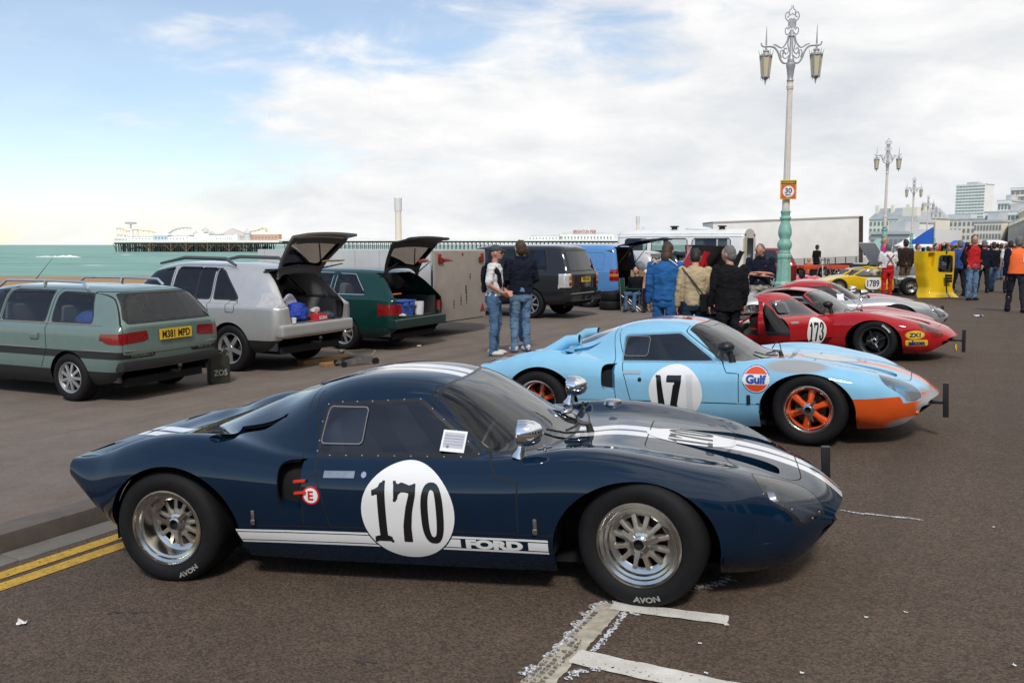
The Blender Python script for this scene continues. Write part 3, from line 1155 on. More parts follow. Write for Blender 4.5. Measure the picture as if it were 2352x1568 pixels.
# ------------------------------------------------------------------ inland terrace wall along the road
LD = R(27.3)
WD, WN = Vector((math.sin(LD), math.cos(LD), 0)), Vector((-math.cos(LD), math.sin(LD), 0))
W0 = Vector((math.cos(LD), -math.sin(LD), 0)) * 14.5
STONE = M('terrace_stone', (0.60, 0.55, 0.46), 0.85, var=(.25, .2), bump=(2, .3, .05))
TERR = empty('terrace_wall', (W0.x, W0.y, 0), -LD, 'long tall stone terrace wall with arches and balustrade on the right', 'wall')
b = MB(); b.box((0, -70, -.3), (6, 760, 8.2)); b.box((5, -70, 8.2), (8, 760, 14.2)); b.build('wall', STONE, TERR)
b = MB(); b.box((-.35, -70, 8.2), (5, 760, 8.6)); b.box((4.6, -70, 14.2), (8, 760, 14.6)); b.build('cornice', CREAMW, TERR)
b = MB()
for i in range(118):
	y = -68 + i * 7
	b.box((-.25, y, 0), (.0, y + .8, 8.2))
	for zz in (8.6, 14.6):
		x = -.2 if zz < 10 else 4.7
		b.box((x, y, zz), (x + .3, y + .6, zz + 1.15))
	b.box((4.8, y, 8.6), (5, y + .8, 14.2))
o = b.build('pilasters', CREAMW, TERR); o['kind'] = 'stuff'
b = MB()
for zz, x in ((8.6, -.15), (14.6, 4.75)):
	b.box((x, -70, zz + .95), (x + .22, 760, zz + 1.12)); b.box((x, -70, zz), (x + .22, 760, zz + .18))
	for i in range(0, 1000):
		y = -60 + i * .8
		b.box((x + .04, y, zz + .18), (x + .18, y + .22, zz + .95))
o = b.build('balustrade', CREAMW, TERR); o['kind'] = 'stuff'
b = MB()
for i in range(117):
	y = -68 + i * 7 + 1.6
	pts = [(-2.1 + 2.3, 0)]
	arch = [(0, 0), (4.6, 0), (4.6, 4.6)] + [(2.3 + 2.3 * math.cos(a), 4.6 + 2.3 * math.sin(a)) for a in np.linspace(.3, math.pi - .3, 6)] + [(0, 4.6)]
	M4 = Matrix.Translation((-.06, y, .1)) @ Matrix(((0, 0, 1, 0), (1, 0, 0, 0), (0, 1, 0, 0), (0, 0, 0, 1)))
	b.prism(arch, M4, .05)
o = b.build('arch_shade_panels', M('arch_shade', (.06, .06, .055), .9), TERR); o['kind'] = 'stuff'  # flat dark panels on the wall: the shade inside the arches as colour

# ------------------------------------------------------------------ town behind
def building(label, u0, u1, vt, vb, Y, mat, floors, bays, depth=25, roof=None, bands=None, winm=WINM, rz=0.0, win=(.5, .55)):
	a, c = at_depth(u0, vb, Y), at_depth(u1, vt, Y)
	W, H = c.x - a.x, c.z + 1.0
	t = empty('town_building', ((a.x + c.x) / 2, Y, -.5), rz - R(52), label, 'building')
	H = c.z + .5
	b = MB(); b.box((-W / 2, 0, 0), (W / 2, depth, H)); b.build('wall', mat, t)
	b = MB()
	fh, bw = (H - 1) / floors, W / bays
	for i in range(floors):
		for j in range(bays):
			x, z = -W / 2 + (j + .5) * bw, .6 + (i + .5) * fh
			b.box((x - bw * win[0] / 2, -.25, z - fh * win[1] / 2), (x + bw * win[0] / 2, .05, z + fh * win[1] / 2))
	o = b.build('windows', winm, t); o['kind'] = 'stuff'
	if bands:
		b = MB()
		for i in range(floors + 1):
			z = .6 + i * fh
			b.box((-W / 2 - .3, -bands, z - fh * .14), (W / 2 + .3, .02, z + fh * .14))
		o = b.build('balconies', WHITEW, t); o['kind'] = 'stuff'
	if roof == 'mansard':
		b = MB()
		b.add([(-W/2-.5, -.5, H), (W/2+.5, -.5, H), (W/2+.5, depth, H), (-W/2-.5, depth, H), (-W/2+4, 4, H+6), (W/2-4, 4, H+6), (W/2-4, depth-4, H+6), (-W/2+4, depth-4, H+6)],
			  [(0,1,5,4),(1,2,6,5),(2,3,7,6),(3,0,4,7),(4,5,6,7)])
		b.build('roof', M('slate', (.38, .40, .42), .6, var=(.3, .15)), t)
		b = MB()
		for x in np.linspace(-W/2+3, W/2-3, 4): b.box((x-.9, 2, H), (x+.9, 6, H+7.6))
		o = b.build('chimneys', CREAMW, t); o['kind'] = 'stuff'
	elif roof == 'flat':
		b = MB(); b.box((-W/2-.4, -.4, H), (W/2+.4, depth, H+.8)); b.box((-W/5, 4, H+.8), (W/5, 12, H+3.4)); b.build('roof', GREYR, t)
	return t
BRICK = M('brown_brick', (.33, .19, .11), .8, var=(.4, .15))
building('white high-rise tower block with balconies on every floor', 2191, 2262, 425, 540, 1000, WHITEW, 20, 9, 22, 'flat', 1.2, winm=M('tower_window', (.52, .54, .56), .3), win=(.75, .35))
building('cream seafront hotel with slate mansard roof left of the tower block', 1990, 2130, 503, 556, 470, CREAMW, 4, 14, 25, 'mansard')
building('white gabled seafront house in front of the cream hotel', 2054, 2110, 512, 556, 430, WHITEW, 3, 7, 16, 'mansard')
building('low cream terrace of shops below the tower block', 2128, 2260, 505, 556, 520, CREAMW, 4, 13, 22, 'flat')
building('ochre seafront house with small windows right of the cream hotel', 2122, 2152, 497, 556, 560, M('ochre', (.62, .55, .40), .8), 5, 4, 20, 'flat')
building('brown brick block of flats at the right edge below the pink block', 2318, 2400, 470, 545, 400, BRICK, 4, 7, 24, 'flat', win=(.4, .5))
building('pink-beige block of flats topmost at the right edge', 2318, 2420, 432, 545, 620, M('pinkish', (.62, .47, .38), .8), 9, 9, 24, 'flat', .5)
building('white terraced flats between tower and brown brick block', 2288, 2322, 463, 545, 430, WHITEW, 5, 4, 20, 'flat', .6)
building('long white hotel with glazed upper storey at the right', 2262, 2420, 488, 556, 360, WHITEW, 4, 16, 22, 'flat', .4, winm=M('tinted_window', (.14, .20, .22), .2), win=(.7, .5))
building('pale seafront building with columns below the brown brick block', 2236, 2300, 510, 556, 330, CREAMW, 3, 9, 18, 'flat')
building('low grey market hall behind the white lorry trailer', 1996, 2088, 538, 560, 240, M('hall_grey', (.42, .43, .44), .6), 1, 8, 20, 'flat')
building('white exhibition tent wall beside the blue pennant', 2088, 2140, 527, 560, 200, M('tent_white', (.8, .8, .8), .8), 1, 3, 14, None, winm=M('tent_white'))

# ------------------------------------------------------------------ ornate seafront lamp standards
LSILV = M('silver_grey_paint', (.42, .42, .43), .45, .3, var=(12, .2))
LCREAM = M('cream_post_paint', (.72, .66, .60), .6, var=(5, .1))
LGREEN = M('verdigris_paint', (.23, .46, .38), .5, var=(9, .15))
LGLASS = M('lantern_glass', (.60, .54, .36), .35, spec=.6)
def make_lamp():
	T = empty('street_lamp')
	b = MB()
	def oct_(prof, n=8, rot=R(22.5)): b.lathe(prof, n, Matrix.Rotation(rot, 4, 'Z'))
	oct_([(.01, 0), (.30, 0), (.30, .12), (.27, .16), (.25, .75), (.27, .78), (.27, .84), (.22, .90), (.19, 1.45), (.21, 1.48), (.21, 1.54), (.17, 1.58)])
	b.build('base', LGREEN, T)
	b = MB()
	b.lathe([(.17, 1.58), (.175, 1.62), (.16, 1.66), (.20, 1.74), (.215, 1.80), (.20, 1.86), (.15, 1.92), (.15, 1.96), (.19, 2.04), (.195, 2.14), (.165, 2.26), (.13, 2.34), (.13, 2.40), (.16, 2.43), (.16, 2.47), (.125, 2.50), (.125, 2.56), (.14, 2.58), (.14, 2.62), (.118, 2.64)], 20)
	b.build('baluster', LGREEN, T, smooth=True)
	b = MB()
	n = 24
	vs, fs = [], []
	for z, r in ((2.60, .108), (3.15, .104), (3.151, .125), (3.20, .128), (3.25, .112), (3.251, .098), (5.55, .078), (5.551, .095), (5.62, .1), (5.68, .085), (5.72, .085)):
		for k in range(n):
			rr = r * (1 - .07 * (k % 2)) if 3.25 < z < 5.6 else r
			vs.append((rr * math.cos(2 * math.pi * k / n), rr * math.sin(2 * math.pi * k / n), z))
	for i in range(10):
		for k in range(n): fs.append((i * n + k, i * n + (k + 1) % n, (i + 1) * n + (k + 1) % n, (i + 1) * n + k))
	b.add(vs, fs); b.build('column', LCREAM, T)
	b = MB()
	b.lathe([(.085, 5.72), (.10, 5.76), (.08, 5.80), (.085, 5.86), (.11, 6.02), (.13, 6.10), (.13, 6.14), (.09, 6.18), (.10, 6.24), (.085, 6.28), (.05, 6.34), (.05, 6.78), (.075, 6.80), (.06, 6.86), (.05, 6.95)], 18)
	b.build('neck', LSILV, T, smooth=True)
	for sg in (-1, 1):
		b = MB()
		def cv(pts, r=.022):
			t = np.linspace(0, len(pts) - 1, len(pts) * 6)
			x = spline(range(len(pts)), [p[0] for p in pts], t); z = spline(range(len(pts)), [p[1] for p in pts], t)
			b.tube([(sg * a, 0, c) for a, c in zip(x, z)], r, 6)
		cv([(.06, 6.20), (.20, 6.18), (.30, 6.28), (.36, 6.42), (.46, 6.54), (.60, 6.58), (.78, 6.58)], .030)
		cv([(.09, 6.82), (.12, 6.70), (.18, 6.60), (.28, 6.54), (.42, 6.60), (.50, 6.62)], .022)
		cv([(.06, 6.80), (.10, 6.62), (.07, 6.48), (.13, 6.40), (.20, 6.46), (.17, 6.53), (.12, 6.49)], .018)
		cv([(.05, 6.36), (.12, 6.30), (.20, 6.30), (.23, 6.38), (.18, 6.42), (.15, 6.37)], .018)
		cv([(.26, 6.30), (.30, 6.40), (.27, 6.48), (.22, 6.44), (.25, 6.40)], .016)
		cv([(.78, 6.58), (.82, 6.60), (.84, 6.66)], .022)
		b.tube([(sg * .70, 0, 6.56), (sg * .70, 0, 6.72), (sg * .70, 0, 7.05)], [.028, .022, .006], 8)
		b.build('bracket', LSILV, T, smooth=True)
		L_ = empty('lantern', (sg * .70, 0, 6.0)); L_.parent = T
		b = MB(); b.lathe([(.17, .34), (.115, -.12)], 6); b.build('glazing', LGLASS, L_)
		b = MB()
		b.lathe([(.03, .56), (.03, .50), (.09, .48), (.09, .45), (.07, .43), (.08, .40), (.15, .39), (.185, .37), (.185, .335), (.172, .33)], 12)
		b.lathe([(.118, -.12), (.12, -.15), (.08, -.19), (.03, -.21), (.025, -.26), (.004, -.34)], 12)
		for k in range(6):
			a = 2 * math.pi * k / 6
			c, s_ = math.cos(a), math.sin(a)
			b.bar((.174 * c, .174 * s_, .34), (.119 * c, .119 * s_, -.13), .018)
			b.tube([(.17 * c, .17 * s_, .37), (.19 * c, .19 * s_, .43), (.215 * c, .215 * s_, .50)], [.014, .01, .003], 5)
			b.tube([(.115 * c, .115 * s_, -.13), (.125 * c, .125 * s_, -.18), (.12 * c, .12 * s_, -.24)], [.012, .008, .003], 5)
		b.build('frame', LSILV, L_, smooth=True)
	b = MB()
	def cv2(pts, r=.016):
		t = np.linspace(0, len(pts) - 1, len(pts) * 5)
		x = spline(range(len(pts)), [p[0] for p in pts], t); z = spline(range(len(pts)), [p[1] for p in pts], t)
		for sg in (-1, 1): b.tube([(sg * a, 0, c) for a, c in zip(x, z)], r, 5)
	cv2([(.05, 6.90), (.12, 6.84), (.17, 6.88), (.18, 6.97), (.13, 7.0), (.10, 6.95)])
	cv2([(.05, 6.98), (.10, 7.04), (.10, 7.14), (.16, 7.20), (.19, 7.28), (.15, 7.36), (.09, 7.34), (.10, 7.26), (.14, 7.26)])
	cv2([(.0, 7.34), (.06, 7.30), (.08, 7.40), (.03, 7.44), (.02, 7.52)], .013)
	cv2([(.0, 7.06), (.05, 7.02), (.07, 7.14), (.0, 7.20)], .013)
	cv2([(.02, 7.22), (.07, 7.20), (.12, 7.14)], .013)
	b.add([(-.07, -.02, 7.20), (.07, -.02, 7.20), (.06, -.02, 7.04), (0, -.02, 6.97), (-.06, -.02, 7.04), (-.07, .02, 7.20), (.07, .02, 7.20), (.06, .02, 7.04), (0, .02, 6.97), (-.06, .02, 7.04)],
		  [(0, 1, 2, 3, 4), (9, 8, 7, 6, 5), (0, 5, 6, 1), (1, 6, 7, 2), (2, 7, 8, 3), (3, 8, 9, 4), (4, 9, 5, 0)])
	b.build('crest', LSILV, T, smooth=True)
	return T
lamp0 = make_lamp()
labs = ['nearest ornate twin-lantern street lamp carrying the speed limit sign', 'second ornate twin-lantern street lamp, right of the white lorry trailer',
		'third street lamp along the seafront, in front of the cream hotel', 'fourth street lamp along the seafront, smaller and paler', 'farthest small street lamp along the seafront']
for i, lab in enumerate(labs):
	Y = 21.4 + 27.3 * i
	u = (1802, 2030, 2093, 2127, 2146)[i]
	o = lamp0 if i == 0 else copy_tree(lamp0)
	X_ = at_depth(u, 562, Y).x
	o.location = (X_, Y, ground_z(X_, Y) if i == 0 else .1)
	o.rotation_euler = (0, 0, R(-8))
	o.scale = (.83, .83, .985)
	tag(o, lab, 'street lamp', 'ornate seafront street lamps')
# speed limit sign on the nearest lamp
lz = lamp0.location
sg = empty('speed_sign', (lz.x, lz.y - .15, 2.88 + lz.z), R(-8), 'orange and yellow REMEMBER 30 MAX speed sign on the nearest lamp', 'sign')
b = MB(); b.box((-.19, -.012, -.02), (.19, .012, .44)); b.build('plate', M('sign_yellow', (.75, .50, .05), .45), sg, bevel=.004)
b = MB(); b.box((-.165, -.015, .0), (.165, -.0125, .325)); b.build('orange_panel', M('sign_orange', (.72, .10, .025), .5), sg)
flat_print('white_disc', shape_mesh(disc_f(.135), (-.14, -.14, .14, .14), .03), M('sign_white', (.85, .85, .85), .5), sg, (0, -.0165, .165), (1, 0, 0), (0, 0, 1))
flat_print('black_panel', shape_mesh(rect_f(.33, .075), (-.17, -.04, .17, .04), .05), BLACKV if 'BLACKV' in globals() else M('sign_black', (.02, .02, .02), .5), sg, (0, -.0165, .375), (1, 0, 0), (0, 0, 1))
SB = M('sign_black', (.02, .02, .02), .5)
flat_print('lettering', text_mesh('REMEMBER', .062, .001), M('sign_yellow'), sg, (0, -.018, .375), (1, 0, 0), (0, 0, 1))
flat_print('numerals', text_mesh('30', .17, .004), SB, sg, (0, -.018, .185), (1, 0, 0), (0, 0, 1))
flat_print('lettering', text_mesh('MAX', .06, .002), SB, sg, (0, -.018, .085), (1, 0, 0), (0, 0, 1))
# ------------------------------------------------------------------ wheels
RUBBER = M('tyre_rubber', (0.009, 0.009, 0.010), 0.7, spec=.25, var=(30, 0.25, 0.1), bump=(180, 0.15, 0.002))
DARK = M('dark_void', (0.006, 0.006, 0.007), 0.9)
BLACKP = M('black_plastic', (0.012, 0.012, 0.013), 0.45)
CHROME = M('chrome', (0.85, 0.85, 0.86), 0.06, 1.0)
ALLOY = M('polished_alloy', (0.52, 0.51, 0.49), 0.22, 1.0, var=(18, 0.08, 0.08))
CASTMAG = M('cast_magnesium', (0.36, 0.325, 0.27), 0.42, 0.6, var=(40, 0.15))
WHITEP = M('white_vinyl', (0.80, 0.80, 0.79), 0.25, coat=0.6)
BLACKV = M('black_vinyl', (0.008, 0.008, 0.009), 0.3, coat=0.4)
GLASS_CLR = glass('clear_glass', (0.84, 0.88, 0.88), .80)
PERSPEX = glass('perspex', (0.72, 0.74, 0.80), 1.6)
SMOKED = glass('smoked_glass', (0.16, 0.17, 0.19), .9)
REDLENS = M('red_lens', (0.22, 0.006, 0.008), 0.12, coat=0.8, var=(30, .35))
AMBER = M('amber_lens', (0.60, 0.16, 0.02), 0.12, coat=0.8)
def wmat(side):
	"""lathe axis +Z -> outwards (side -1: right hand, +1: left hand)"""
	return Matrix.Rotation(R(-90) * side, 4, 'X')
def arc_text(txt, r, a0, size, sx=1.0, inward=False, bold=0.0):
	vs, fs = text_mesh(txt, size, bold, sx=sx)
	out = []
	for x, y in vs:
		if inward:
			rr, a = r - y, a0 + x / r
		else:
			rr, a = r + y, a0 - x / r
		out.append((rr * math.cos(a), rr * math.sin(a)))
	return out, fs
def make_wheel(parent, pos, side, style, steer=0.0, deep=0.04, width=0.24, rad=0.300, brand=None, lip=0.200, spin=0.0):
	w = empty('wheel', pos)
	w.parent = parent
	w.rotation_euler = (0, 0, steer)
	A = wmat(side)
	n = 48
	t = MB()
	prof = [(lip - .014, -.012), (lip + .006, .004), (lip + .03, .014), (rad - .045, .014), (rad - .025, .006), (rad - .010, -.010), (rad - .002, -.032),
			(rad, -.06), (rad, -width + .05), (rad - .004, -width + .02), (rad - .03, -width), (lip, -width + .012), (lip - .02, -width + .03)]
	t.lathe(prof, n, A)
	for i, (x, y, z) in enumerate(t.v):          # flattened contact patch
		if z < -rad + 0.012: t.v[i] = (x, y, -rad + 0.012)
	t.build('tyre', RUBBER, w, smooth=True)
	rm = MB()
	if style in ('brm', 'star'):
		pr = [(lip - .022, -width + .03), (lip - .022, -deep - .05), (lip - .026, -.035), (lip - .02, -.018), (lip - .006, -.012), (lip - .001, -.004), (lip - .002, .004), (lip - .010, .005),
			  (lip - .014, -.006), (lip - .028, -.012), (lip - .033, -.022), (lip - .045, -.026), (lip - .050, -deep), (lip - .068, -deep - .006), (lip - .078, -deep - .012)]
		if style == 'star': pr = pr[:9] + [(lip - .022, -.012), (lip - .026, -deep), (lip - .036, -deep - .01)]
	else:
		pr = [(lip - .022, -width + .03), (lip - .012, -.02), (lip, 0), (lip - .004, .006), (lip - .012, .002), (lip - .018, -.012), (lip - .03, -deep)]
	rm.lathe(pr, n, A)
	if style == 'brm': rm.build('rim', ALLOY, w, smooth=True)
	elif style == 'star': rm.build('rim', ALLOY, w, smooth=True)
	elif style == 'dark': rm.build('rim', M('grey_rim', (0.10, 0.10, 0.105), 0.4, 0.6), w, smooth=True)
	else: rm.build('rim', M('silver_rim', (0.42, 0.43, 0.44), 0.35, 0.6), w, smooth=True)
	# backing so that one cannot see through the wheel: brake disc
	b = MB()
	b.lathe([(0.001, -deep - .07), (0.125, -deep - .07), (0.125, -deep - .10), (0.001, -deep - .10)], 28, A)
	b.build('brake_disc', M('brake_iron', (0.05, 0.047, 0.045), 0.5, 0.5), w)
	b = MB()
	b.lathe([(0.001, -width + .02), (lip - .023, -width + .02)], 28, A)
	b.build('inner_face', DARK, w)
	r1 = lip - (.030 if style == 'star' else .046)
	if style == 'brm':
		K = 12
		def f(x, y):
			r = np.hypot(x, y)
			d = np.maximum(r - (r1 + .004), .03 - r)
			a = np.arctan2(y, x) + spin
			aa = (a + math.pi / K) % (2 * math.pi / K) - math.pi / K
			lx, ly = r * np.cos(aa), r * np.sin(aa)
			m_, h_ = (.072 + r1 - .010) / 2, (r1 - .010 - .072) / 2
			q1, q2 = np.abs(lx - m_) - h_ + .006, np.abs(ly) - (math.pi / K * lx - .0105) + .006
			q = np.hypot(np.maximum(q1, 0), np.maximum(q2, 0)) + np.minimum(np.maximum(q1, q2), 0) - .006
			return np.maximum(d, -q)
		vs, fs = shape_mesh(f, (-.17, -.17, .17, .17), .0085)
		sp = MB()
		def zz(x, y):
			r = math.hypot(x, y)
			a = (math.atan2(y, x) + spin + math.pi / K * 0) % (2 * math.pi / K)
			rib = math.cos((a - math.pi / K) * K) * .5 + .5
			return -deep - .012 + .030 * max(0, 1 - r / .15) + .006 * rib * (1 if .045 < r < .135 else .2)
		m_ = len(vs)
		sp.add([A @ Vector((x, y, zz(x, y))) for x, y in vs] + [A @ Vector((x, y, -deep - .045)) for x, y in vs], fs + [tuple(m_ + i for i in q[::-1]) for q in fs])
		ec = {}
		for q in fs:
			for i in range(len(q)):
				k = (q[i], q[(i + 1) % len(q)])
				ec[k] = ec.get(k, 0) + 1
		sp.f += [(a, b, m_ + b, m_ + a) for a, b in ec if (b, a) not in ec]
		sp.m += [0] * (len(sp.f) - len(sp.m))
		sp.build('spokes', CASTMAG, w, smooth=True)
		hubz = -deep + .016
	elif style == 'star':
		OR = M('orange_wheel', (0.72, 0.085, 0.008), 0.35, coat=0.4)
		K = 6
		sp = MB()
		for k in range(K):
			a = spin + 2 * math.pi * k / K
			ca, sa = math.cos(a), math.sin(a)
			def P(r, tt, z): return A @ Vector((ca * r - sa * tt, sa * r + ca * tt, z))
			r0, r2 = .028, r1 + .004
			w0, w2 = .030, .030
			zo = (-deep + .012, -deep - .012)
			vs = []
			for r_, ww, z_ in ((r0, w0, zo[0]), (.085, .021, zo[0] - .004), (r2, w2 + .006, zo[1])):
				vs += [P(r_, -ww, z_ - .016), P(r_, -ww * .45, z_), P(r_, ww * .45, z_), P(r_, ww, z_ - .016), P(r_, ww, z_ - .045), P(r_, -ww, z_ - .045)]
			fs = []
			for j in range(2):
				for i in range(6):
					i2 = (i + 1) % 6
					fs.append((j * 6 + i, j * 6 + i2, j * 6 + 6 + i2, j * 6 + 6 + i))
			sp.add(vs, fs)
		sp.lathe([(r1 + .006, -deep - .05), (r1 + .006, -deep - .004), (r1 - .010, -deep - .010), (r1 - .014, -deep - .05)], n, A)
		sp.lathe([(0.001, -deep + .01), (.042, -deep + .01), (.048, -deep - .04)], 20, A)
		sp.build('spokes', OR, w, smooth=True)
		hubz = -deep + .012
	elif style == 'dark':
		K = 4
		sp = MB()
		for k in range(K):
			a = spin + 2 * math.pi * k / K
			c, s_ = math.cos(a), math.sin(a)
			sp.bar(A @ Vector((c * .03, s_ * .03, -deep + .004)), A @ Vector((c * (r1 + .012), s_ * (r1 + .012), -deep - .012)), .045, .025)
		sp.lathe([(0.001, -deep + .016), (.03, -deep + .016), (.045, -deep - .02)], 16, A)
		sp.build('spokes', M('dark_wheel', (0.03, 0.03, 0.03), 0.4, 0.5), w, smooth=True)
		hubz = -deep + .016
	else:
		K = int(style[4:])                       # road wheel with K spokes
		sp = MB()
		for k in range(K):
			a = spin + 2 * math.pi * k / K
			c, s_ = math.cos(a), math.sin(a)
			wd = .30 / K
			p0, p1 = Vector((c * .02, s_ * .02, -deep + .02)), Vector((c * (lip - .022), s_ * (lip - .022), -deep + .01))
			sp.bar(A @ p0, A @ p1, wd, .02, up=A @ Vector((0, 0, 1)))
		sp.lathe([(0.001, -deep + .034), (.045, -deep + .034), (.06, -deep + .02), (.06, -deep - .02)], 16, A)
		sp.build('spokes', M('silver_rim', (0.42, 0.43, 0.44), 0.35, 0.6), w, smooth=True)
		hubz = None
	if hubz is not None:
		k_ = MB()
		k_.lathe([(.052, hubz - .012), (.050, hubz), (.036, hubz + .004), (.036, hubz + .022), (.030, hubz + .026), (.024, hubz + .026), (.023, hubz + .004)], 24, A)
		for k in range(3):
			a = spin * 1.7 + 0.35 + 2 * math.pi * k / 3
			c, s_ = math.cos(a), math.sin(a)
			def P(r, tt, z): return A @ Vector((c * r - s_ * tt, s_ * r + c * tt, z))
			z0 = hubz + .006
			vs = [P(.030, -.013, z0), P(.030, .013, z0), P(.098, .009, z0 + .012), P(.098, -.009, z0 + .012),
				  P(.030, -.013, z0 + .016), P(.030, .013, z0 + .016), P(.098, .008, z0 + .026), P(.098, -.008, z0 + .026)]
			k_.add(vs, [(0, 1, 2, 3), (7, 6, 5, 4), (0, 4, 5, 1), (1, 5, 6, 2), (2, 6, 7, 3), (3, 7, 4, 0)])
		k_.build('spinner', ALLOY, w, smooth=True)
		h = MB()
		h.lathe([(.001, hubz + .004), (.0235, hubz + .004)], 16, A)
		h.build('hub_socket', DARK, w)
	if brand:
		txt, r_, a0, size, inward, col, sx = brand
		vs, fs = arc_text(txt, r_, a0, size, sx, inward, 0.0015)
		me = bpy.data.meshes.new('tyre_lettering')
		me.from_pydata([A @ Vector((x, y, .0155)) for x, y in vs], [], fs)
		link('tyre_lettering', me, col, w)
	return w

# ------------------------------------------------------------------ the low racing coupes
GT_ROWS = [
 (2.178, [(.33,.282),(.38,.286),(.41,.297),(.39,.312),(.33,.325),(.22,.333),(.11,.336),(0,.337)]),
 (2.10, [(.48,.205),(.545,.245),(.58,.305),(.56,.355),(.47,.388),(.32,.400),(.16,.405),(0,.407)]),
 (1.95, [(.57,.135),(.65,.21),(.69,.33),(.665,.425),(.56,.472),(.38,.478),(.19,.484),(0,.486)]),
 (1.75, [(.64,.12),(.74,.22),(.775,.36),(.755,.475),(.62,.547),(.42,.543),(.2,.547),(0,.549)]),
 (1.5, [(.69,.12),(.81,.23),(.838,.38),(.82,.53),(.67,.607),(.45,.592),(.22,.592),(0,.594)]),
 (1.2, [(.73,.12),(.845,.24),(.872,.40),(.855,.58),(.69,.668),(.47,.638),(.24,.632),(0,.633)]),
 (.98, [(.75,.12),(.84,.24),(.868,.41),(.85,.597),(.69,.69),(.48,.658),(.25,.645),(0,.644)]),
 (.80, [(.755,.12),(.833,.24),(.862,.41),(.846,.59),(.70,.684),(.54,.652),(.28,.638),(0,.636)]),
 (.60, [(.76,.12),(.828,.24),(.856,.41),(.842,.57),(.745,.656),(.655,.652),(.42,.702),(0,.742)]),
 (.40, [(.76,.12),(.825,.24),(.853,.41),(.84,.56),(.765,.642),(.703,.664),(.505,.80),(0,.868)]),
 (.20, [(.76,.12),(.822,.24),(.85,.41),(.84,.555),(.768,.638),(.712,.668),(.508,.888),(0,.957)]),
 (.0, [(.76,.12),(.822,.24),(.85,.41),(.84,.555),(.77,.638),(.715,.668),(.503,.924),(0,.992)]),
 (-.2, [(.76,.12),(.822,.24),(.852,.41),(.842,.558),(.772,.64),(.717,.668),(.497,.932),(0,1.0)]),
 (-.40, [(.76,.12),(.825,.24),(.856,.41),(.848,.565),(.776,.645),(.715,.672),(.48,.915),(0,.985)]),
 (-.58, [(.76,.125),(.83,.245),(.865,.42),(.858,.58),(.783,.66),(.69,.684),(.445,.868),(0,.948)]),
 (-.80, [(.76,.13),(.84,.25),(.88,.43),(.874,.605),(.775,.705),(.625,.712),(.37,.795),(0,.882)]),
 (-1.0, [(.76,.14),(.847,.26),(.89,.44),(.884,.628),(.757,.744),(.57,.728),(.32,.758),(0,.812)]),
 (-1.2, [(.75,.15),(.85,.27),(.892,.445),(.884,.637),(.742,.75),(.52,.708),(.28,.712),(0,.742)]),
 (-1.45, [(.735,.18),(.84,.28),(.88,.445),(.866,.612),(.717,.712),(.48,.655),(.25,.648),(0,.66)]),
 (-1.65, [(.71,.27),(.80,.335),(.848,.45),(.828,.575),(.735,.648),(.55,.606),(.25,.60),(0,.602)]),
 (-1.80, [(.68,.39),(.755,.43),(.805,.495),(.795,.568),(.748,.616),(.66,.615),(.3,.612),(0,.612)]),
 (-1.89, [(.66,.47),(.73,.495),(.768,.535),(.768,.575),(.742,.606),(.68,.614),(.3,.614),(0,.614)]),
]
def gt_bow(x):
	if x > 1.6: return 0.55 * ((x - 1.6) / 0.58) ** 1.4
	if x < -1.5: return -0.10 * ((-1.5 - x) / 0.4)
	return 0.0
WB = 1.2065
SIDE_WIN = [(-.405,.672),(-.39,.656),(.36,.656),(.43,.658),(.437,.668),(.115,.893),(.085,.905),(-.395,.888),(-.43,.87)]
DOOR = [(-.30,.325),(.65,.325),(.655,.578),(.55,.582),(.512,.645),(.135,.905),(.14,.935),(.165,.98),(.165,1.2),(-.50,1.2),(-.505,.90),(-.40,.70),(-.335,.50)]
DOOR_Y = .36
WSCREEN = [(.80,0),(.79,.2),(.735,.4),(.64,.565),(.52,.655),(.45,.648),(.17,.468),(.185,.36),(.205,.18),(.21,0)]
def rear_seam(z):
	return np.interp(z, [.55, .70, .885, 1.0], [-.437, -.478, -.553, -.575])
GAPM = M('panel_gap', (0.004, 0.004, 0.005), 0.8)
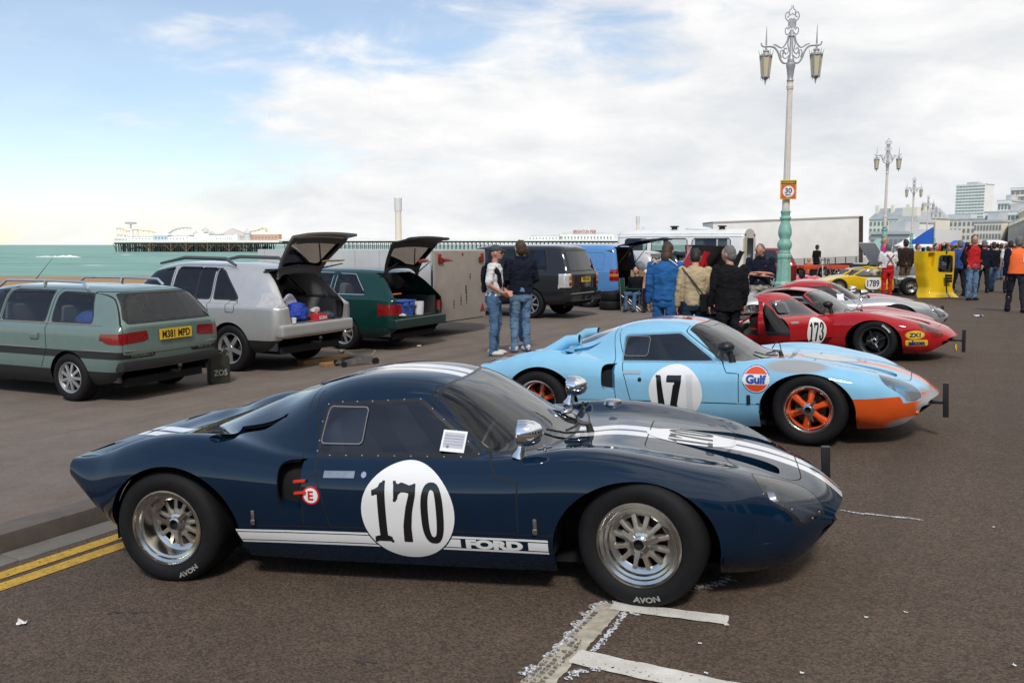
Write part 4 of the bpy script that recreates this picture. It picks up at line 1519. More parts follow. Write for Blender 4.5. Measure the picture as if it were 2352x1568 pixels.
def gt_body(T, cfg):
	"""T: the car's root. Body panels, glass and openings cut out of one smooth surface"""
	q = np.concatenate([np.linspace(-1.89, -1.55, 18, endpoint=False), np.linspace(-1.55, 1.7, 122, endpoint=False), np.linspace(1.7, 2.178, 32)])
	G = loft(GT_ROWS, 0, [4, 7, 7, 6, 5, 9, 11], gt_bow, q)
	bm, V = grid_bm(G)
	bmesh.ops.recalc_face_normals(bm, faces=bm.faces)
	if sum(fc.normal.z for fc in bm.faces if fc.calc_center_median().z > .9) < 0: bmesh.ops.reverse_faces(bm, faces=bm.faces)
	surf = Surf(bm)                              # shading follows the skin, so the tail lip stays crisp
	# close nose and tail
	for row, rev in ((V[0], False), (V[-1], True)):
		half = len(row) // 2
		for k in range(half):
			a, b, c, d = row[k], row[k + 1], row[len(row) - 2 - k], row[len(row) - 1 - k]
			vs = [a, b, c, d] if len({a, b, c, d}) == 4 else list(dict.fromkeys([a, b, c, d]))
			if len(vs) >= 3:
				try: bm.faces.new(vs if not rev else vs[::-1])
				except ValueError: pass
	bmesh.ops.recalc_face_normals(bm, faces=bm.faces)
	if sum(fc.normal.z for fc in bm.faces if fc.calc_center_median().z > .9) < 0:
		bmesh.ops.reverse_faces(bm, faces=bm.faces)
	lay = bm.faces.layers.int.new('reg')
	def X(c): return c[:, 0]
	def Yr(c): return c[:, 1]
	def Y(c): return np.abs(c[:, 1])
	def Z(c): return c[:, 2]
	BODY, REAR, FRONT, DOORR, DOORL, GAP, WIN, TRIM, WS, WSTRIM, ARCH, NOSTRIL, LAMP, SCOOP, RWIN, MOUTH, HSCOOP, LTRIM = range(18)
	# big panels first
	cut(bm, lambda c: np.maximum(X(c) - rear_seam(Z(c)), -(Z(c) - .318)), REAR, lay)
	fr2 = [(.65,.318),(.655,.578),(.55,.582),(.512,.645),(.49,.675),(.62,.68),(.80,.70),(2.5,.70),(2.5,.0),(1.1,.0),(.85,.318)]
	cut(bm, lambda c: np.maximum(sd_poly(X(c), Z(c), fr2), -X(c) + .3), FRONT, lay, {BODY})
	for side, reg in ((-1, DOORR), (1, DOORL)):
		cut(bm, lambda c: np.maximum(sd_poly(X(c), Z(c), DOOR), DOOR_Y - side * Yr(c)), reg, lay, {BODY, FRONT})
	# seams
	cut(bm, lambda c: np.where(Z(c) > .315, np.abs(X(c) - rear_seam(Z(c))), 1) - .0035, GAP, lay)
	cut(bm, lambda c: np.maximum(np.abs(sd_poly(X(c), Z(c), DOOR)) - .0035, DOOR_Y - .004 - Y(c)), GAP, lay)
	cut(bm, lambda c: np.maximum(np.abs(Y(c) - DOOR_Y) - .0035, np.maximum(sd_poly(X(c), Z(c), DOOR), .8 - Z(c))), GAP, lay)
	cut(bm, lambda c: np.maximum(Z(c) - .322, np.maximum(np.abs(X(c)) - .82, .4 - Y(c))))
	cut(bm, lambda c: np.maximum(np.abs(Z(c) - .322) - .0025, np.maximum(np.abs(X(c)) - .82, .4 - Y(c))), GAP, lay)
	hood = round_poly([(1.20,-.3),(1.20,.36),(1.88,.40),(1.96,.30),(1.96,-.3)], .06)
	cut(bm, lambda c: np.maximum(sd_poly(X(c), Y(c), hood), .35 - Z(c)))
	cut(bm, lambda c: np.maximum(np.abs(sd_poly(X(c), Y(c), hood)) - .003, .35 - Z(c)), GAP, lay)
	# openings
	def af(c): return (np.hypot((X(c) - WB + .015) / .378, (Z(c) - .265) / .322) - 1) * .34
	def ar(c): return (np.hypot((X(c) + WB - .045) / .372, (Z(c) - .275) / .345) - 1) * .35
	cut(bm, lambda c: np.maximum(af(c), .50 - Y(c)), ARCH, lay)
	cut(bm, lambda c: np.maximum(ar(c), .50 - Y(c)), ARCH, lay)
	cut(bm, lambda c: np.maximum(np.maximum(np.abs(X(c) - WB + .015) - .376, Z(c) - .265), .5 - Y(c)), ARCH, lay)
	cut(bm, lambda c: np.maximum(np.maximum(np.abs(X(c) + WB - .045) - .370, Z(c) - .275), .5 - Y(c)), ARCH, lay)
	# glass
	cut(bm, lambda c: np.maximum(sd_poly(X(c), Z(c), SIDE_WIN) - .004, .3 - Y(c)), TRIM, lay)
	cut(bm, lambda c: np.maximum(sd_poly(X(c), Z(c), SIDE_WIN) + .012, .3 - Y(c)), WIN, lay)
	ws = WSCREEN + [(x, -y) for x, y in WSCREEN[1:-1]][::-1]
	cut(bm, lambda c: np.maximum(sd_poly(X(c), Yr(c), ws) - .012, .58 - Z(c)), WSTRIM, lay)
	cut(bm, lambda c: np.maximum(sd_poly(X(c), Yr(c), ws) + .008, .58 - Z(c)), WS, lay)
	rw = round_poly([(-.64,-.33),(-.64,.33),(-1.42,.30),(-1.42,-.30)], .06)
	cut(bm, lambda c: np.maximum(sd_poly(X(c), Yr(c), rw), .58 - Z(c)), RWIN, lay)
	# bonnet nostrils, lamps, scoops, mouth
	nos = round_poly([(1.32,.165),(1.62,.315),(1.80,.365),(1.855,.35),(1.855,.245),(1.80,.215)], .025)
	cut(bm, lambda c: np.maximum(sd_poly(X(c), Y(c), nos), .38 - Z(c)), NOSTRIL, lay)
	lamp = round_poly([(1.715,.545),(1.755,.685),(1.95,.60),(2.05,.43),(2.0,.385),(1.90,.40)], [.02,.06,.1,.08,.05,.05], 5)
	cut(bm, lambda c: np.maximum(sd_poly(X(c), Y(c), lamp) - .009, np.maximum(.33 - Z(c), .34 - Y(c))), LTRIM, lay)
	cut(bm, lambda c: np.maximum(sd_poly(X(c), Y(c), lamp), np.maximum(.335 - Z(c), .34 - Y(c))), LAMP, lay)
	sc = round_poly([(-.56,.415),(-.437,.405),(-.441,.645),(-.56,.645)], [.06,.008,.008,.06], 5)
	cut(bm, lambda c: np.maximum(sd_poly(X(c), Z(c), sc), .6 - Y(c)), SCOOP, lay)
	hs = round_poly([(-1.0,.742),(-.93,.772),(-.74,.818),(-.70,.80),(-.80,.735),(-.93,.722)], .02)
	cut(bm, lambda c: np.maximum(sd_poly(X(c), Z(c), hs), .44 - Y(c)), HSCOOP, lay)
	mouth = round_poly([(-.47,.285),(.47,.285),(.44,.15),(-.44,.15)], .04)
	cut(bm, lambda c: np.maximum(sd_poly(Yr(c), Z(c), mouth), 1.5 - X(c)), MOUTH, lay)
	# stripes are painted on the panels: cut them so that their edges are crisp
	for a in cfg.get('ycuts', []):
		cut(bm, lambda c: np.maximum(np.abs(np.abs(c[:, 1])) - a, .31 - Z(c)))
	for fn in cfg.get('cuts', []): cut(bm, fn)
	mf = cfg['matfn']
	mats = cfg['mats']
	def mfn(fc): return mf(fc.calc_center_median())
	P = {}
	P['body'] = region_obj('body', bm, lay, {BODY}, mats, T, surf, mfn)
	P['front'] = region_obj('front_clip', bm, lay, {FRONT}, mats, T, surf, mfn)
	P['rear'] = region_obj('rear_clip', bm, lay, {REAR}, mats, T, surf, mfn)
	region_obj('rear_clip_inner', bm, lay, {REAR}, DARK, P['rear'], surf, off=-.015, flip=True)
	P['doorR'] = region_obj('door', bm, lay, {DOORR}, mats, T, surf, mfn)
	P['doorL'] = region_obj('door', bm, lay, {DOORL}, mats, T, surf, mfn)
	extruded_region('panel_gap', bm, lay, {GAP}, GAPM, T, (0, 0, 0))['kind'] = 'stuff'
	for fc in bm.faces:                        # split glass by side
		if fc[lay] in (WIN, TRIM): fc[lay] += 100 if fc.calc_center_median().y > 0 else 0
	for k, o in ((0, 'doorR'), (100, 'doorL')):
		P[o + '_win'] = region_obj('window', bm, lay, {WIN + k}, cfg.get('perspex', PERSPEX), P[o], surf)
		region_obj('window_trim', bm, lay, {TRIM + k}, BLACKP if not cfg.get('trim') else cfg['trim'], P[o], surf)
	region_obj('windscreen', bm, lay, {WS}, GLASS_CLR, T, surf)
	region_obj('windscreen_seal', bm, lay, {WSTRIM}, M('rubber_seal', (0.008, 0.008, 0.009), 0.35), T, surf)
	region_obj('rear_window', bm, lay, {RWIN}, cfg.get('rwin', SMOKED), P['rear'], surf)
	for side in (-1, 1):
		for fc in bm.faces:
			if fc[lay] in (NOSTRIL, LAMP, SCOOP, HSCOOP, LTRIM) and (fc.calc_center_median().y > 0) == (side > 0): fc[lay] += 1000
		extruded_region('nostril', bm, lay, {NOSTRIL + 1000}, mats[0], P['front'], (.05, 0, -.09), 0.9, DARK)
		region_obj('headlight_seal', bm, lay, {LTRIM + 1000}, cfg.get('lampseal', BLACKP), P['front'], surf)
		o = region_obj('headlight_cover', bm, lay, {LAMP + 1000}, cfg.get('lampcover', glass('lamp_perspex', (.80, .82, .86), .9)), P['front'], surf)
		extruded_region('headlight_bowl', bm, lay, {LAMP + 1000}, cfg.get('bowl', mats[0]), P['front'], (-.05, -side * .03, -.05), 0.8)
		extruded_region('side_scoop', bm, lay, {SCOOP + 1000}, mats[0], T, (-.05, -side * .10, 0), 0.9, DARK)
		extruded_region('haunch_scoop', bm, lay, {HSCOOP + 1000}, mats[0], P['rear'], (-.02, -side * .07, -.035), 0.72)
		for fc in bm.faces:
			if fc[lay] >= 1000: fc[lay] = 99
		lm = MB()
		c = Vector((1.84, side * .545, .43))
		m4 = Matrix.Translation(c) @ Matrix.Rotation(R(72), 4, 'Y')
		lm.lathe([(.001, .012), (.045, .008), (.075, -.01), (.08, -.04)], 24, m4)
		lm.build('headlight', M('lamp_reflector', (0.8, 0.8, 0.8), 0.12, 0.9), P['front'], smooth=True)
	mo = extruded_region('nose_intake', bm, lay, {MOUTH}, BLACKP, P['front'], (-.06, 0, .01), 0.92, DARK)
	# arch lips: turned-in edges
	for side in (-1, 1):
		for xw, zc, rx, rz, part in ((WB - .015, .265, .378, .322, 'front'), (-WB + .045, .275, .372, .345, 'rear')):
			lip = MB()
			k = 40
			pts = []
			for i in range(k + 1):
				a = math.pi * i / k
				x, z = xw + rx * math.cos(a), zc + rz * math.sin(a)
				h = surf.hit((x, side * 2, z), (0, -side, 0))
				if h[0] is not None: pts.append(h[0])
			vs, fs = [], []
			for p in pts: vs += [p, p + Vector((0, -side * .05, 0))]
			for i in range(len(pts) - 1): fs.append((2 * i, 2 * i + 1, 2 * i + 3, 2 * i + 2))
			lip.add(vs, fs)
			lip.build('arch_lip', mats[0], P[part], smooth=True)
			ww = MB()
			y0, y1 = side * .46, side * .80
			pts = [(xw + (rx + .012) * math.cos(math.pi * i / 20), zc + (rz + .012) * math.sin(math.pi * i / 20)) for i in range(21)]
			pts = [(xw + rx + .012, .17)] + pts + [(xw - rx - .012, .20)]
			vs = [(x, y0, z) for x, z in pts] + [(x, y1, z) for x, z in pts]
			n = len(pts)
			ww.add(vs, [(i, i + 1, n + i + 1, n + i) for i in range(n - 1)] + [tuple(range(n))])
			ww.build('wheel_well', DARK, T)
	# floor pan and cockpit
	fl = MB()
	fl.box((-1.40, -.60, .11), (1.75, .60, .135))
	fl.box((-.78, -.70, .126), (.78, .70, .142))
	fl.build('floor_pan', DARK, T)
	ck = MB()
	inner = M('cockpit_trim', (0.055, 0.055, 0.06), 0.7)
	ck.box((-.54, -.66, .14), (-.51, .66, .70))
	ck.box((-.56, -.38, .70), (-.53, .38, .90))
	ck.box((.62, -.70, .14), (.65, .70, .58))
	for s_ in (-1, 1): ck.box((-.51, s_ * .69 - .03, .15), (.62, s_ * .69 + .03, .36))
	ck.build('cockpit_tub', inner, T)
	da = MB()
	da.tube([(.50, -.64, .585), (.56, 0, .60), (.50, .64, .585)], [.055, .065, .055], 10)
	da.build('dashboard', inner, T, smooth=True)
	for s_ in (-1, 1):
		st = MB()
		st.add([Vector((x, s_ * .33 + y, z)) for x, y, z in ((.30,-.2,.17),(.30,.2,.17),(-.15,.2,.15),(-.15,-.2,.15),(-.44,.19,.62),(-.44,-.19,.62),(-.47,.12,.77),(-.47,-.12,.77),
			  (.30,-.2,.26),(.30,.2,.26),(-.08,.2,.24),(-.08,-.2,.24),(-.34,.19,.62),(-.34,-.19,.62),(-.40,.12,.77),(-.40,-.12,.77))],
			  [(8,9,10,11),(11,10,12,13),(13,12,14,15),(0,3,2,1),(3,5,4,2),(5,7,6,4),(0,1,9,8),(6,7,15,14),(1,2,10,9),(2,4,12,10),(4,6,14,12),(0,8,11,3),(3,11,13,5),(5,13,15,7)])
		st.build('seat', M('black_seat', (0.035, 0.035, 0.038), 0.75, bump=(90, .2, .004)), T, bevel=.03)
	sw = MB()
	m4 = Matrix.Translation((.36, -.33, .60)) @ Matrix.Rotation(R(-66), 4, 'Y')
	ring = []
	for i in range(25):
		a = 2 * math.pi * i / 24
		ring.append(m4 @ Vector((.165 * math.cos(a), .165 * math.sin(a), 0)))
	sw.tube(ring, .012, 8, False)
	for i in range(3): sw.bar(m4 @ Vector((0, 0, 0)), m4 @ Vector((.16 * math.cos(2.1 * i), .16 * math.sin(2.1 * i), 0)), .02, .006)
	sw.build('steering_wheel', BLACKP, T, smooth=True)
	cg = MB()
	hoop = [(-.48, -.66, .15), (-.48, -.64, .62), (-.44, -.43, .875), (-.43, 0, .94), (-.44, .43, .875), (-.48, .64, .62), (-.48, .66, .15)]
	cg.tube(hoop, .019, 8)
	for s_ in (-1, 1): cg.tube([(-.44, s_ * .43, .875), (.10, s_ * .445, .87), (.50, s_ * .64, .64), (.55, s_ * .68, .15)], .019, 8)
	cg.build('roll_cage', cfg.get('cage', M('cage_grey', (0.36, 0.36, 0.38), 0.4)), T, smooth=True)
	bm.free()
	return P, surf

def rivets(name, parent, surf, pts, side, mat=None, r=.006, axis='y'):
	b = MB()
	for p in pts:
		if axis == 'y': h = surf.hit((p[0], side * 2, p[1]), (0, -side, 0))
		else: h = surf.hit((p[0], p[1], 2), (0, 0, -1))
		if h[0] is None: continue
		b.ball(h[0], r, 6, 4)
	o = b.build(name, mat or CHROME, parent, smooth=True)
	o['kind'] = 'stuff'
	return o
def along(pts, step, closed=True):
	out = []
	P = list(pts) + ([pts[0]] if closed else [])
	carry = 0
	for a, b in zip(P[:-1], P[1:]):
		L = math.hypot(b[0] - a[0], b[1] - a[1])
		t = carry
		while t < L:
			out.append((a[0] + (b[0] - a[0]) * t / L, a[1] + (b[1] - a[1]) * t / L))
			t += step
		carry = t - L
	return out
DIG = {  # heavy racing numerals, unit height, origin at the lower left
 '1': (0.42, [[(.02,0),(.40,0),(.40,.085),(.305,.10),(.305,1.0),(.20,1.0),(.155,.92),(.02,.865),(.02,.79),(.135,.80),(.135,.10),(.02,.085)]]),
 '7': (0.50, [[(.0,1.0),(.0,.70),(.075,.70),(.10,.80),(.17,.85),(.26,.845),(.335,.83),(.25,.60),(.175,.30),(.155,0),(.345,0),(.345,.25),(.385,.52),(.47,.80),(.48,1.0),(.42,.975),(.34,.955),(.24,.985),(.16,1.0),(.09,.965),(.07,1.0)]]),
 '3': (0.50, [[(.02,.70),(.05,.86),(.14,.97),(.25,1.0),(.37,.96),(.45,.84),(.45,.68),(.38,.56),(.33,.52),(.42,.46),(.48,.33),(.46,.15),(.37,.03),(.24,-.01),(.11,.03),(.03,.14),(.0,.28),(.16,.31),(.18,.17),(.24,.11),(.30,.17),(.31,.32),(.27,.43),(.18,.46),(.18,.57),(.26,.61),(.29,.72),(.28,.85),(.23,.89),(.18,.83),(.18,.70)]]),
 '8': None, '9': None}
def numerals(txt, h, gap=.07, sx=1.0):
	"""2D signed function and box for racing numerals"""
	x, items = 0.0, []
	for ch in txt:
		if ch == '0':
			items.append(('0', x)); x += .48 + gap
		else:
			w, polys = DIG[ch]
			items.append((polys, x)); x += w + gap
	W = x - gap
	def f(px, py):
		qx, qy = px / (h * sx) + W / 2, py / h + .5
		d = np.full(px.shape, 1e9)
		for it, ox in items:
			if it == '0':
				a, b = np.abs(qx - ox - .24) / .24, np.abs(qy - .5) / .51
				ro = (a ** 2.6 + b ** 2.6) ** (1 / 2.6) - 1
				a2, b2 = np.abs(qx - ox - .24) / .085, np.abs(qy - .5) / .40
				ri = (a2 ** 2.6 + b2 ** 2.6) ** (1 / 2.6) - 1
				d = np.minimum(d, np.maximum(ro * .2, -ri * .08))
			else:
				for p in it: d = np.minimum(d, sd_poly(qx, qy, [(u + ox, v) for u, v in p]))
		return d * h * min(sx, 1)
	return f, (-W * h * sx / 2 - .01, -h / 2 - .02, W * h * sx / 2 + .01, h / 2 + .02)
def roundel(parent, surf, O, U, V, r, txt, h, sx=1.0, D=None, cell=.022, dx=0.0):
	decal('number_disc', shape_mesh(disc_f(r), (-r - .01, -r - .01, r + .01, r + .01), cell), WHITEP, parent, surf, O, U, V, .0015, D=D)
	f, bb = numerals(txt, h, sx=sx)
	o = Vector(O) + Vector(U).normalized() * dx
	decal('race_number', shape_mesh(f, bb, h / 22), BLACKV, parent, surf, o, U, V, .003, D=D)
def mirror_chrome(T, surf, pos, side, mats=(CHROME, CHROME)):
	h = surf.hit((pos[0], pos[1], 2), (0, 0, -1))[0]
	b = MB()
	b.tube([h + Vector((-.02, 0, -.005)), h + Vector((-.01, 0, .03)), h + Vector((.0, 0, .07))], [.04, .022, .018], 10)
	m4 = Matrix.Translation(h + Vector((0, 0, .11))) @ Matrix.Rotation(R(90), 4, 'Y') @ Matrix.Rotation(side * R(6), 4, 'X')
	b.lathe([(.001, .10), (.02, .098), (.042, .085), (.058, .055), (.064, .02), (.062, -.02), (.056, -.025)], 20, m4)
	o = b.build('mirror', mats[0], T, smooth=True)
	g = MB()
	g.lathe([(.001, -.018), (.056, -.018)], 20, m4)
	g.build('mirror_glass', CHROME, o)
	return o
def mirror_black(T, surf, pos, side):
	h = surf.hit((pos[0], pos[1], 2), (0, 0, -1))[0]
	b = MB()
	b.tube([h + Vector((0, 0, -.01)), h + Vector((-.01, 0, .05)), h + Vector((-.03, 0, .09))], [.032, .026, .03], 10)
	c = h + Vector((-.05, side * .02, .135))
	b.ball(c, (.072, .075, .052), 16, 10)
	return b.build('mirror', BLACKP, T, smooth=True)
def timing_strut(T, x=2.19, y=0.0, z0=.14, z1=.55, w=.045):
	b = MB()
	b.box((x, y - w / 2, z0), (x + .045, y + w / 2, z1))
	b.box((x - .22, y - .015, .25), (x, y + .015, .275))
	b.build('timing_strut', BLACKP, T, bevel=.004)
def wiper(T, surf, pts, park=((.66,.10),(.40,-.12))):
	def on(x, y, o): 
		h = surf.hit((x, y, 2), (0, 0, -1))[0]
		return h + surf.normal(h) * o
	(x0, y0), (x1, y1) = park
	b = MB()
	b.tube([on(x0 + .05, y0, -.005), on(x0 + .04, y0, .045)], [.022, .016], 8)
	b.tube([on(x0 + .04, y0, .045), on(x0 - .02, y0 - .02, .05), on((x0 + x1) / 2, (y0 + y1) / 2, .04), on(x1, y1, .03)], [.014, .011, .008, .006], 6)
	o = b.build('wiper', BLACKP, T, smooth=True)
	b = MB(); b.tube([on(x1 + .09, y1 + .10, .014), on(x1, y1, .016), on(x1 - .09, y1 - .07, .014)], .006, 5); b.build('blade', BLACKP, o, smooth=True)
	b = MB(); b.tube([on(x0 + .05, y0 + .02, .0), on(x0 + .03, y0 + .07, .10), on(x0 - .02, y0 + .05, .13), on(x0 - .05, y0 + .0, .06)], .005, 5); b.build('washer_hose', BLACKP, o, smooth=True)
# ------------------------------------------------------------------ dark blue coupe, number 170
AVONM = M('tyre_letter_grey', (0.26, 0.25, 0.23), 0.8, var=(60, 0.6))
def pose_car(name, label, cx, cy, yaw, pitch=0.0, dz=0.0):
	T = empty(name, (cx, cy, dz), -yaw, label, 'race car')
	T.rotation_euler = (0, -pitch, -yaw)
	return T
def blue_car():
	T = pose_car('racing_coupe', 'dark blue racing coupe with white stripes and number 170 on its door', -0.398, 4.906, 0.231, 0.0398, 0.011)
	BL = paint('navy_paint', (0.0022, 0.0135, 0.034), 0.45, 0.0)
	WH = M('white_stripe', (0.80, 0.80, 0.80), 0.25, coat=0.8)
	def mf(c):
		y = abs(c.y)
		if c.z > .31 and .020 < y < .122: return 1
		return 0
	cfg = dict(mats=[BL, WH], matfn=mf, ycuts=[.020, .122], bowl=M('lamp_bowl_grey', (0.07, 0.085, 0.11), 0.4))
	P, surf = gt_body(T, cfg)
	kw = dict(brand=('AVON', .250, R(-62),   .034, True, AVONM, 1.25))
	make_wheel(T, (-WB, -.855, .288), -1, 'brm', deep=.10, spin=.2, width=.27, **kw)
	make_wheel(T, (WB, -.835, .288), -1, 'brm', steer=R(-9), deep=.045, spin=.0, width=.22, brand=('AVON', .250, R(-82),   .034, True, AVONM, 1.25))
	make_wheel(T, (-WB, .855, .288), 1, 'brm', deep=.10, width=.27)
	make_wheel(T, (WB, .835, .288), 1, 'brm', steer=R(-9), deep=.045, width=.22)
	U, V, D = (1, 0, 0), (0, 0, 1), (0, 1, 0)
	roundel(T, surf, (.11, -1.2, .408), U, V, .236, '170', .295, .80)
	# side flash with the maker's name
	sf = []
	for z0, z1 in ((.289, .300), (.242, .284), (.226, .237)):
		sf.append([(-.83, z0), (-.83, z1), (.83, z1), (.83, z0)])
	def flash(x, z):
		d = np.full(x.shape, 1e9)
		for p in sf: d = np.minimum(d, sd_poly(x, z, p))
		d = np.maximum(d, -(np.hypot(x - .11, z - .408) - .243))
		txt = np.maximum(np.abs(x - .53) - .165, np.abs(z - .263) - .0235)
		return np.maximum(d, -txt)
	decal('side_flash', shape_mesh(lambda x, z: np.maximum(flash(x, z), np.maximum(-(x + .81 - (.300 - z) * .3), x - .79)), (-.83, .22, .83, .305), .0055), WHITEP, T, surf, (0, -1.2, 0), U, V, .0015, dens=.06)
	decal('side_lettering', text_mesh('FORD', .060, .004, sx=1.75), WHITEP, T, surf, (.53, -1.2, .263), U, V, .0025)
	# bonnet number, read from the front
	h = Vector((1.42, 0, 1.5))
	Un, Vn = (0, 1, 0), (-1, 0, 0)
	decal('number_disc', shape_mesh(lambda x, y: np.hypot(x, y * .72) - .168, (-.18, -.25, .18, .25), .02), WHITEP, P['front'], surf, h, Un, Vn, .002)
	f, bb = numerals('170', .23, sx=.85)
	decal('race_number', shape_mesh(f, bb, .011), M('worn_black', (.05, .05, .055), .4), P['front'], surf, h, Un, Vn, .0035)
	# door handle, lock, emergency disc, pulls
	pr = P['doorR']
	decal('door_handle', shape_mesh(rect_f(.155, .026), (-.08, -.015, .08, .015), .02), ALLOY, pr, surf, (-.24, -1.2, .583), U, V, .005)
	decal('door_lock', shape_mesh(disc_f(.014), (-.015, -.015, .015, .015), .008), CHROME, pr, surf, (-.112, -1.2, .583), U, V, .005)
	decal('emergency_disc', shape_mesh(disc_f(.046), (-.05, -.05, .05, .05), .01), M('red_vinyl', (.55, .015, .02), .35), T, surf, (-.383, -1.2, .484), U, V, .003)
	decal('emergency_disc_face', shape_mesh(disc_f(.037), (-.05, -.05, .05, .05), .01), WHITEP, T, surf, (-.383, -1.2, .484), U, V, .0045)
	decal('emergency_letter', text_mesh('E', .062, .002), M('red_vinyl'), T, surf, (-.383, -1.2, .484), U, V, .006)
	for z in (.555, .497):
		b = MB()
		b.bar((-.465, -.872, z), (-.405, -.866, z + .004), .02, .012)
		b.build('pull_handle', M('pull_red', (.65, .03, .015), .4), T, bevel=.003)
	# paper card behind the window, vent panel, rivets
	hh = surf.hit((.30, -2, .715), (0, 1, 0))[0]; nn = surf.normal(hh)
	uu = Vector((1, 0, -.02)) - nn * nn.x; vv = nn.cross(uu.normalized()) * -1
	if vv.z < 0: vv = -vv
	flat_print('paper_card', shape_mesh(rect_f(.105, .105), (-.06, -.06, .06, .06), .06), M('paper', (.75, .75, .76), .8), pr, hh + nn * .008, uu, vv)
	ink = M('faint_ink', (.45, .46, .52), .8)
	for k in range(5):
		flat_print('card_print', shape_mesh(rect_f(.07 - .01 * (k % 2), .003), (-.05, -.01, .05, .01), .05), ink, pr, hh + nn * .0095 + vv.normalized() * (.036 - .016 * k), uu, vv)
	flat_print('card_stamp', shape_mesh(disc_f(.008), (-.01, -.01, .01, .01), .006), M('green_ink', (.05, .30, .10), .8), pr, hh + nn * .0095 - vv.normalized() * .034 - uu.normalized() * .025, uu, vv)
	vent = rect_f(.225, .165, r=.02)
	decal('vent_panel', shape_mesh(vent, (-.115, -.09, .115, .09), .02), glass('vent_perspex', (.72, .74, .78), 1.5), pr, surf, (-.285, -1.2, .785), U, V, .005)
	decal('vent_edge', shape_mesh(lambda x, y: np.abs(vent(x, y)) - .0025, (-.12, -.09, .12, .09), .006), M('perspex_edge', (.18, .18, .2), .3), pr, surf, (-.285, -1.2, .785), U, V, .006)
	rivets('window_screws', pr, surf, along(SIDE_WIN, .085), -1, r=.0055)
	rivets('lamp_screws', P['front'], surf, along([(1.76,-.675),(1.95,-.59),(2.045,-.43)], .07, False), -1, r=.0055, axis='z')
	for x in (-.70, .735):
		b = MB()
		hh = surf.hit((x, -2, .365), (0, 1, 0))[0]
		b.cbox((hh.x, hh.y - .004, .365), (.018, .012, .075))
		b.cbox((hh.x, hh.y - .010, .345), (.024, .01, .02))
		b.build('body_clip', ALLOY, T, bevel=.003)
	mirror_chrome(T, surf, (.66, -.72), -1)
	mirror_chrome(T, surf, (.66, .72), 1)
	wiper(T, surf, None, ((.83, .0), (.765, -.17)))
	timing_strut(T, 2.12, .34, .16, .49)
	for s_ in (-1, 1):
		b = MB()
		b.ball((1.97, s_ * .46, .225), (.025, .03, .025), 10, 6)
		b.build('indicator', AMBER, P['front'], smooth=True)
	# bonnet hinge pins and filler cap
	for y in (-.62, .62):
		b = MB()
		p = surf.hit((.745, y, 2), (0, 0, -1))[0]
		b.tube([p, p + Vector((0, 0, .03))], .008, 8)
		b.bar(p + Vector((-.03, -.02, .015)), p + Vector((.03, .02, .02)), .012, .01)
		b.build('bonnet_pin', ALLOY, T, smooth=True)
	p = surf.hit((.93, .62, 2), (0, 0, -1))[0]
	b = MB()
	b.lathe([(.001, .018), (.04, .018), (.055, .010), (.06, -.01)], 20, Matrix.Translation(p))
	b.build('filler_cap', ALLOY, P['front'], smooth=True)
	return T
blue_car()
# ------------------------------------------------------------------ the other racing coupes
REDV = M('red_vinyl', (.55, .015, .02), .35)
def spray_paint(name, base, patches, grey=(.33, .34, .35)):
	"""gloss paint with matt grey primer patches (centre, radii) as on a half-repaired car"""
	m = paint(name, base)
	nt = m.node_tree
	L = nt.links.new
	b = nt.nodes['Principled BSDF']
	src = b.inputs['Base Color'].links[0].from_socket
	tc = nt.nodes.new('ShaderNodeTexCoord')
	tot = None
	for c, r in patches:
		vm = nt.nodes.new('ShaderNodeVectorMath'); vm.operation = 'SUBTRACT'
		L(tc.outputs['Object'], vm.inputs[0]); vm.inputs[1].default_value = c
		vd = nt.nodes.new('ShaderNodeVectorMath'); vd.operation = 'DIVIDE'
		L(vm.outputs[0], vd.inputs[0]); vd.inputs[1].default_value = r
		ln = nt.nodes.new('ShaderNodeVectorMath'); ln.operation = 'LENGTH'
		L(vd.outputs[0], ln.inputs[0])
		mr = nt.nodes.new('ShaderNodeMapRange'); mr.interpolation_type = 'SMOOTHSTEP'
		L(ln.outputs['Value'], mr.inputs[0])
		mr.inputs[1].default_value, mr.inputs[2].default_value, mr.inputs[3].default_value, mr.inputs[4].default_value = .65, 1.05, 1, 0
		if tot is None: tot = mr.outputs[0]
		else:
			mx = nt.nodes.new('ShaderNodeMath'); mx.operation = 'MAXIMUM'
			L(tot, mx.inputs[0]); L(mr.outputs[0], mx.inputs[1]); tot = mx.outputs[0]
	mix = nt.nodes.new('ShaderNodeMix'); mix.data_type = 'RGBA'
	L(tot, mix.inputs[0]); L(src, mix.inputs[6]); mix.inputs[7].default_value = (*grey, 1)
	L(mix.outputs[2], b.inputs['Base Color'])
	inv = nt.nodes.new('ShaderNodeMath'); inv.operation = 'SUBTRACT'; inv.inputs[0].default_value = 1.0
	L(tot, inv.inputs[1]); L(inv.outputs[0], b.inputs['Coat Weight'])
	return m
def wheels4(T, style, **k):
	st = k.pop('steer', 0)
	make_wheel(T, (-WB, -.855, .288), -1, style, deep=.09, width=.27, **k)
	make_wheel(T, (WB, -.835, .288), -1, style, steer=st, deep=.03 if style == 'star' else .045, width=.22, **k)
	k.pop('brand', None)
	make_wheel(T, (-WB, .855, .288), 1, style, deep=.09, width=.27, **k)
	make_wheel(T, (WB, .835, .288), 1, style, steer=st, deep=.045, width=.22, **k)
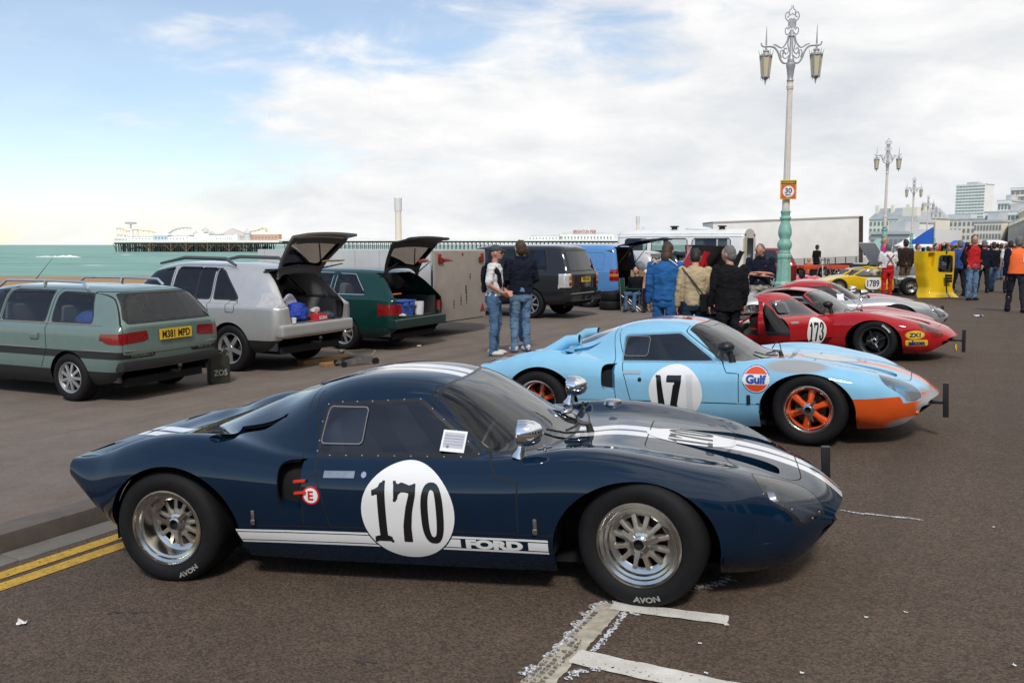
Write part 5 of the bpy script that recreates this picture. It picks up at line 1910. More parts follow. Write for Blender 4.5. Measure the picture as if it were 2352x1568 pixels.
def window_fittings(P, surf, vent=True):
	pr = P['doorR']
	U, V = (1, 0, 0), (0, 0, 1)
	if vent:
		f = rect_f(.225, .165, r=.03)
		decal('vent_panel', shape_mesh(f, (-.115, -.09, .115, .09), .02), glass('vent_perspex', (.72, .74, .78), 1.5), pr, surf, (-.285, -1.2, .785), U, V, .005)
		decal('vent_edge', shape_mesh(lambda x, y: np.abs(f(x, y)) - .003, (-.12, -.09, .12, .09), .006), M('perspex_edge', (.18, .18, .2), .3), pr, surf, (-.285, -1.2, .785), U, V, .006)
	rivets('window_screws', pr, surf, along(SIDE_WIN, .085), -1, r=.005)
def coupe_lightblue():
	T = pose_car('racing_coupe', 'pale blue and orange racing coupe with number 17 and orange wheels', 1.699, 8.264, .445, .048, .016)
	LB = spray_paint('pale_blue_paint', (.245, .52, .72), [((1.12, -.80, .64), (.30, .20, .065)), ((2.05, -.36, .33), (.20, .26, .10)), ((1.93, -.52, .16), (.30, .25, .075)), ((2.12, 0, .30), (.12, .5, .16))])
	OR = spray_paint('orange_paint', (.62, .085, .012), [((1.95, -.45, .15), (.26, .3, .07)), ((2.1, -.25, .28), (.16, .4, .12))])
	WH = M('white_stripe', (.80, .80, .80), .25, coat=.8)
	def mf(c):
		y = abs(c.y)
		if c.z > .30 and y < .105: return 1
		if c.x < -1.5 and .105 < y < .19: return 2
		if c.x > 1.35 and c.z < .385 and y > .2: return 1
		if c.x > 1.9 and c.z < .33: return 1
		return 0
	cuts = [lambda c: np.maximum(c[:, 2] - .385, 1.35 - c[:, 0])]
	P, surf = gt_body(T, dict(mats=[LB, OR, WH], matfn=mf, ycuts=[.105, .19], cuts=cuts, trim=M('blue_window_trim', (.16, .33, .46), .4), lampseal=LB))
	wheels4(T, 'star', steer=R(-4), spin=.35)
	window_fittings(P, surf)
	U, V = (1, 0, 0), (0, 0, 1)
	decal('number_disc', shape_mesh(disc_f(.236), (-.25, -.25, .25, .25), .022), WHITEP, T, surf, (.11, -1.2, .408), U, V, .0015)
	polys = [[(-.155, -.14), (-.095, -.14), (-.125, .14), (-.17, .14), (-.165, .115)], [(-.075, .14), (.055, .14), (.055, .085), (.005, -.14), (-.055, -.14), (-.012, .08), (-.075, .08)]]
	decal('race_number', poly_mesh(polys, .02), BLACKV, T, surf, (.11, -1.2, .415), U, V, .003)
	decal('tape_strip', shape_mesh(rect_f(.05, .30), (-.03, -.16, .03, .16), .03), M('clear_tape', (.66, .67, .67), .15, coat=.6), T, surf, (.235, -1.2, .40), U, V, .0035)
	# oil company roundel on the wing
	O = (.80, -1.2, .535)
	BLU = M('logo_blue', (.02, .07, .36), .35, coat=.5); ORG = M('logo_orange', (.72, .075, .015), .35, coat=.5)
	decal('sponsor_disc', shape_mesh(disc_f(.113), (-.12, -.12, .12, .12), .015), WHITEP, T, surf, O, U, V, .002)
	decal('sponsor_ring', shape_mesh(lambda x, y: np.abs(np.hypot(x, y) - .110) - .0025, (-.12, -.12, .12, .12), .006), BLU, T, surf, O, U, V, .003)
	decal('sponsor_orange', shape_mesh(lambda x, y: np.maximum(np.hypot(x, y) - .100, .043 - np.abs(y)), (-.12, -.12, .12, .12), .01), ORG, T, surf, O, U, V, .0035)
	decal('sponsor_band', shape_mesh(rect_f(.225, .085, r=.03), (-.12, -.05, .12, .05), .015), WHITEP, T, surf, O, U, V, .0032)
	decal('sponsor_name', text_mesh('Gulf', .092, .005), BLU, T, surf, O, U, V, .0045)
	pr = P['doorR']
	decal('door_handle', shape_mesh(rect_f(.15, .024), (-.08, -.015, .08, .015), .02), M('grey_handle', (.30, .40, .45), .4), pr, surf, (-.28, -1.2, .575), U, V, .005)
	decal('door_lock', shape_mesh(disc_f(.018), (-.02, -.02, .02, .02), .01), BLACKV, pr, surf, (-.205, -1.2, .515), U, V, .005)
	hh = surf.hit((.735, -2, .36), (0, 1, 0))[0]
	b = MB(); b.cbox((hh.x, hh.y - .004, .365), (.03, .012, .075)); b.build('body_clip', BLACKP, T, bevel=.003)
	# induction snorkels on the tail
	for y in (-.32, .22):
		p = surf.hit((-1.30, y, 2), (0, 0, -1))[0]; q = surf.hit((-1.02, y, 2), (0, 0, -1))[0]
		b = MB(); b.tube([p + Vector((-.10, 0, -.05)), p + Vector((.05, 0, .02)), q + Vector((-.06, 0, .055)), q + Vector((.06, 0, .065))], [.06, .065, .055, .05], 14, False); b.build('snorkel', LB, P['rear'], smooth=True)
		b = MB(); b.lathe([(.001, 0), (.048, 0)], 14, Matrix.Translation(q + Vector((.045, 0, .065))) @ Matrix.Rotation(R(90), 4, 'Y')); b.build('snorkel_mouth', DARK, P['rear'])
	# white patched panel on the bonnet
	decal('bonnet_patch', shape_mesh(lambda x, y: np.hypot(x / .17, (y) / .24) - 1, (-.18, -.25, .18, .25), .03), M('filler_white', (.62, .60, .57), .6, var=(12, .12)), P['front'], surf, (1.30, -.02, 1.5), (0, 1, 0), (-1, 0, 0), .002)
	mirror_black(T, surf, (.58, -.70), -1)
	wiper(T, surf, None, ((.83, .0), (.765, -.17)))
	timing_strut(T, 2.20, -.12, .14, .43, .05)
	for s_ in (-1, 1):
		b = MB(); b.ball((2.005, s_ * .47, .235), (.022, .03, .022), 10, 6); b.build('indicator', AMBER, P['front'], smooth=True)
	return T
coupe_lightblue()

def engine(T, bay=(-1.75, -.5)):
	"""mid engine, gearbox, frame rails and exhausts in the open tail"""
	AL = M('engine_alloy', (.30, .30, .29), .45, .7, var=(12, .25))
	b = MB(); b.box((-1.15, -.20, .22), (-.60, .20, .52)); b.box((-1.10, -.30, .46), (-.62, -.10, .60), Matrix.Rotation(R(-8), 4, 'X')); b.box((-1.10, .10, .46), (-.62, .30, .60), Matrix.Rotation(R(8), 4, 'X')); b.build('engine_block', AL, T, bevel=.02)
	for i in range(4):
		for y in (-.07, .07):
			b = MB(); b.lathe([(.028, 0), (.028, .09), (.045, .14)], 10, Matrix.Translation((-1.04 + i * .13, y, .56))); b.build('intake_trumpet', AL, T, smooth=True)
	b = MB(); b.box((-1.65, -.14, .22), (-1.15, .14, .44)); b.build('gearbox', AL, T, bevel=.03)
	for s_ in (-1, 1):
		b = MB(); b.tube([(-.52, s_ * .55, .62), (-1.2, s_ * .42, .58), (-1.75, s_ * .38, .45)], .02, 7); b.build('frame_rail', BLACKP, T)
		b = MB(); b.tube([(-.75, s_ * .24, .48), (-.95, s_ * .38, .44), (-1.3, s_ * .22, .52), (-1.85, s_ * .16, .50)], .035, 9); b.build('exhaust_pipe', M('white_exhaust', (.6, .58, .54), .5), T, smooth=True)
		b = MB(); b.bar((-1.2, s_ * .14, .35), (-1.2, s_ * .72, .29), .05, .03); b.build('suspension_arm', AL, T)
def hinge_z(o, p, ang):
	o.matrix_basis = Matrix.Translation(p) @ Matrix.Rotation(ang, 4, 'Z') @ Matrix.Translation(-Vector(p))
def hinge_y(o, p, ang):
	o.matrix_basis = Matrix.Translation(p) @ Matrix.Rotation(ang, 4, 'Y') @ Matrix.Translation(-Vector(p))
def coupe_red():
	T = pose_car('racing_coupe', 'red racing coupe number 173 with its door open and tail raised', 4.544, 13.551, .569, .023, .033)
	RD = paint('race_red', (.40, .012, .016), .35)
	P, surf = gt_body(T, dict(mats=[RD], matfn=lambda c: 0, trim=RD, lampseal=RD))
	LET = M('tyre_white', (.75, .75, .73), .7)
	wheels4(T, 'dark', spin=.4, brand=('Hoosier', .250, R(48), .045, False, LET, 1.0))
	U, V = (1, 0, 0), (0, 0, 1)
	roundel(P['doorR'], surf, (.24, -1.2, .43), U, V, .20, '173', .27, .72)
	pr = P['doorR']
	decal('door_handle', shape_mesh(rect_f(.15, .022), (-.08, -.015, .08, .015), .02), ALLOY, pr, surf, (-.20, -1.2, .575), U, V, .005)
	f = rect_f(.24, .15, r=.03)
	decal('vent_panel', shape_mesh(f, (-.13, -.09, .13, .09), .02), glass('vent_perspex', (.72, .74, .78), 1.5), pr, surf, (-.25, -1.2, .78), U, V, .02)
	inner = extruded = None
	hinge_z(P['doorR'], (.62, -.80, 0), R(64))
	hinge_y(P['rear'], (-1.78, 0, .36), R(-66))
	engine(T)
	b = MB(); b.bar((-.50, -.62, .66), (-1.0, -.70, .32), .045, .03); b.build('rear_stay', RD, T)
	# sponsor stickers on the nose
	YL = M('sticker_yellow', (.80, .52, .02), .4, coat=.4); NB = M('sticker_navy', (.02, .03, .16), .4)
	O = (1.72, -1.6, .385)
	decal('oil_sticker', shape_mesh(lambda x, y: np.hypot(x / .115, y / .062) - 1, (-.12, -.07, .12, .07), .015), YL, T, surf, O, U, V, .002)
	decal('oil_sticker_edge', shape_mesh(lambda x, y: np.abs(np.hypot(x / .115, y / .062) - .93) - .035, (-.12, -.07, .12, .07), .006), M('sticker_tan', (.40, .22, .03), .4), T, surf, O, U, V, .003)
	decal('oil_lettering', text_mesh('ZX1', .075, .004), NB, T, surf, O, U, V, .004)
	O = (1.74, -1.6, .275)
	decal('brake_sticker', shape_mesh(rect_f(.265, .085, r=.015), (-.14, -.05, .14, .05), .02), YL, T, surf, O, U, V, .002)
	decal('brake_lettering', text_mesh('alcon', .088, .006), NB, T, surf, O, U, V, .004)
	mirror_black(T, surf, (.60, -.72), -1)
	wiper(T, surf, None, ((.83, .0), (.765, -.17)))
	timing_strut(T, 2.24, -.05, .10, .42, .06)
	ring = [(2.17, -.10 + .045 * math.cos(a), .16 + .045 * math.sin(a)) for a in np.linspace(0, 2 * math.pi, 17)]
	b = MB(); b.tube(ring, .010, 6, False); b.build('tow_ring', M('ring_yellow', (.7, .45, .03), .5), T, smooth=True)
	return T
coupe_red()
def coupe_silver():
	T = pose_car('racing_coupe', 'silver and red racing coupe behind the red one, red along its middle', 5.643, 15.977, .245, .035, .068)
	SV = paint('race_silver', (.42, .43, .44), .35, .4)
	RD = paint('race_red', (.40, .012, .016), .35)
	mf = lambda c: 1 if (abs(c.y) < .55 and c.z > .30 and c.x < 1.85) else 0
	P, surf = gt_body(T, dict(mats=[SV, RD], matfn=mf, ycuts=[.55], trim=BLACKP))
	wheels4(T, 'dark', spin=.1)
	window_fittings(P, surf, False)
	U, V = (1, 0, 0), (0, 0, 1)
	decal('paper_card', shape_mesh(rect_f(.11, .10), (-.06, -.06, .06, .06), .03), M('paper', (.75, .75, .76), .8), P['doorR'], surf, (.31, -1.2, .705), U, V, .004)
	mirror_chrome(T, surf, (.66, -.72), -1)
	mirror_chrome(T, surf, (.66, .72), 1)
	wiper(T, surf, None, ((.83, .0), (.765, -.17)))
	timing_strut(T, 2.14, .30, .20, .46, .04)
	decal('amber_sticker', shape_mesh(lambda x, y: np.hypot(x / .06, y / .03) - 1, (-.07, -.04, .07, .04), .012), M('logo_orange', (.72, .075, .015), .35, coat=.5), T, surf, (.88, -.60, 1.5), (1, 0, 0), (0, 1, 0), .002)
	return T
coupe_silver()
# ------------------------------------------------------------------ ordinary parked cars, nose to the sea
TRIMB = M('car_black_trim', (0.016, 0.016, 0.017), 0.55, var=(20, .15))
CARPET = M('car_carpet', (0.035, 0.035, 0.037), 0.95)
CAR_GLASS = glass('car_glass', (0.72, 0.78, 0.77), .85)
DARK_GLASS = glass('dark_car_glass', (0.16, 0.17, 0.20), .9)
CHRTRIM = M('bright_trim', (0.75, 0.75, 0.75), 0.2, 0.9)
PLATEY = M('plate_yellow', (0.74, 0.47, 0.02), 0.4)
def car_loft(rows, q, warp, seg, capcols=14, capbulge=0.0):
	G = loft(rows, 0, seg, None, q, 'pchip')
	G[:, :, 0] = warp(G[:, :, 0], G[:, :, 1], G[:, :, 2])
	bm, V = grid_bm(G)
	for ri, rev in ((0, False), (-1, True)):
		row = V[ri]
		half = len(row) // 2
		lev = []
		for k in range(half + 1):
			a, d = row[k], row[len(row) - 1 - k]
			if a is d: lev.append([a]); continue
			L_ = [a]
			for j in range(1, capcols):
				t = j / capcols
				p = a.co.lerp(d.co, t)
				bul = capbulge * (1 - (2 * t - 1) ** 2)
				p.x += bul if ri == -1 else -bul
				L_.append(bm.verts.new(p))
			L_.append(d)
			lev.append(L_)
		for A_, B_ in zip(lev[:-1], lev[1:]):
			if len(B_) == 1:
				for j in range(capcols):
					try: bm.faces.new((A_[j], A_[j + 1], B_[0]))
					except ValueError: pass
			else:
				for j in range(capcols):
					try: bm.faces.new((A_[j], A_[j + 1], B_[j + 1], B_[j]))
					except ValueError: pass
	bmesh.ops.recalc_face_normals(bm, faces=bm.faces)
	zt = max(v.co.z for v in bm.verts) - .06
	if sum(f.normal.z for f in bm.faces if f.calc_center_median().z > zt) < 0: bmesh.ops.reverse_faces(bm, faces=bm.faces)
	return bm
def gate_walls(bm, lay, regs, surf, th, mat, parent):
	vs, fs = [], []
	for fc in bm.faces:
		if fc[lay] not in regs: continue
		for l in fc.loops:
			oth = [g for g in l.edge.link_faces if g is not fc]
			if not oth or oth[0][lay] not in regs:
				a, b_ = l.vert.co, l.link_loop_next.vert.co
				k = len(vs)
				vs += [a.copy(), b_.copy(), b_ - surf.normal(b_) * th, a - surf.normal(a) * th]
				fs.append((k, k + 1, k + 2, k + 3))
	me = bpy.data.meshes.new('gate_edge')
	me.from_pydata(vs, [], fs)
	return link('gate_edge', me, mat, parent)
def road_car(T, spec):
	"""estate or off-roader built from one surface: body, side and rear windows, lamps, arches, optional open tailgate"""
	bm = car_loft(spec['rows'], spec['q'], spec['warp'], spec.get('seg', [3, 5, 5, 4, 6, 5, 5]), capbulge=spec.get('bulge', .04))
	surf = Surf(bm)
	lay = bm.faces.layers.int.new('reg')
	X = lambda c: c[:, 0]
	Y = lambda c: np.abs(c[:, 1])
	Yr = lambda c: c[:, 1]
	Z = lambda c: c[:, 2]
	xr = spec['xr']                                    # local x of the rearmost skin
	BODY, TRIM, GLS, GATE, GGL, GTRIM, ARCH, LAMP1, LAMP2, BUMP, HOLE, WS, CLAD = range(13)
	wb, rr, wz = spec['wb'] / 2, spec['arch'], spec['wz']
	if 'clad' in spec: cut(bm, lambda c: Z(c) - spec['clad'], CLAD, lay)
	for a_, b_ in spec.get('strips', []): cut(bm, lambda c: np.maximum(np.abs(Z(c) - a_) - b_, .3 - np.hypot(Yr(c), 0)), BUMP, lay)
	for xw in (wb + spec.get('dx', 0), -wb + spec.get('dx', 0)):
		cut(bm, lambda c: np.maximum(np.hypot(X(c) - xw, Z(c) - wz) - rr, .45 - Y(c)), ARCH, lay)
		cut(bm, lambda c: np.maximum(np.maximum(np.abs(X(c) - xw) - rr * .97, Z(c) - wz), .45 - Y(c)), ARCH, lay)
	for w in spec['windows']:
		cut(bm, lambda c: np.maximum(sd_poly(X(c), Z(c), w) - spec.get('tw', .022), .3 - Y(c)), TRIM, lay)
	for w in spec['windows']:
		cut(bm, lambda c: np.maximum(sd_poly(X(c), Z(c), w), .3 - Y(c)), GLS, lay)
	for ln in spec.get('seams', []):
		o_ = sorted(ln, key=lambda p: p[1])
		d_ = lambda c: X(c) - np.interp(Z(c), [p[1] for p in o_], [p[0] for p in o_])
		lim = lambda c: np.maximum(np.maximum(o_[0][1] - Z(c), Z(c) - o_[-1][1]), .3 - Y(c))
		cut(bm, lambda c: np.maximum(d_(c), lim(c)))
		cut(bm, lambda c: np.maximum(np.abs(d_(c)) - .006, lim(c)), HOLE, lay, {BODY, CLAD, BUMP})
	rear = lambda c: X(c) - (xr + spec.get('rdepth', .45))
	# windscreen
	if 'ws' in spec: cut(bm, lambda c: np.maximum(np.maximum(sd_poly(X(c), Z(c), spec['ws']), Y(c) - spec['wsy']), -(X(c) - .2)), WS, lay)
	if 'gate' in spec:
		cut(bm, lambda c: np.maximum(sd_poly(Yr(c), Z(c), spec['gate']), rear(c)), GATE, lay)
		cut(bm, lambda c: np.maximum(np.abs(sd_poly(Yr(c), Z(c), spec['gate'])) - .004, rear(c)), HOLE, lay)
	cut(bm, lambda c: np.maximum(sd_poly(Yr(c), Z(c), spec['rwin']) - .03, rear(c)), GTRIM, lay)
	cut(bm, lambda c: np.maximum(sd_poly(Yr(c), Z(c), spec['rwin']), rear(c)), GGL, lay)
	for poly, reg, xdep in spec['lamps']:
		cut(bm, lambda c: np.maximum(sd_poly(Y(c), Z(c), poly), X(c) - (xr + xdep)), reg, lay)
	P = {}
	pm = spec['paint']
	P['body'] = region_obj('body', bm, lay, {BODY}, pm, T, surf)
	region_obj('lower_cladding', bm, lay, {CLAD}, spec.get('cladm', TRIMB), T, surf)
	region_obj('rub_strip', bm, lay, {BUMP}, TRIMB, T, surf)
	pg = region_obj('panel_gap', bm, lay, {HOLE}, GAPM, T, surf)
	if pg: pg['kind'] = 'stuff'
	for s_ in (-1, 1):
		for fc in bm.faces:
			if fc[lay] == TRIM and fc.calc_center_median().y * s_ > 0: fc[lay] = 150
		region_obj('window_frame', bm, lay, {150}, spec.get('trimm', TRIMB), T, surf)
		for fc in bm.faces:
			if fc[lay] == 150: fc[lay] = 151
	# each side window its own pane
	panes = []
	for fc in bm.faces:
		if fc[lay] == GLS:
			c = fc.calc_center_median()
			k = 0
			best = 9
			for i, w in enumerate(spec['windows']):
				d = float(sd_poly(np.array([c.x]), np.array([c.z]), w)[0])
				if d < best: best, k = d, i
			fc[lay] = 200 + 2 * k + (1 if c.y > 0 else 0)
	for k in range(2 * len(spec['windows'])):
		region_obj('window', bm, lay, {200 + k}, spec.get('glass', CAR_GLASS), T, surf)
	if 'ws' in spec: region_obj('windscreen', bm, lay, {WS}, CAR_GLASS, T, surf)
	gate_parent = T
	if spec.get('open'):
		G = empty('tailgate', (xr + spec['hinge'][0], 0, spec['hinge'][1])); G.parent = T
		off = Matrix.Translation((-(xr + spec['hinge'][0]), 0, -spec['hinge'][1]))
		outs = [region_obj('outer_skin', bm, lay, {GATE}, pm, G, surf), region_obj('rear_window', bm, lay, {GGL}, spec.get('rglass', CAR_GLASS), G, surf),
				region_obj('window_border', bm, lay, {GTRIM}, TRIMB, G, surf)]
		# inner panel, set in from the skin
		zin = spec.get('inner_z', 0)
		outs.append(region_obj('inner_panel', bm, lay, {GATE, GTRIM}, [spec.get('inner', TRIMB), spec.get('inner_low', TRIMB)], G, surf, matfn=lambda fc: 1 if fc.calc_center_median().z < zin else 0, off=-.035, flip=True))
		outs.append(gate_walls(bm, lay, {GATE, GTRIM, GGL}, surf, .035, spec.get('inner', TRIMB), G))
		for o in outs:
			if o: o.data.transform(off)
		# edge between skin and inner panel
		G.rotation_euler = (0, spec['open'], 0)
		gate_parent = G
	else:
		P['gate'] = region_obj('tailgate', bm, lay, {GATE}, pm, T, surf)
		gate_parent = P['gate'] or T
		region_obj('rear_window', bm, lay, {GGL}, spec.get('rglass', CAR_GLASS), gate_parent, surf)
		region_obj('rear_window_border', bm, lay, {GTRIM}, TRIMB, gate_parent, surf)
	for reg, mt, nm in ((LAMP1, spec.get('lamp1m', REDLENS), 'tail_light'), (LAMP2, spec.get('lamp2m', AMBER), 'rear_indicator')):
		for s_ in (0, 1):
			for fc in bm.faces:
				if fc[lay] == reg and (fc.calc_center_median().y > 0) == bool(s_): fc[lay] = 300
			region_obj(nm, bm, lay, {300}, mt, T, surf, off=.004)
			for fc in bm.faces:
				if fc[lay] == 300: fc[lay] = 99
	P['surf'] = surf
	# wheels and wells
	W = spec['W'] / 2
	for xw in (wb + spec.get('dx', 0), -wb + spec.get('dx', 0)):
		for s_ in (-1, 1):
			make_wheel(T, (xw, s_ * (W - .015), spec['wr']), s_, spec['wheel'], deep=.03, width=.2, rad=spec['wr'] + .004, lip=spec['lip'], spin=.3)
			ww = MB()
			pts = [(xw + (rr + .01) * math.cos(math.pi * i / 14), wz + (rr + .01) * math.sin(math.pi * i / 14)) for i in range(15)]
			vs = [(x, s_ * (W - .36), z) for x, z in pts] + [(x, s_ * (W - .05), z) for x, z in pts]
			n = len(pts)
			ww.add(vs, [(i, i + 1, n + i + 1, n + i) for i in range(n - 1)] + [tuple(range(n))])
			ww.build('wheel_well', DARK, T)
	# under-floor, interior
	zb = spec['zfloor']
	b = MB(); b.box((xr + .12, -W + .22, zb - .06), (xr + spec['L'] - .25, W - .22, zb + .04)); b.build('underbody', DARK, T)
	b = MB(); zl = spec.get('zload', zb + .32)
	b.box((xr + .10, -W + .14, zl - .03), (xr + 1.25, W - .14, zl))
	b.box((xr + 1.25, -W + .16, zb + .04), (xr + 3.3, W - .16, zb + .08))
	for s_ in (-1, 1): b.box((xr + .12, s_ * (W - .13) - .02, zb), (xr + spec['L'] - 1.4, s_ * (W - .13) + .02, spec['belt'] - .04))
	b.build('interior_floor', CARPET, T)
	seatm = spec.get('seatm', M('seat_cloth', (0.17, 0.17, 0.18), .9))
	for xs_, ys_ in () if spec.get('noseat') else ((xr + 1.3, (-.36, .36)), (xr + 2.25, (-.36, .36))):
		for y in ys_:
			b = MB()
			b.box((xs_ + .05, y - .25, zb + .2), (xs_ + .6, y + .25, zb + .36))
			m4 = Matrix.Translation((xs_ + .05, y, zb + .3)) @ Matrix.Rotation(R(-12), 4, 'Y')
			b.box((-.07, -.25, 0), (.07, .25, .62), m4); b.box((-.04, -.13, .66), (.05, .13, .84), m4)
			b.build('seat', seatm, T, bevel=.03)
	b = MB(); b.box((xr + 3.15, -W + .16, spec['belt'] - .16), (xr + 3.5, W - .16, spec['belt'] - .02)); b.build('dashboard', TRIMB, T, bevel=.04)
	bm.free()
	return P, surf, gate_parent
def on_surf(surf, o, d):
	h = surf.hit(o, d)
	return h[0], surf.normal(h[0])
def plate(T, pos, txt, w=.52, h=.11, mat=PLATEY, tilt=0.0):
	"""number plate on a rear face (facing -X)"""
	e = empty('number_plate', pos); e.parent = T
	e.rotation_euler = (0, tilt, 0)
	b = MB(); b.box((-.012, -w / 2, -h / 2), (0, w / 2, h / 2)); b.build('plate', mat, e)
	if txt:
		vs, fs = text_mesh(txt, h * .98, .004, sx=.8)
		flat_print('lettering', (vs, fs), M('plate_black', (.015, .015, .015), .5), e, (-.0135, 0, 0), (0, -1, 0), (0, 0, 1))
	return e
def place(T, u, v, head, local, sc=1.0):
	"""put local ground point `local` of T under pixel-surveyed ground point"""
	g = at_ground(u, v)
	rz = math.pi / 2 + head          # heading measured left of +Y
	T.rotation_euler = (0, 0, rz)
	T.scale = (sc, sc, sc)
	c, s_ = math.cos(rz) * sc, math.sin(rz) * sc
	T.location = (g.x - (c * local[0] - s_ * local[1]), g.y - (s_ * local[0] + c * local[1]), g.z)

def row8(x, sb, w, belt, roofz, rw, gb, wz=.30):
	"""half section: sill bottom z, half width, belt z, roof z, roof half width, glass-base half width"""
	return (x, [(w - .10, sb), (w - .03, sb + .10), (w, sb + wz), (w - .012, belt - .05), (gb, belt), (rw, roofz - .085), (rw * .62, roofz - .012), (0, roofz)])
def thing_on(T, name, label, cat, local, build, rz=0.0):
	"""a loose thing lying in or on vehicle T, top-level, at T's local point"""
	m = Matrix.Translation(T.location) @ Matrix.Rotation(T.rotation_euler[2], 4, 'Z') @ Matrix.Scale(T.scale[0], 4)
	e = empty(name, m @ Vector(local), T.rotation_euler[2] + rz, label, cat)
	build(e)
	return e
# ---- grey-green estate
def estate_teal():
	T = empty('estate_car', label='grey-green estate car with silver roof rails and yellow rear plate', cat='car')
	xr = -2.28
	zz = lambda: None
	def row(x, sb, w, belt, roofz, rw, gb):  # sill bottom z, half width, belt z, roof z, roof half width, glass base half width
		return (x, [(w - .10, sb), (w - .03, sb + .10), (w, sb + .30), (w - .012, belt - .05), (gb, belt), (rw, roofz - .085), (rw * .62, roofz - .012), (0, roofz)])
	rows = [row(xr, .40, .80, .93, 1.365, .56, .765), row(xr + .10, .30, .835, .94, 1.39, .585, .79), row(xr + .5, .22, .85, .945, 1.41, .60, .80), row(xr + 1.3, .20, .852, .945, 1.42, .605, .805),
			row(xr + 2.2, .20, .852, .945, 1.415, .60, .805), row(xr + 2.62, .20, .852, .94, 1.37, .585, .80), row(xr + 3.05, .20, .85, .93, 1.13, .60, .785), row(xr + 3.30, .20, .845, .92, .965, .62, .75),
			row(xr + 3.7, .21, .83, .88, .90, .55, .70), row(xr + 4.2, .24, .79, .80, .82, .5, .65), row(xr + 4.40, .30, .70, .66, .68, .45, .58)]
	q = np.concatenate([np.linspace(xr, xr + .3, 8, endpoint=False), np.linspace(xr + .3, xr + 4.40, 74)])
	def warp(x, y, z):
		k = np.clip(1 - (x - xr) / .9, 0, 1)
		return x + k * np.clip(z - .95, 0, 1) * .62 + np.clip(1 - (x - xr) / .25, 0, 1) * (np.clip(.62 - z, 0, .4) * .25)
	wins = [round_poly([(xr + .48, .985), (xr + 1.17, .985), (xr + 1.17, 1.33), (xr + .60, 1.315)], .05), round_poly([(xr + 1.30, .985), (xr + 2.08, .985), (xr + 2.08, 1.34), (xr + 1.30, 1.337)], .04), round_poly([(xr + 2.17, .985), (xr + 3.0, .985), (xr + 2.66, 1.305), (xr + 2.17, 1.34)], .04)]
	spec = dict(rows=rows, q=q, warp=warp, xr=xr, wb=2.67, dx=.0 , arch=.335, wz=.30, W=1.70, L=4.4, wr=.298, lip=.195, wheel='road9', windows=wins, rdepth=.62,
		paint=paint('greygreen_metallic', (0.165, 0.235, 0.215), .38, .25), rwin=round_poly([(-.70, 1.0), (.70, 1.0), (.545, 1.31), (-.545, 1.31)], .05), gate=round_poly([(-.775, .60), (.775, .60), (.765, .95), (.58, 1.35), (-.58, 1.35), (-.765, .95)], .03),
		lamps=[(round_poly([(.40, .76), (.84, .735), (.84, .865), (.42, .885)], .015), 7, .30)], clad=.40, strips=[(.60, .045)], zfloor=.26, belt=.95, zload=.55,
		seams=[[(xr + 1.235, 1.38), (xr + 1.235, .95), (xr + 1.22, .64), (xr + 1.33, .40)], [(xr + 2.12, 1.38), (xr + 2.12, .40)]], trimm=TRIMB)
	spec['wb'] = 2.67; spec['dx'] = -.10
	P, surf, gp = road_car(T, spec)
	hp = surf.hit((xr - 2, 0, .815), (1, 0, 0))[0]
	plate(T, (hp.x - .012, -.02, .815), 'M381 MPD', .53, .13)
	b = MB(); b.box((xr - .03, -.80, .41), (xr + .25, .80, .52)); b.build('rear_bumper', TRIMB, T, bevel=.03)
	for s_, nm in ((-1, 'r'), (1, 'l')):
		b = MB()
		y = s_ * .60
		b.tube([(xr + .72, y, 1.385), (xr + .82, y, 1.465), (xr + 1.35, y, 1.475), (xr + 2.2, y, 1.47), (xr + 2.35, y, 1.385)], .018, 8)
		b.bar((xr + 1.5, y, 1.39), (xr + 1.47, y, 1.475), .04, .02)
		b.build('roof_rail', CHRTRIM, T, smooth=True)
	b = MB(); b.tube([(xr + 1.9, .45, 1.44), (xr + 1.50, .47, 1.75)], [.006, .002], 5); b.build('aerial', BLACKP, T)
	b = MB(); b.tube([(xr + .17, .0, .985), (xr + .11, -.06, 1.03), (xr + .24, -.42, 1.07)], [.018, .012, .008], 6); b.build('rear_wiper', BLACKP, T)
	b = MB()
	for z in (.965,):
		pts = [surf.hit((x, 3, z), (0, -1, 0))[0] for x in np.linspace(xr + .3, xr + 3.0, 24)]
		b.tube([p + Vector((0, .004, 0)) for p in pts if p], .008, 5)
	pts = [surf.hit((x, 3, .655), (0, -1, 0))[0] for x in list(np.linspace(xr + .12, xr + .55, 7)) + list(np.linspace(xr + 1.3, xr + 3.4, 16))]
	b.tube([p + Vector((0, .004, 0)) for p in pts if p][:7], .008, 5); b.tube([p + Vector((0, .004, 0)) for p in pts if p][7:], .008, 5)
	b.build('bright_strips', CHRTRIM, T, smooth=True)['kind'] = 'stuff'
	b = MB(); b.tube([(xr - .012, -.76, .655), (xr - .018, 0, .655), (xr - .012, .76, .655)], .008, 5); b.build('tailgate_strip', CHRTRIM, T)
	flat_print('maker_name', text_mesh('PEUGEOT', .058, .001, sx=1.35), ALLOY, T, (xr - .052, .52, .60), (0, -1, 0), (0, 0, 1))
	flat_print('model_name', text_mesh('405 GTX', .05, .001, sx=1.3), ALLOY, T, (xr - .052, -.52, .60), (0, -1, 0), (0, 0, 1))
	b = MB(); b.tube([(xr + .05, 0, .33), (xr - .10, 0, .33), (xr - .12, 0, .38)], .02, 8); b.ball((xr - .12, 0, .40), .03); b.build('tow_hitch', BLACKP, T, smooth=True)
	for i, x in enumerate((xr + 1.42, xr + 2.30)):
		h, n = on_surf(surf, (x, 3, .80), (0, -1, 0))
		b = MB(); b.cbox((h.x, h.y + .008, h.z), (.15, .03, .07)); b.build('door_handle', P['body'].data.materials[0], T, bevel=.01)
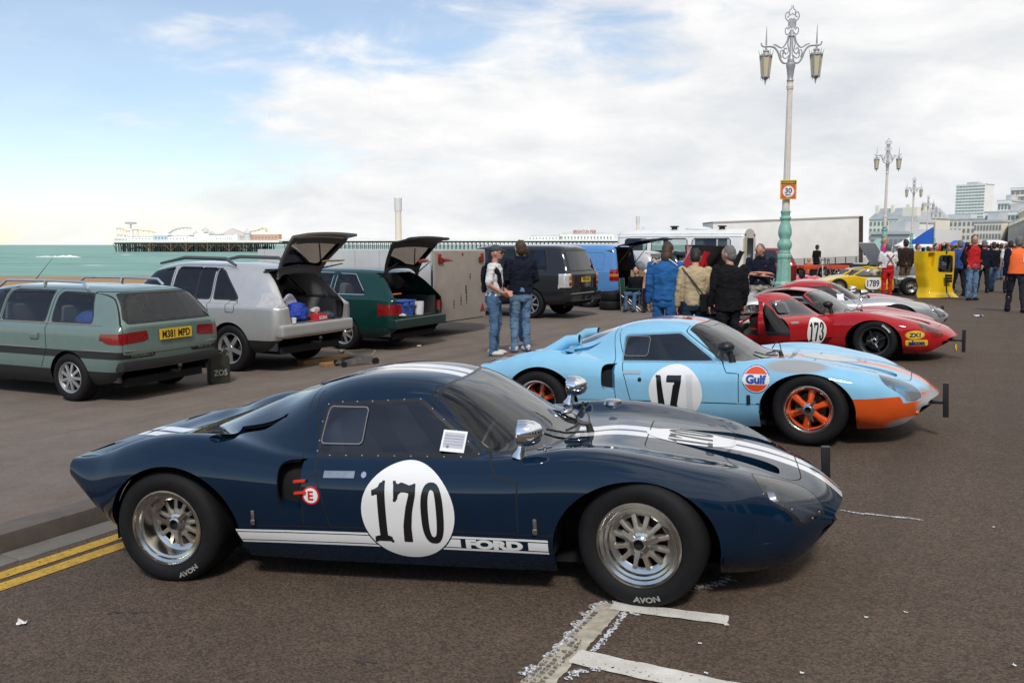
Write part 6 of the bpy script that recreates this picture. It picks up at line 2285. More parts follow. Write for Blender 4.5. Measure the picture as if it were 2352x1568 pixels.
	# luggage under the glass
	b = MB(); b.ball((xr + .95, .25, .93), (.30, .32, .20), 14, 8); b.build('blue_bag', M('blue_cloth', (.05, .09, .35), .8, bump=(14, .6, .05)), T, smooth=True)
	b = MB(); b.ball((xr + .75, -.25, .86), (.32, .36, .16), 14, 8); b.build('dark_bag', M('dark_cloth', (.02, .02, .025), .85, bump=(14, .6, .05)), T, smooth=True)
	place(T, 163, 922, R(66), (-2.67 / 2 - .10, .84), .965)
	return T
T_TEAL = estate_teal()

# ---- silver off-roader with open tailgate
def offroader_silver():
	T = empty('off_road_car', label='silver off-road car with its tailgate raised and a cluttered boot', cat='car')
	xr = -2.30
	rw = row8
	rows = [rw(xr, .52, .84, 1.02, 1.52, .50, .74, .25), rw(xr + .12, .40, .90, 1.04, 1.57, .54, .79, .3), rw(xr + .5, .30, .92, 1.05, 1.61, .57, .82), rw(xr + 1.3, .28, .922, 1.05, 1.645, .585, .83), rw(xr + 2.2, .28, .922, 1.045, 1.65, .58, .83),
			rw(xr + 2.7, .28, .922, 1.04, 1.60, .57, .825), rw(xr + 3.2, .28, .92, 1.03, 1.30, .59, .81), rw(xr + 3.55, .28, .915, 1.02, 1.075, .62, .78), rw(xr + 4.0, .30, .90, .97, 1.0, .58, .74), rw(xr + 4.45, .32, .85, .88, .90, .5, .68), rw(xr + 4.65, .38, .76, .72, .75, .45, .6)]
	q = np.concatenate([np.linspace(xr, xr + .3, 8, endpoint=False), np.linspace(xr + .3, xr + 4.65, 74)])
	def warp(x, y, z):
		k = np.clip(1 - (x - xr) / 1.1, 0, 1)
		return x + k * np.clip(z - .98, 0, 1) * .80 + np.clip(1 - (x - xr) / .3, 0, 1) * np.clip(.70 - z, 0, .4) * .3
	wins = [round_poly([(xr + .86, 1.10), (xr + 1.34, 1.10), (xr + 1.36, 1.535), (xr + 1.24, 1.50)], .03), round_poly([(xr + 1.43, 1.10), (xr + 1.72, 1.10), (xr + 1.72, 1.55), (xr + 1.45, 1.545)], .02), round_poly([(xr + 1.75, 1.10), (xr + 2.25, 1.10), (xr + 2.22, 1.555), (xr + 1.75, 1.553)], .03), round_poly([(xr + 2.34, 1.10), (xr + 3.22, 1.09), (xr + 2.78, 1.48), (xr + 2.34, 1.553)], .04)]
	SIL = paint('silver_metallic', (.53, .53, .52), .33, .45)
	spec = dict(rows=rows, q=q, warp=warp, xr=xr, wb=2.715, dx=.0, arch=.40, wz=.355, W=1.84, L=4.65, wr=.355, lip=.235, wheel='road5', windows=wins[:3], rdepth=.75, glass=DARK_GLASS,
		paint=SIL, rwin=round_poly([(-.58, 1.10), (.58, 1.10), (.46, 1.46), (-.46, 1.46)], .05), gate=round_poly([(-.62, .74), (.62, .74), (.68, 1.05), (.50, 1.545), (-.50, 1.545), (-.68, 1.05)], .05),
		lamps=[(round_poly([(.70, 1.00), (1.0, .98), (1.0, 1.17), (.655, 1.20)], .03), 7, .42), (round_poly([(.44, .585), (.74, .575), (.74, .635), (.44, .645)], .02), 8, .35)], lamp1m=M('clear_lens', (.62, .60, .58), .1, .35, coat=1.0, var=(14, .18)), lamp2m=REDLENS, clad=.50,
		zfloor=.34, belt=1.05, zload=.72, seatm=M('grey_seat', (.22, .21, .20), .9), open=R(98), hinge=(.40, 1.56), inner=M('gate_lining', (.10, .10, .10), .7), inner_z=1.0, inner_low=SIL,
		seams=[[(xr + 1.40, 1.56), (xr + 1.39, 1.05), (xr + 1.34, .80), (xr + 1.42, .50)], [(xr + 2.29, 1.56), (xr + 2.30, .5)]])
	spec['windows'] = wins
	P, surf, G = road_car(T, spec)
	b = MB(); b.box((xr - .06, -.86, .55), (xr + .20, .86, .735)); b.build('rear_bumper', SIL, T, bevel=.06, seg=4)
	for s_ in (-1, 1):
		b = MB(); b.tube([(xr + 1.05, s_ * .60, 1.60), (xr + 1.25, s_ * .60, 1.70), (xr + 2.1, s_ * .60, 1.715), (xr + 2.65, s_ * .60, 1.62)], [.02, .03, .03, .02], 8); b.build('roof_rail', M('dark_rail', (.07, .075, .08), .4), T, smooth=True)
		b = MB(); b.tube([(xr + .55, s_ * .55, 1.50), (xr - .12, s_ * .52, 1.62)], [.016, .009], 6); b.build('gas_strut', BLACKP, T)
	h, n = on_surf(surf, (xr + 1.62, 3, .98), (0, -1, 0))
	b = MB(); b.ball((h.x, h.y + .01, h.z), (.11, .03, .035), 12, 6); b.build('door_handle', CHRTRIM, T, smooth=True)
	decal('fuel_flap', shape_mesh(lambda x, y: np.abs(rect_f(.17, .17, r=.03)(x, y)) - .004, (-.1, -.1, .1, .1), .012), GAPM, T, surf, (xr + .92, 3, .99), (-1, 0, 0), (0, 0, 1), .003)
	b = MB(); b.tube([(xr + .05, .10, .42), (xr - .13, .10, .42), (xr - .14, .10, .47)], .022, 8); b.ball((xr - .14, .10, .49), .03); b.build('tow_hitch', BLACKP, T, smooth=True)
	# front door stands ajar
	b = MB(); b.add([(xr + 2.35, .93, 1.1), (xr + 2.5, 1.32, 1.1), (xr + 2.52, 1.30, 1.15), (xr + 2.95, 1.6, 1.60), (xr + 2.99, 1.58, 1.60), (xr + 2.56, 1.28, 1.10)], [(0, 1, 2), (1, 5, 4, 3, 2)])
	# plush lining: grey side trim
	for s_ in (-1, 1):
		b = MB(); b.box((xr + .20, s_ * .74 - .02, .72), (xr + 1.2, s_ * .74 + .02, 1.05)); b.build('boot_lining', M('grey_lining', (.16, .155, .15), .9), T)
	# handle recess on the lifted tailgate
	b = MB(); b.box((-.02, -.22, -.80), (.0, .22, -.70)); b.build('handle_recess', M('wood_tan', (.32, .20, .09), .6), G, bevel=.01)
	place(T, 530, 853, R(64), (-2.715 / 2, .905), .97)
	zl = .72
	def bottle(e):
		b = MB(); b.lathe([(.001, 0), (.045, 0), (.045, .17), (.02, .23), (.014, .26)], 12); b.build('body', glass('pet', (.6, .65, .7), 1.2), e, smooth=True)
		b = MB(); b.lathe([(.016, .255), (.016, .28), (.001, .28)], 10); b.build('cap', M('blue_cap', (.05, .1, .4), .5), e)
	thing_on(T, 'water_bottle', 'clear plastic water bottle at the left in the silver car boot', 'bottle', (xr + .17, .52, zl), bottle)
	def cup(e):
		b = MB(); b.lathe([(.001, 0), (.03, 0), (.04, .09), (.036, .09), (.028, .01)], 14); b.build('cup', M('white_cup', (.8, .8, .78), .5), e, smooth=True)
	thing_on(T, 'paper_cup', 'small white cup in the silver car boot', 'cup', (xr + .12, .40, zl), cup)
	def sack(col, r):
		def f(e):
			b = MB(); b.ball((0, 0, r[2] * .9), r, 14, 9)
			for i, (x, y, z) in enumerate(b.v): 
				k = .85 + .30 * math.sin(x * 31 + y * 23) * math.cos(z * 27 + x * 12) + .12 * math.sin(y * 61 + z * 40)
				b.v[i] = (x * k, y * k, max(0, z))
			b.build('bag', M('sack_%d' % int(col[2] * 1000), col, .7, bump=(12, .7, .06)), e, smooth=True)
		return f
	thing_on(T, 'duffel_bag', 'bright blue bag in the silver car boot', 'bag', (xr + .30, .12, zl), sack((.02, .06, .42), (.17, .20, .16)))
	thing_on(T, 'carrier_bag', 'crumpled white and purple bag behind the blue bag in the boot', 'bag', (xr + .52, .02, zl), sack((.55, .52, .66), (.12, .14, .22)))
	thing_on(T, 'cloth_bundle', 'dark grey-blue cloth at the right in the silver car boot', 'cloth', (xr + .22, -.50, zl), sack((.05, .09, .12), (.14, .17, .07)))
	def redbox(e):
		b = MB(); b.box((-.08, -.13, 0), (.08, .13, .11)); b.build('carton', M('red_carton', (.5, .03, .04), .5), e, bevel=.008)
		flat_print('lettering', text_mesh('SCAN', .07, .002), M('white_ink', (.8, .8, .8), .5), e, (-.082, 0, .055), (0, -1, 0), (0, 0, 1))
	thing_on(T, 'red_carton', 'small red carton with white lettering in the silver car boot', 'carton', (xr + .14, -.22, zl), redbox)
	thing_on(T, 'carrier_bag', 'small white plastic bag on top of the red carton', 'bag', (xr + .24, -.26, zl + .10), sack((.6, .58, .56), (.08, .10, .06)))
	return T
T_SIL = offroader_silver()

# ---- dark green estate with open tailgate
def estate_green():
	T = empty('estate_car', label='dark green estate car with its tailgate raised and a blue crate inside', cat='car')
	xr = -2.36
	rows = [row8(xr, .40, .80, .93, 1.37, .54, .76), row8(xr + .12, .30, .855, .94, 1.40, .57, .80), row8(xr + .5, .22, .88, .95, 1.425, .59, .82), row8(xr + 1.3, .20, .89, .95, 1.44, .60, .83), row8(xr + 2.4, .20, .89, .945, 1.43, .595, .83),
			row8(xr + 2.85, .20, .888, .94, 1.37, .58, .82), row8(xr + 3.35, .20, .885, .93, 1.08, .6, .80), row8(xr + 3.6, .20, .88, .92, .955, .62, .77), row8(xr + 4.2, .22, .85, .85, .87, .55, .70), row8(xr + 4.7, .30, .74, .68, .70, .45, .6)]
	q = np.concatenate([np.linspace(xr, xr + .3, 8, endpoint=False), np.linspace(xr + .3, xr + 4.7, 70)])
	def warp(x, y, z):
		return x + np.clip(1 - (x - xr) / 1.0, 0, 1) * np.clip(z - .90, 0, 1) * .85
	wins = [round_poly([(xr + .62, .995), (xr + 1.30, .995), (xr + 1.30, 1.345), (xr + .92, 1.335)], .04), round_poly([(xr + 1.40, .995), (xr + 2.2, .995), (xr + 2.2, 1.36), (xr + 1.40, 1.355)], .04), round_poly([(xr + 2.3, .995), (xr + 3.2, .99), (xr + 2.85, 1.31), (xr + 2.3, 1.36)], .04)]
	GR = paint('dark_green_metallic', (.006, .042, .036), .4, .2)
	spec = dict(rows=rows, q=q, warp=warp, xr=xr, wb=2.69, dx=.02, arch=.34, wz=.31, W=1.78, L=4.7, wr=.305, lip=.205, wheel='road8', windows=wins, rdepth=.75, paint=GR, trimm=CHRTRIM, tw=.012,
		rwin=round_poly([(-.66, .99), (.66, .99), (.50, 1.31), (-.50, 1.31)], .05), gate=round_poly([(-.66, .585), (.66, .585), (.76, .92), (.545, 1.36), (-.545, 1.36), (-.76, .92)], .04),
		lamps=[(round_poly([(.60, .645), (.95, .64), (.95, .82), (.60, .83)], .02), 7, .30)], clad=.42, cladm=M('green_bumper', (.008, .03, .027), .4), zfloor=.26, belt=.95, zload=.58, open=R(104), hinge=(.42, 1.375), inner=TRIMB,
		seams=[[(xr + 1.35, 1.37), (xr + 1.35, .95), (xr + 1.33, .62), (xr + 1.45, .4)]])
	P, surf, G = road_car(T, spec)
	b = MB(); b.box((xr - .08, -.84, .40), (xr + .18, .84, .575)); b.build('rear_bumper', M('green_bumper'), T, bevel=.05, seg=3)
	b = MB(); b.tube([(xr + .02, -.1, .585), (xr - .03, 0, .585), (xr + .02, .1, .585)], .006, 5)
	for s_ in (-1, 1):
		b = MB(); b.tube([(xr + .52, s_ * .60, 1.25), (xr + .08, s_ * .54, 1.55)], [.014, .008], 6); b.build('gas_strut', BLACKP, T)
		b = MB(); b.box((-.035, s_ * .42 - .10, -.86), (.02, s_ * .42 + .10, -.76)); b.build('gate_light', REDLENS, G, bevel=.01)
	place(T, 790, 803, R(64), (-2.69 / 2 + .02, .875))
	zl = .58
	def crate(col, d):
		def f(e):
			x, y, z = d
			b = MB()
			b.add([(-x*.85,-y*.85,0),(x*.85,-y*.85,0),(x*.85,y*.85,0),(-x*.85,y*.85,0),(-x,-y,z),(x,-y,z),(x,y,z),(-x,y,z),(-x*.93,-y*.93,z),(x*.93,-y*.93,z),(x*.93,y*.93,z),(-x*.93,y*.93,z),(-x*.8,-y*.8,.02),(x*.8,-y*.8,.02),(x*.8,y*.8,.02),(-x*.8,y*.8,.02)],
				  [(3,2,1,0),(0,1,5,4),(1,2,6,5),(2,3,7,6),(3,0,4,7),(4,5,9,8),(5,6,10,9),(6,7,11,10),(7,4,8,11),(8,9,13,12),(9,10,14,13),(10,11,15,14),(11,8,12,15),(12,13,14,15)])
			b.build('tub', M('crate_blue', col, .45), e)
			for s_ in (-1, 1):
				b = MB(); b.box((-x - .03, s_ * y * .5 - .06, z * .72), (-x * .98, s_ * y * .5 + .06, z * .95)); b.build('handle', M('crate_blue'), e, bevel=.006)
			b = MB(); b.box((-x - .02, -y - .02, z), (x + .02, y + .02, z + .025)); b.build('rim', M('crate_blue'), e, bevel=.008)
		return f
	thing_on(T, 'plastic_crate', 'blue plastic storage crate in the green car boot', 'crate', (xr + .34, .12, zl), crate((.05, .13, .50), (.19, .22, .26)))
	def bucket(e):
		b = MB(); b.lathe([(.001, 0), (.09, 0), (.10, .22), (.10, .24), (.001, .24)], 18); b.build('tub', M('white_tub', (.72, .72, .74), .5), e, smooth=True)
	thing_on(T, 'white_tub', 'white cylindrical tub right of the blue crate in the boot', 'tub', (xr + .20, -.30, zl), bucket)
	def lid(e):
		b = MB(); b.box((-.18, -.26, 0), (.18, .26, .025), Matrix.Rotation(R(8), 4, 'Y')); b.build('board', M('orange_board', (.75, .19, .03), .5), e, bevel=.01)
	thing_on(T, 'orange_board', 'flat orange board lying on the load in the green car boot', 'board', (xr + .52, .30, zl + .36), lid)
	def rag(e):
		b = MB(); b.ball((0, 0, .03), (.10, .13, .04), 12, 6); b.build('cloth', M('white_rag', (.6, .58, .55), .9, bump=(20, .8, .04)), e, smooth=True)
	thing_on(T, 'white_rag', 'crumpled white rag at the left edge of the green car boot', 'cloth', (xr + .13, .42, zl), rag)
	def load(e):
		b = MB(); b.box((-.3, -.35, 0), (.3, .35, .30)); b.build('case', M('black_case', (.015, .015, .017), .6), e, bevel=.03)
	thing_on(T, 'black_case', 'black case under the orange board in the green car boot', 'case', (xr + .85, .22, zl), load)
	return T
T_GRN = estate_green()

# ---- box trailer
def box_trailer():
	T = empty('box_trailer', label='plain silver box trailer with shaded brown-grey rear doors and small red lights', cat='trailer')
	L_, W_, H0, H1 = 4.6, 2.05, .42, 1.76
	SV = M('trailer_alloy', (.62, .61, .59), .38, .35, var=(1.2, .12, .1))
	GD = M('trailer_door_grey_shaded', (.34, .30, .265), .6, var=(2.5, .12), bump=(8, .15, .02))  # brown-grey door, with the shade of the rear face put into its colour
	b = MB(); b.box((0, -W_ / 2, H0), (L_, W_ / 2, H1)); b.build('box', SV, T, bevel=.02)
	b = MB(); b.box((-.025, -W_ / 2 + .03, H0 - .10), (-.002, W_ / 2 - .03, H1 - .03)); b.build('rear_door', GD, T, bevel=.006)
	b = MB()
	for x in np.arange(.05, L_, .62): b.box((x, W_ / 2 + .001, H0 + .02), (x + .012, W_ / 2 + .008, H1 - .02))
	b.build('panel_joints', SV, T)['kind'] = 'stuff'
	b = MB(); b.box((.0, W_ / 2 + .002, H0), (.045, W_ / 2 + .014, H1)); b.build('corner_post', ALLOY, T)
	for s_ in (-1, 1):
		b = MB(); b.box((-.055, s_ * .80 - .09, 1.50), (-.026, s_ * .80 + .09, 1.60)); b.build('tail_light', REDLENS, T, bevel=.006)
		b = MB(); b.box((-.05, s_ * .84 - .05, 1.605), (-.026, s_ * .84 + .05, 1.68)); b.build('marker_light', M('dull_red', (.35, .03, .02), .3), T, bevel=.006)
		b = MB(); b.prism([(-.10, 0), (.10, 0), (0, .17)], Matrix.Translation((-.026, s_ * .86, .44)) @ Matrix(((0, 0, -1, 0), (-1, 0, 0, 0), (0, 1, 0, 0), (0, 0, 0, 1))), .008); b.build('triangle_reflector', REDLENS, T)
	flat_print('badge', shape_mesh(disc_f(.05), (-.06, -.06, .06, .06), .02), M('badge_cream', (.55, .45, .38), .6), T, (-.0265, -.05, 1.66), (0, -1, 0), (0, 0, 1))
	flat_print('badge_cross', poly_mesh([[(-.04, -.012), (.04, -.012), (.04, .012), (-.04, .012)], [(-.012, -.04), (.012, -.04), (.012, .04), (-.012, .04)]], .02), M('dull_red'), T, (-.0275, -.05, 1.66), (0, -1, 0), (0, 0, 1))
	rs = M('door_stain', (.05, .045, .04), .8)
	for y, z, h in ((.02, .72, .12), (-.20, .80, .2), (-.17, .95, .1), (.30, .66, .1), (-.35, 1.2, .08)):
		flat_print('stain', shape_mesh(lambda x, q: np.hypot(x / .02, q / h) - 1 + .3 * np.sin(q * 90), (-.03, -h, .03, h), .012), rs, T, (-.0268, y, z), (0, -1, 0), (0, 0, 1))
	for s_ in (-1, 1):
		for x in (1.9, 2.6):
			make_wheel(T, (x, s_ * (W_ / 2 - .12), .27), s_, 'road6', deep=.03, width=.17, rad=.272, lip=.17)
	b = MB(); b.box((.0, -W_ / 2 + .1, H0 - .12), (L_, W_ / 2 - .1, H0)); b.build('chassis', DARK, T)
	b = MB(); b.box((L_, -.06, H0 - .1), (L_ + 1.3, .06, H0)); b.build('drawbar', DARK, T)
	g = at_z(996, 742, .16)
	rz = math.pi / 2 + R(62)
	T.rotation_euler = (0, 0, rz)
	c, s_ = math.cos(rz), math.sin(rz)
	lx, ly = 0, W_ / 2
	T.location = (g.x - (c * lx - s_ * ly), g.y - (s_ * lx + c * ly), -.16)
	return T
box_trailer()

# ---- dark luxury off-roader
def offroader_dark():
	T = empty('off_road_car', label='dark grey luxury off-road car seen from behind, tailgate closed', cat='car')
	xr = -2.45
	rows = [row8(xr, .50, .86, 1.16, 1.80, .63, .80, .3), row8(xr + .10, .42, .93, 1.18, 1.83, .66, .85, .3), row8(xr + .5, .36, .95, 1.19, 1.855, .67, .87, .3), row8(xr + 2.2, .36, .955, 1.19, 1.86, .67, .875, .3), row8(xr + 2.9, .36, .955, 1.18, 1.80, .66, .87, .3),
			row8(xr + 3.35, .36, .955, 1.17, 1.36, .66, .86, .3), row8(xr + 3.55, .36, .95, 1.16, 1.205, .68, .82, .3), row8(xr + 4.5, .40, .92, 1.08, 1.11, .6, .75, .3), row8(xr + 4.9, .45, .86, .85, .9, .5, .7, .25)]
	q = np.concatenate([np.linspace(xr, xr + .3, 8, endpoint=False), np.linspace(xr + .3, xr + 4.9, 60)])
	warp = lambda x, y, z: x + np.clip(1 - (x - xr) / .8, 0, 1) * np.clip(z - 1.1, 0, 1) * .40
	wins = [round_poly([(xr + .62, 1.23), (xr + 1.45, 1.23), (xr + 1.45, 1.73), (xr + .74, 1.73)], .05), round_poly([(xr + 1.54, 1.23), (xr + 2.4, 1.23), (xr + 2.4, 1.74), (xr + 1.54, 1.74)], .04), round_poly([(xr + 2.5, 1.23), (xr + 3.2, 1.22), (xr + 2.95, 1.70), (xr + 2.5, 1.74)], .04)]
	spec = dict(rows=rows, q=q, warp=warp, xr=xr, wb=2.88, dx=.05, arch=.42, wz=.38, W=1.91, L=4.9, wr=.375, lip=.25, wheel='road7', windows=wins, rdepth=.5, paint=paint('graphite_metallic', (.022, .024, .027), .4, .3), glass=DARK_GLASS, rglass=DARK_GLASS,
		rwin=round_poly([(-.72, 1.22), (.72, 1.22), (.60, 1.70), (-.60, 1.70)], .05), gate=round_poly([(-.74, .66), (.74, .66), (.76, 1.15), (.62, 1.76), (-.62, 1.76), (-.76, 1.15)], .03),
		lamps=[(round_poly([(.74, .80), (.96, .80), (.96, 1.14), (.74, 1.14)], .02), 7, .25)], lamp1m=M('clear_lens'), clad=.56, zfloor=.4, belt=1.2, zload=.8)
	P, surf, G = road_car(T, spec)
	for s_ in (-1, 1):
		for z in (1.05, .89):
			h, n = on_surf(surf, (xr - 2, s_ * .80, z), (1, 0, 0))
			b = MB(); b.ball((h.x - .004, h.y, h.z), (.02, .062, .062), 14, 8); b.build('round_lamp', REDLENS if z < 1 else AMBER, T, smooth=True)
	hp = surf.hit((xr - 2, 0, .98), (1, 0, 0))[0]
	plate(T, (hp.x - .012, 0, .98), 'WJ08 NKU', .52, .12)
	b = MB(); b.box((xr - .10, -.90, .45), (xr + .2, .90, .66)); b.build('rear_bumper', spec['paint'], T, bevel=.05, seg=3)
	b = MB(); b.tube([(xr + .10, .05, 1.21), (xr + .05, -.02, 1.26), (xr + .19, -.22, 1.52)], [.016, .012, .008], 6); b.build('rear_wiper', BLACKP, T)
	place(T, 1217, 731, R(60), (-2.88 / 2 + .05, .94))
offroader_dark()
# ------------------------------------------------------------------ vans, minibus, lorry trailer, yellow racer
def van_blue():
	T = empty('van', label='light blue panel van with its rear door raised like a canopy', cat='van')
	xr = -2.3
	rows = [row8(xr, .45, .88, 1.10, 1.80, .72, .86, .3), row8(xr + .12, .36, .93, 1.11, 1.845, .75, .905, .3), row8(xr + .6, .32, .945, 1.11, 1.88, .77, .92, .3), row8(xr + 2.6, .32, .945, 1.11, 1.88, .77, .92, .3), row8(xr + 3.2, .32, .94, 1.10, 1.78, .74, .90, .3), row8(xr + 3.9, .32, .93, 1.05, 1.15, .7, .86, .3), row8(xr + 4.5, .36, .86, .85, .9, .6, .75, .3)]
	q = np.concatenate([np.linspace(xr, xr + .3, 7, endpoint=False), np.linspace(xr + .3, xr + 4.5, 44)])
	warp = lambda x, y, z: x + np.clip(1 - (x - xr) / .6, 0, 1) * np.clip(z - 1.0, 0, 1) * .16
	BLV = paint('van_blue', (.10, .25, .52), .4)
	spec = dict(rows=rows, q=q, warp=warp, xr=xr, wb=3.0, dx=.1, arch=.36, wz=.32, W=1.88, L=4.5, wr=.325, lip=.2, wheel='road7', windows=[round_poly([(xr + 2.75, 1.17), (xr + 3.7, 1.14), (xr + 3.25, 1.68), (xr + 2.75, 1.72)], .04)], rdepth=.35, paint=BLV,
		rwin=round_poly([(-.66, 1.12), (.66, 1.12), (.62, 1.66), (-.62, 1.66)], .05), gate=round_poly([(-.76, .50), (.76, .50), (.78, 1.1), (.68, 1.79), (-.68, 1.79), (-.78, 1.1)], .04),
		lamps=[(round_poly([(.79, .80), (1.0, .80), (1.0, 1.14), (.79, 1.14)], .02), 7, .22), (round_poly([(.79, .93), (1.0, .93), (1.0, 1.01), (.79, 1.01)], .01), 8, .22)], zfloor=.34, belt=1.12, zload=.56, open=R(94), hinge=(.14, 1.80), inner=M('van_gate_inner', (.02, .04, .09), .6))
	P, surf, G = road_car(T, spec)
	b = MB(); b.box((xr - .09, -.90, .36), (xr + .15, .90, .54)); b.build('rear_bumper', TRIMB, T, bevel=.04)
	b = MB()
	for s_ in (-1, 1): b.box((xr + .2, s_ * .80 - .01, .56), (xr + 2.4, s_ * .80 + .01, 1.7))
	b.box((xr + 2.4, -.80, .56), (xr + 2.42, .80, 1.75)); b.build('ply_lining', M('ply', (.10, .065, .035), .8), T)['kind'] = 'stuff'
	f = lambda x, y: np.abs(rect_f(1.05, .50, r=.05)(x, y)) - .006
	decal('press_line_shade', shape_mesh(f, (-.55, -.28, .55, .28), .02), M('van_blue_line', (.06, .16, .36), .4), T, surf, (xr + .95, 3, 1.38), (-1, 0, 0), (0, 0, 1), .003)  # darker blue outline: the crease shade of a pressing, painted on flat
	for s_ in (-1, 1):
		b = MB(); b.tube([(xr + .12, s_ * .70, 1.2), (xr - .35, s_ * .68, 1.78)], [.016, .009], 6); b.build('gas_strut', BLACKP, T)
	place(T, 1350, 706, R(62), (-1.4, .93))
van_blue()
def mpv(label, col, u, v, hd, nm):
	T = empty('estate_car', label=label, cat='car')
	xr = -2.2
	rows = [row8(xr, .42, .82, 1.02, 1.60, .60, .79), row8(xr + .12, .32, .87, 1.03, 1.64, .63, .83), row8(xr + .6, .26, .895, 1.04, 1.68, .65, .85), row8(xr + 2.2, .26, .90, 1.04, 1.68, .65, .855), row8(xr + 2.9, .26, .895, 1.03, 1.52, .62, .84), row8(xr + 3.6, .28, .88, .98, 1.06, .62, .8), row8(xr + 4.3, .34, .78, .78, .82, .5, .66)]
	q = np.concatenate([np.linspace(xr, xr + .3, 7, endpoint=False), np.linspace(xr + .3, xr + 4.3, 40)])
	warp = lambda x, y, z: x + np.clip(1 - (x - xr) / .8, 0, 1) * np.clip(z - 1.0, 0, 1) * .5
	wins = [round_poly([(xr + .6, 1.08), (xr + 1.4, 1.08), (xr + 1.4, 1.56), (xr + .8, 1.55)], .04), round_poly([(xr + 1.5, 1.08), (xr + 2.4, 1.08), (xr + 2.4, 1.57), (xr + 1.5, 1.57)], .04)]
	spec = dict(rows=rows, q=q, warp=warp, xr=xr, wb=2.7, dx=.0, arch=.35, wz=.31, W=1.79, L=4.3, wr=.31, lip=.2, wheel='road6', windows=wins, rdepth=.5, glass=DARK_GLASS, rglass=DARK_GLASS, paint=paint(nm, col, .4, .3),
		rwin=round_poly([(-.68, 1.08), (.68, 1.08), (.56, 1.54), (-.56, 1.54)], .05), gate=round_poly([(-.72, .6), (.72, .6), (.75, 1.0), (.6, 1.6), (-.6, 1.6), (-.75, 1.0)], .03),
		lamps=[(round_poly([(.72, .80), (.98, .80), (.98, 1.04), (.72, 1.04)], .02), 7, .25)], clad=.45, zfloor=.3, belt=1.05)
	road_car(T, spec)
	place(T, u, v, R(hd), (-1.35, .88))
mpv('silver people carrier with dark rear window beside the blue van', (.55, .55, .54), 1446, 697, 60, 'mpv_silver')
mpv('dark estate car between the silver people carrier and the white minibus', (.02, .03, .03), 1508, 684, 60, 'mpv_dark')
mpv('maroon car mostly hidden behind the green lamp post', (.20, .015, .02), 1775, 668, 75, 'mpv_maroon')

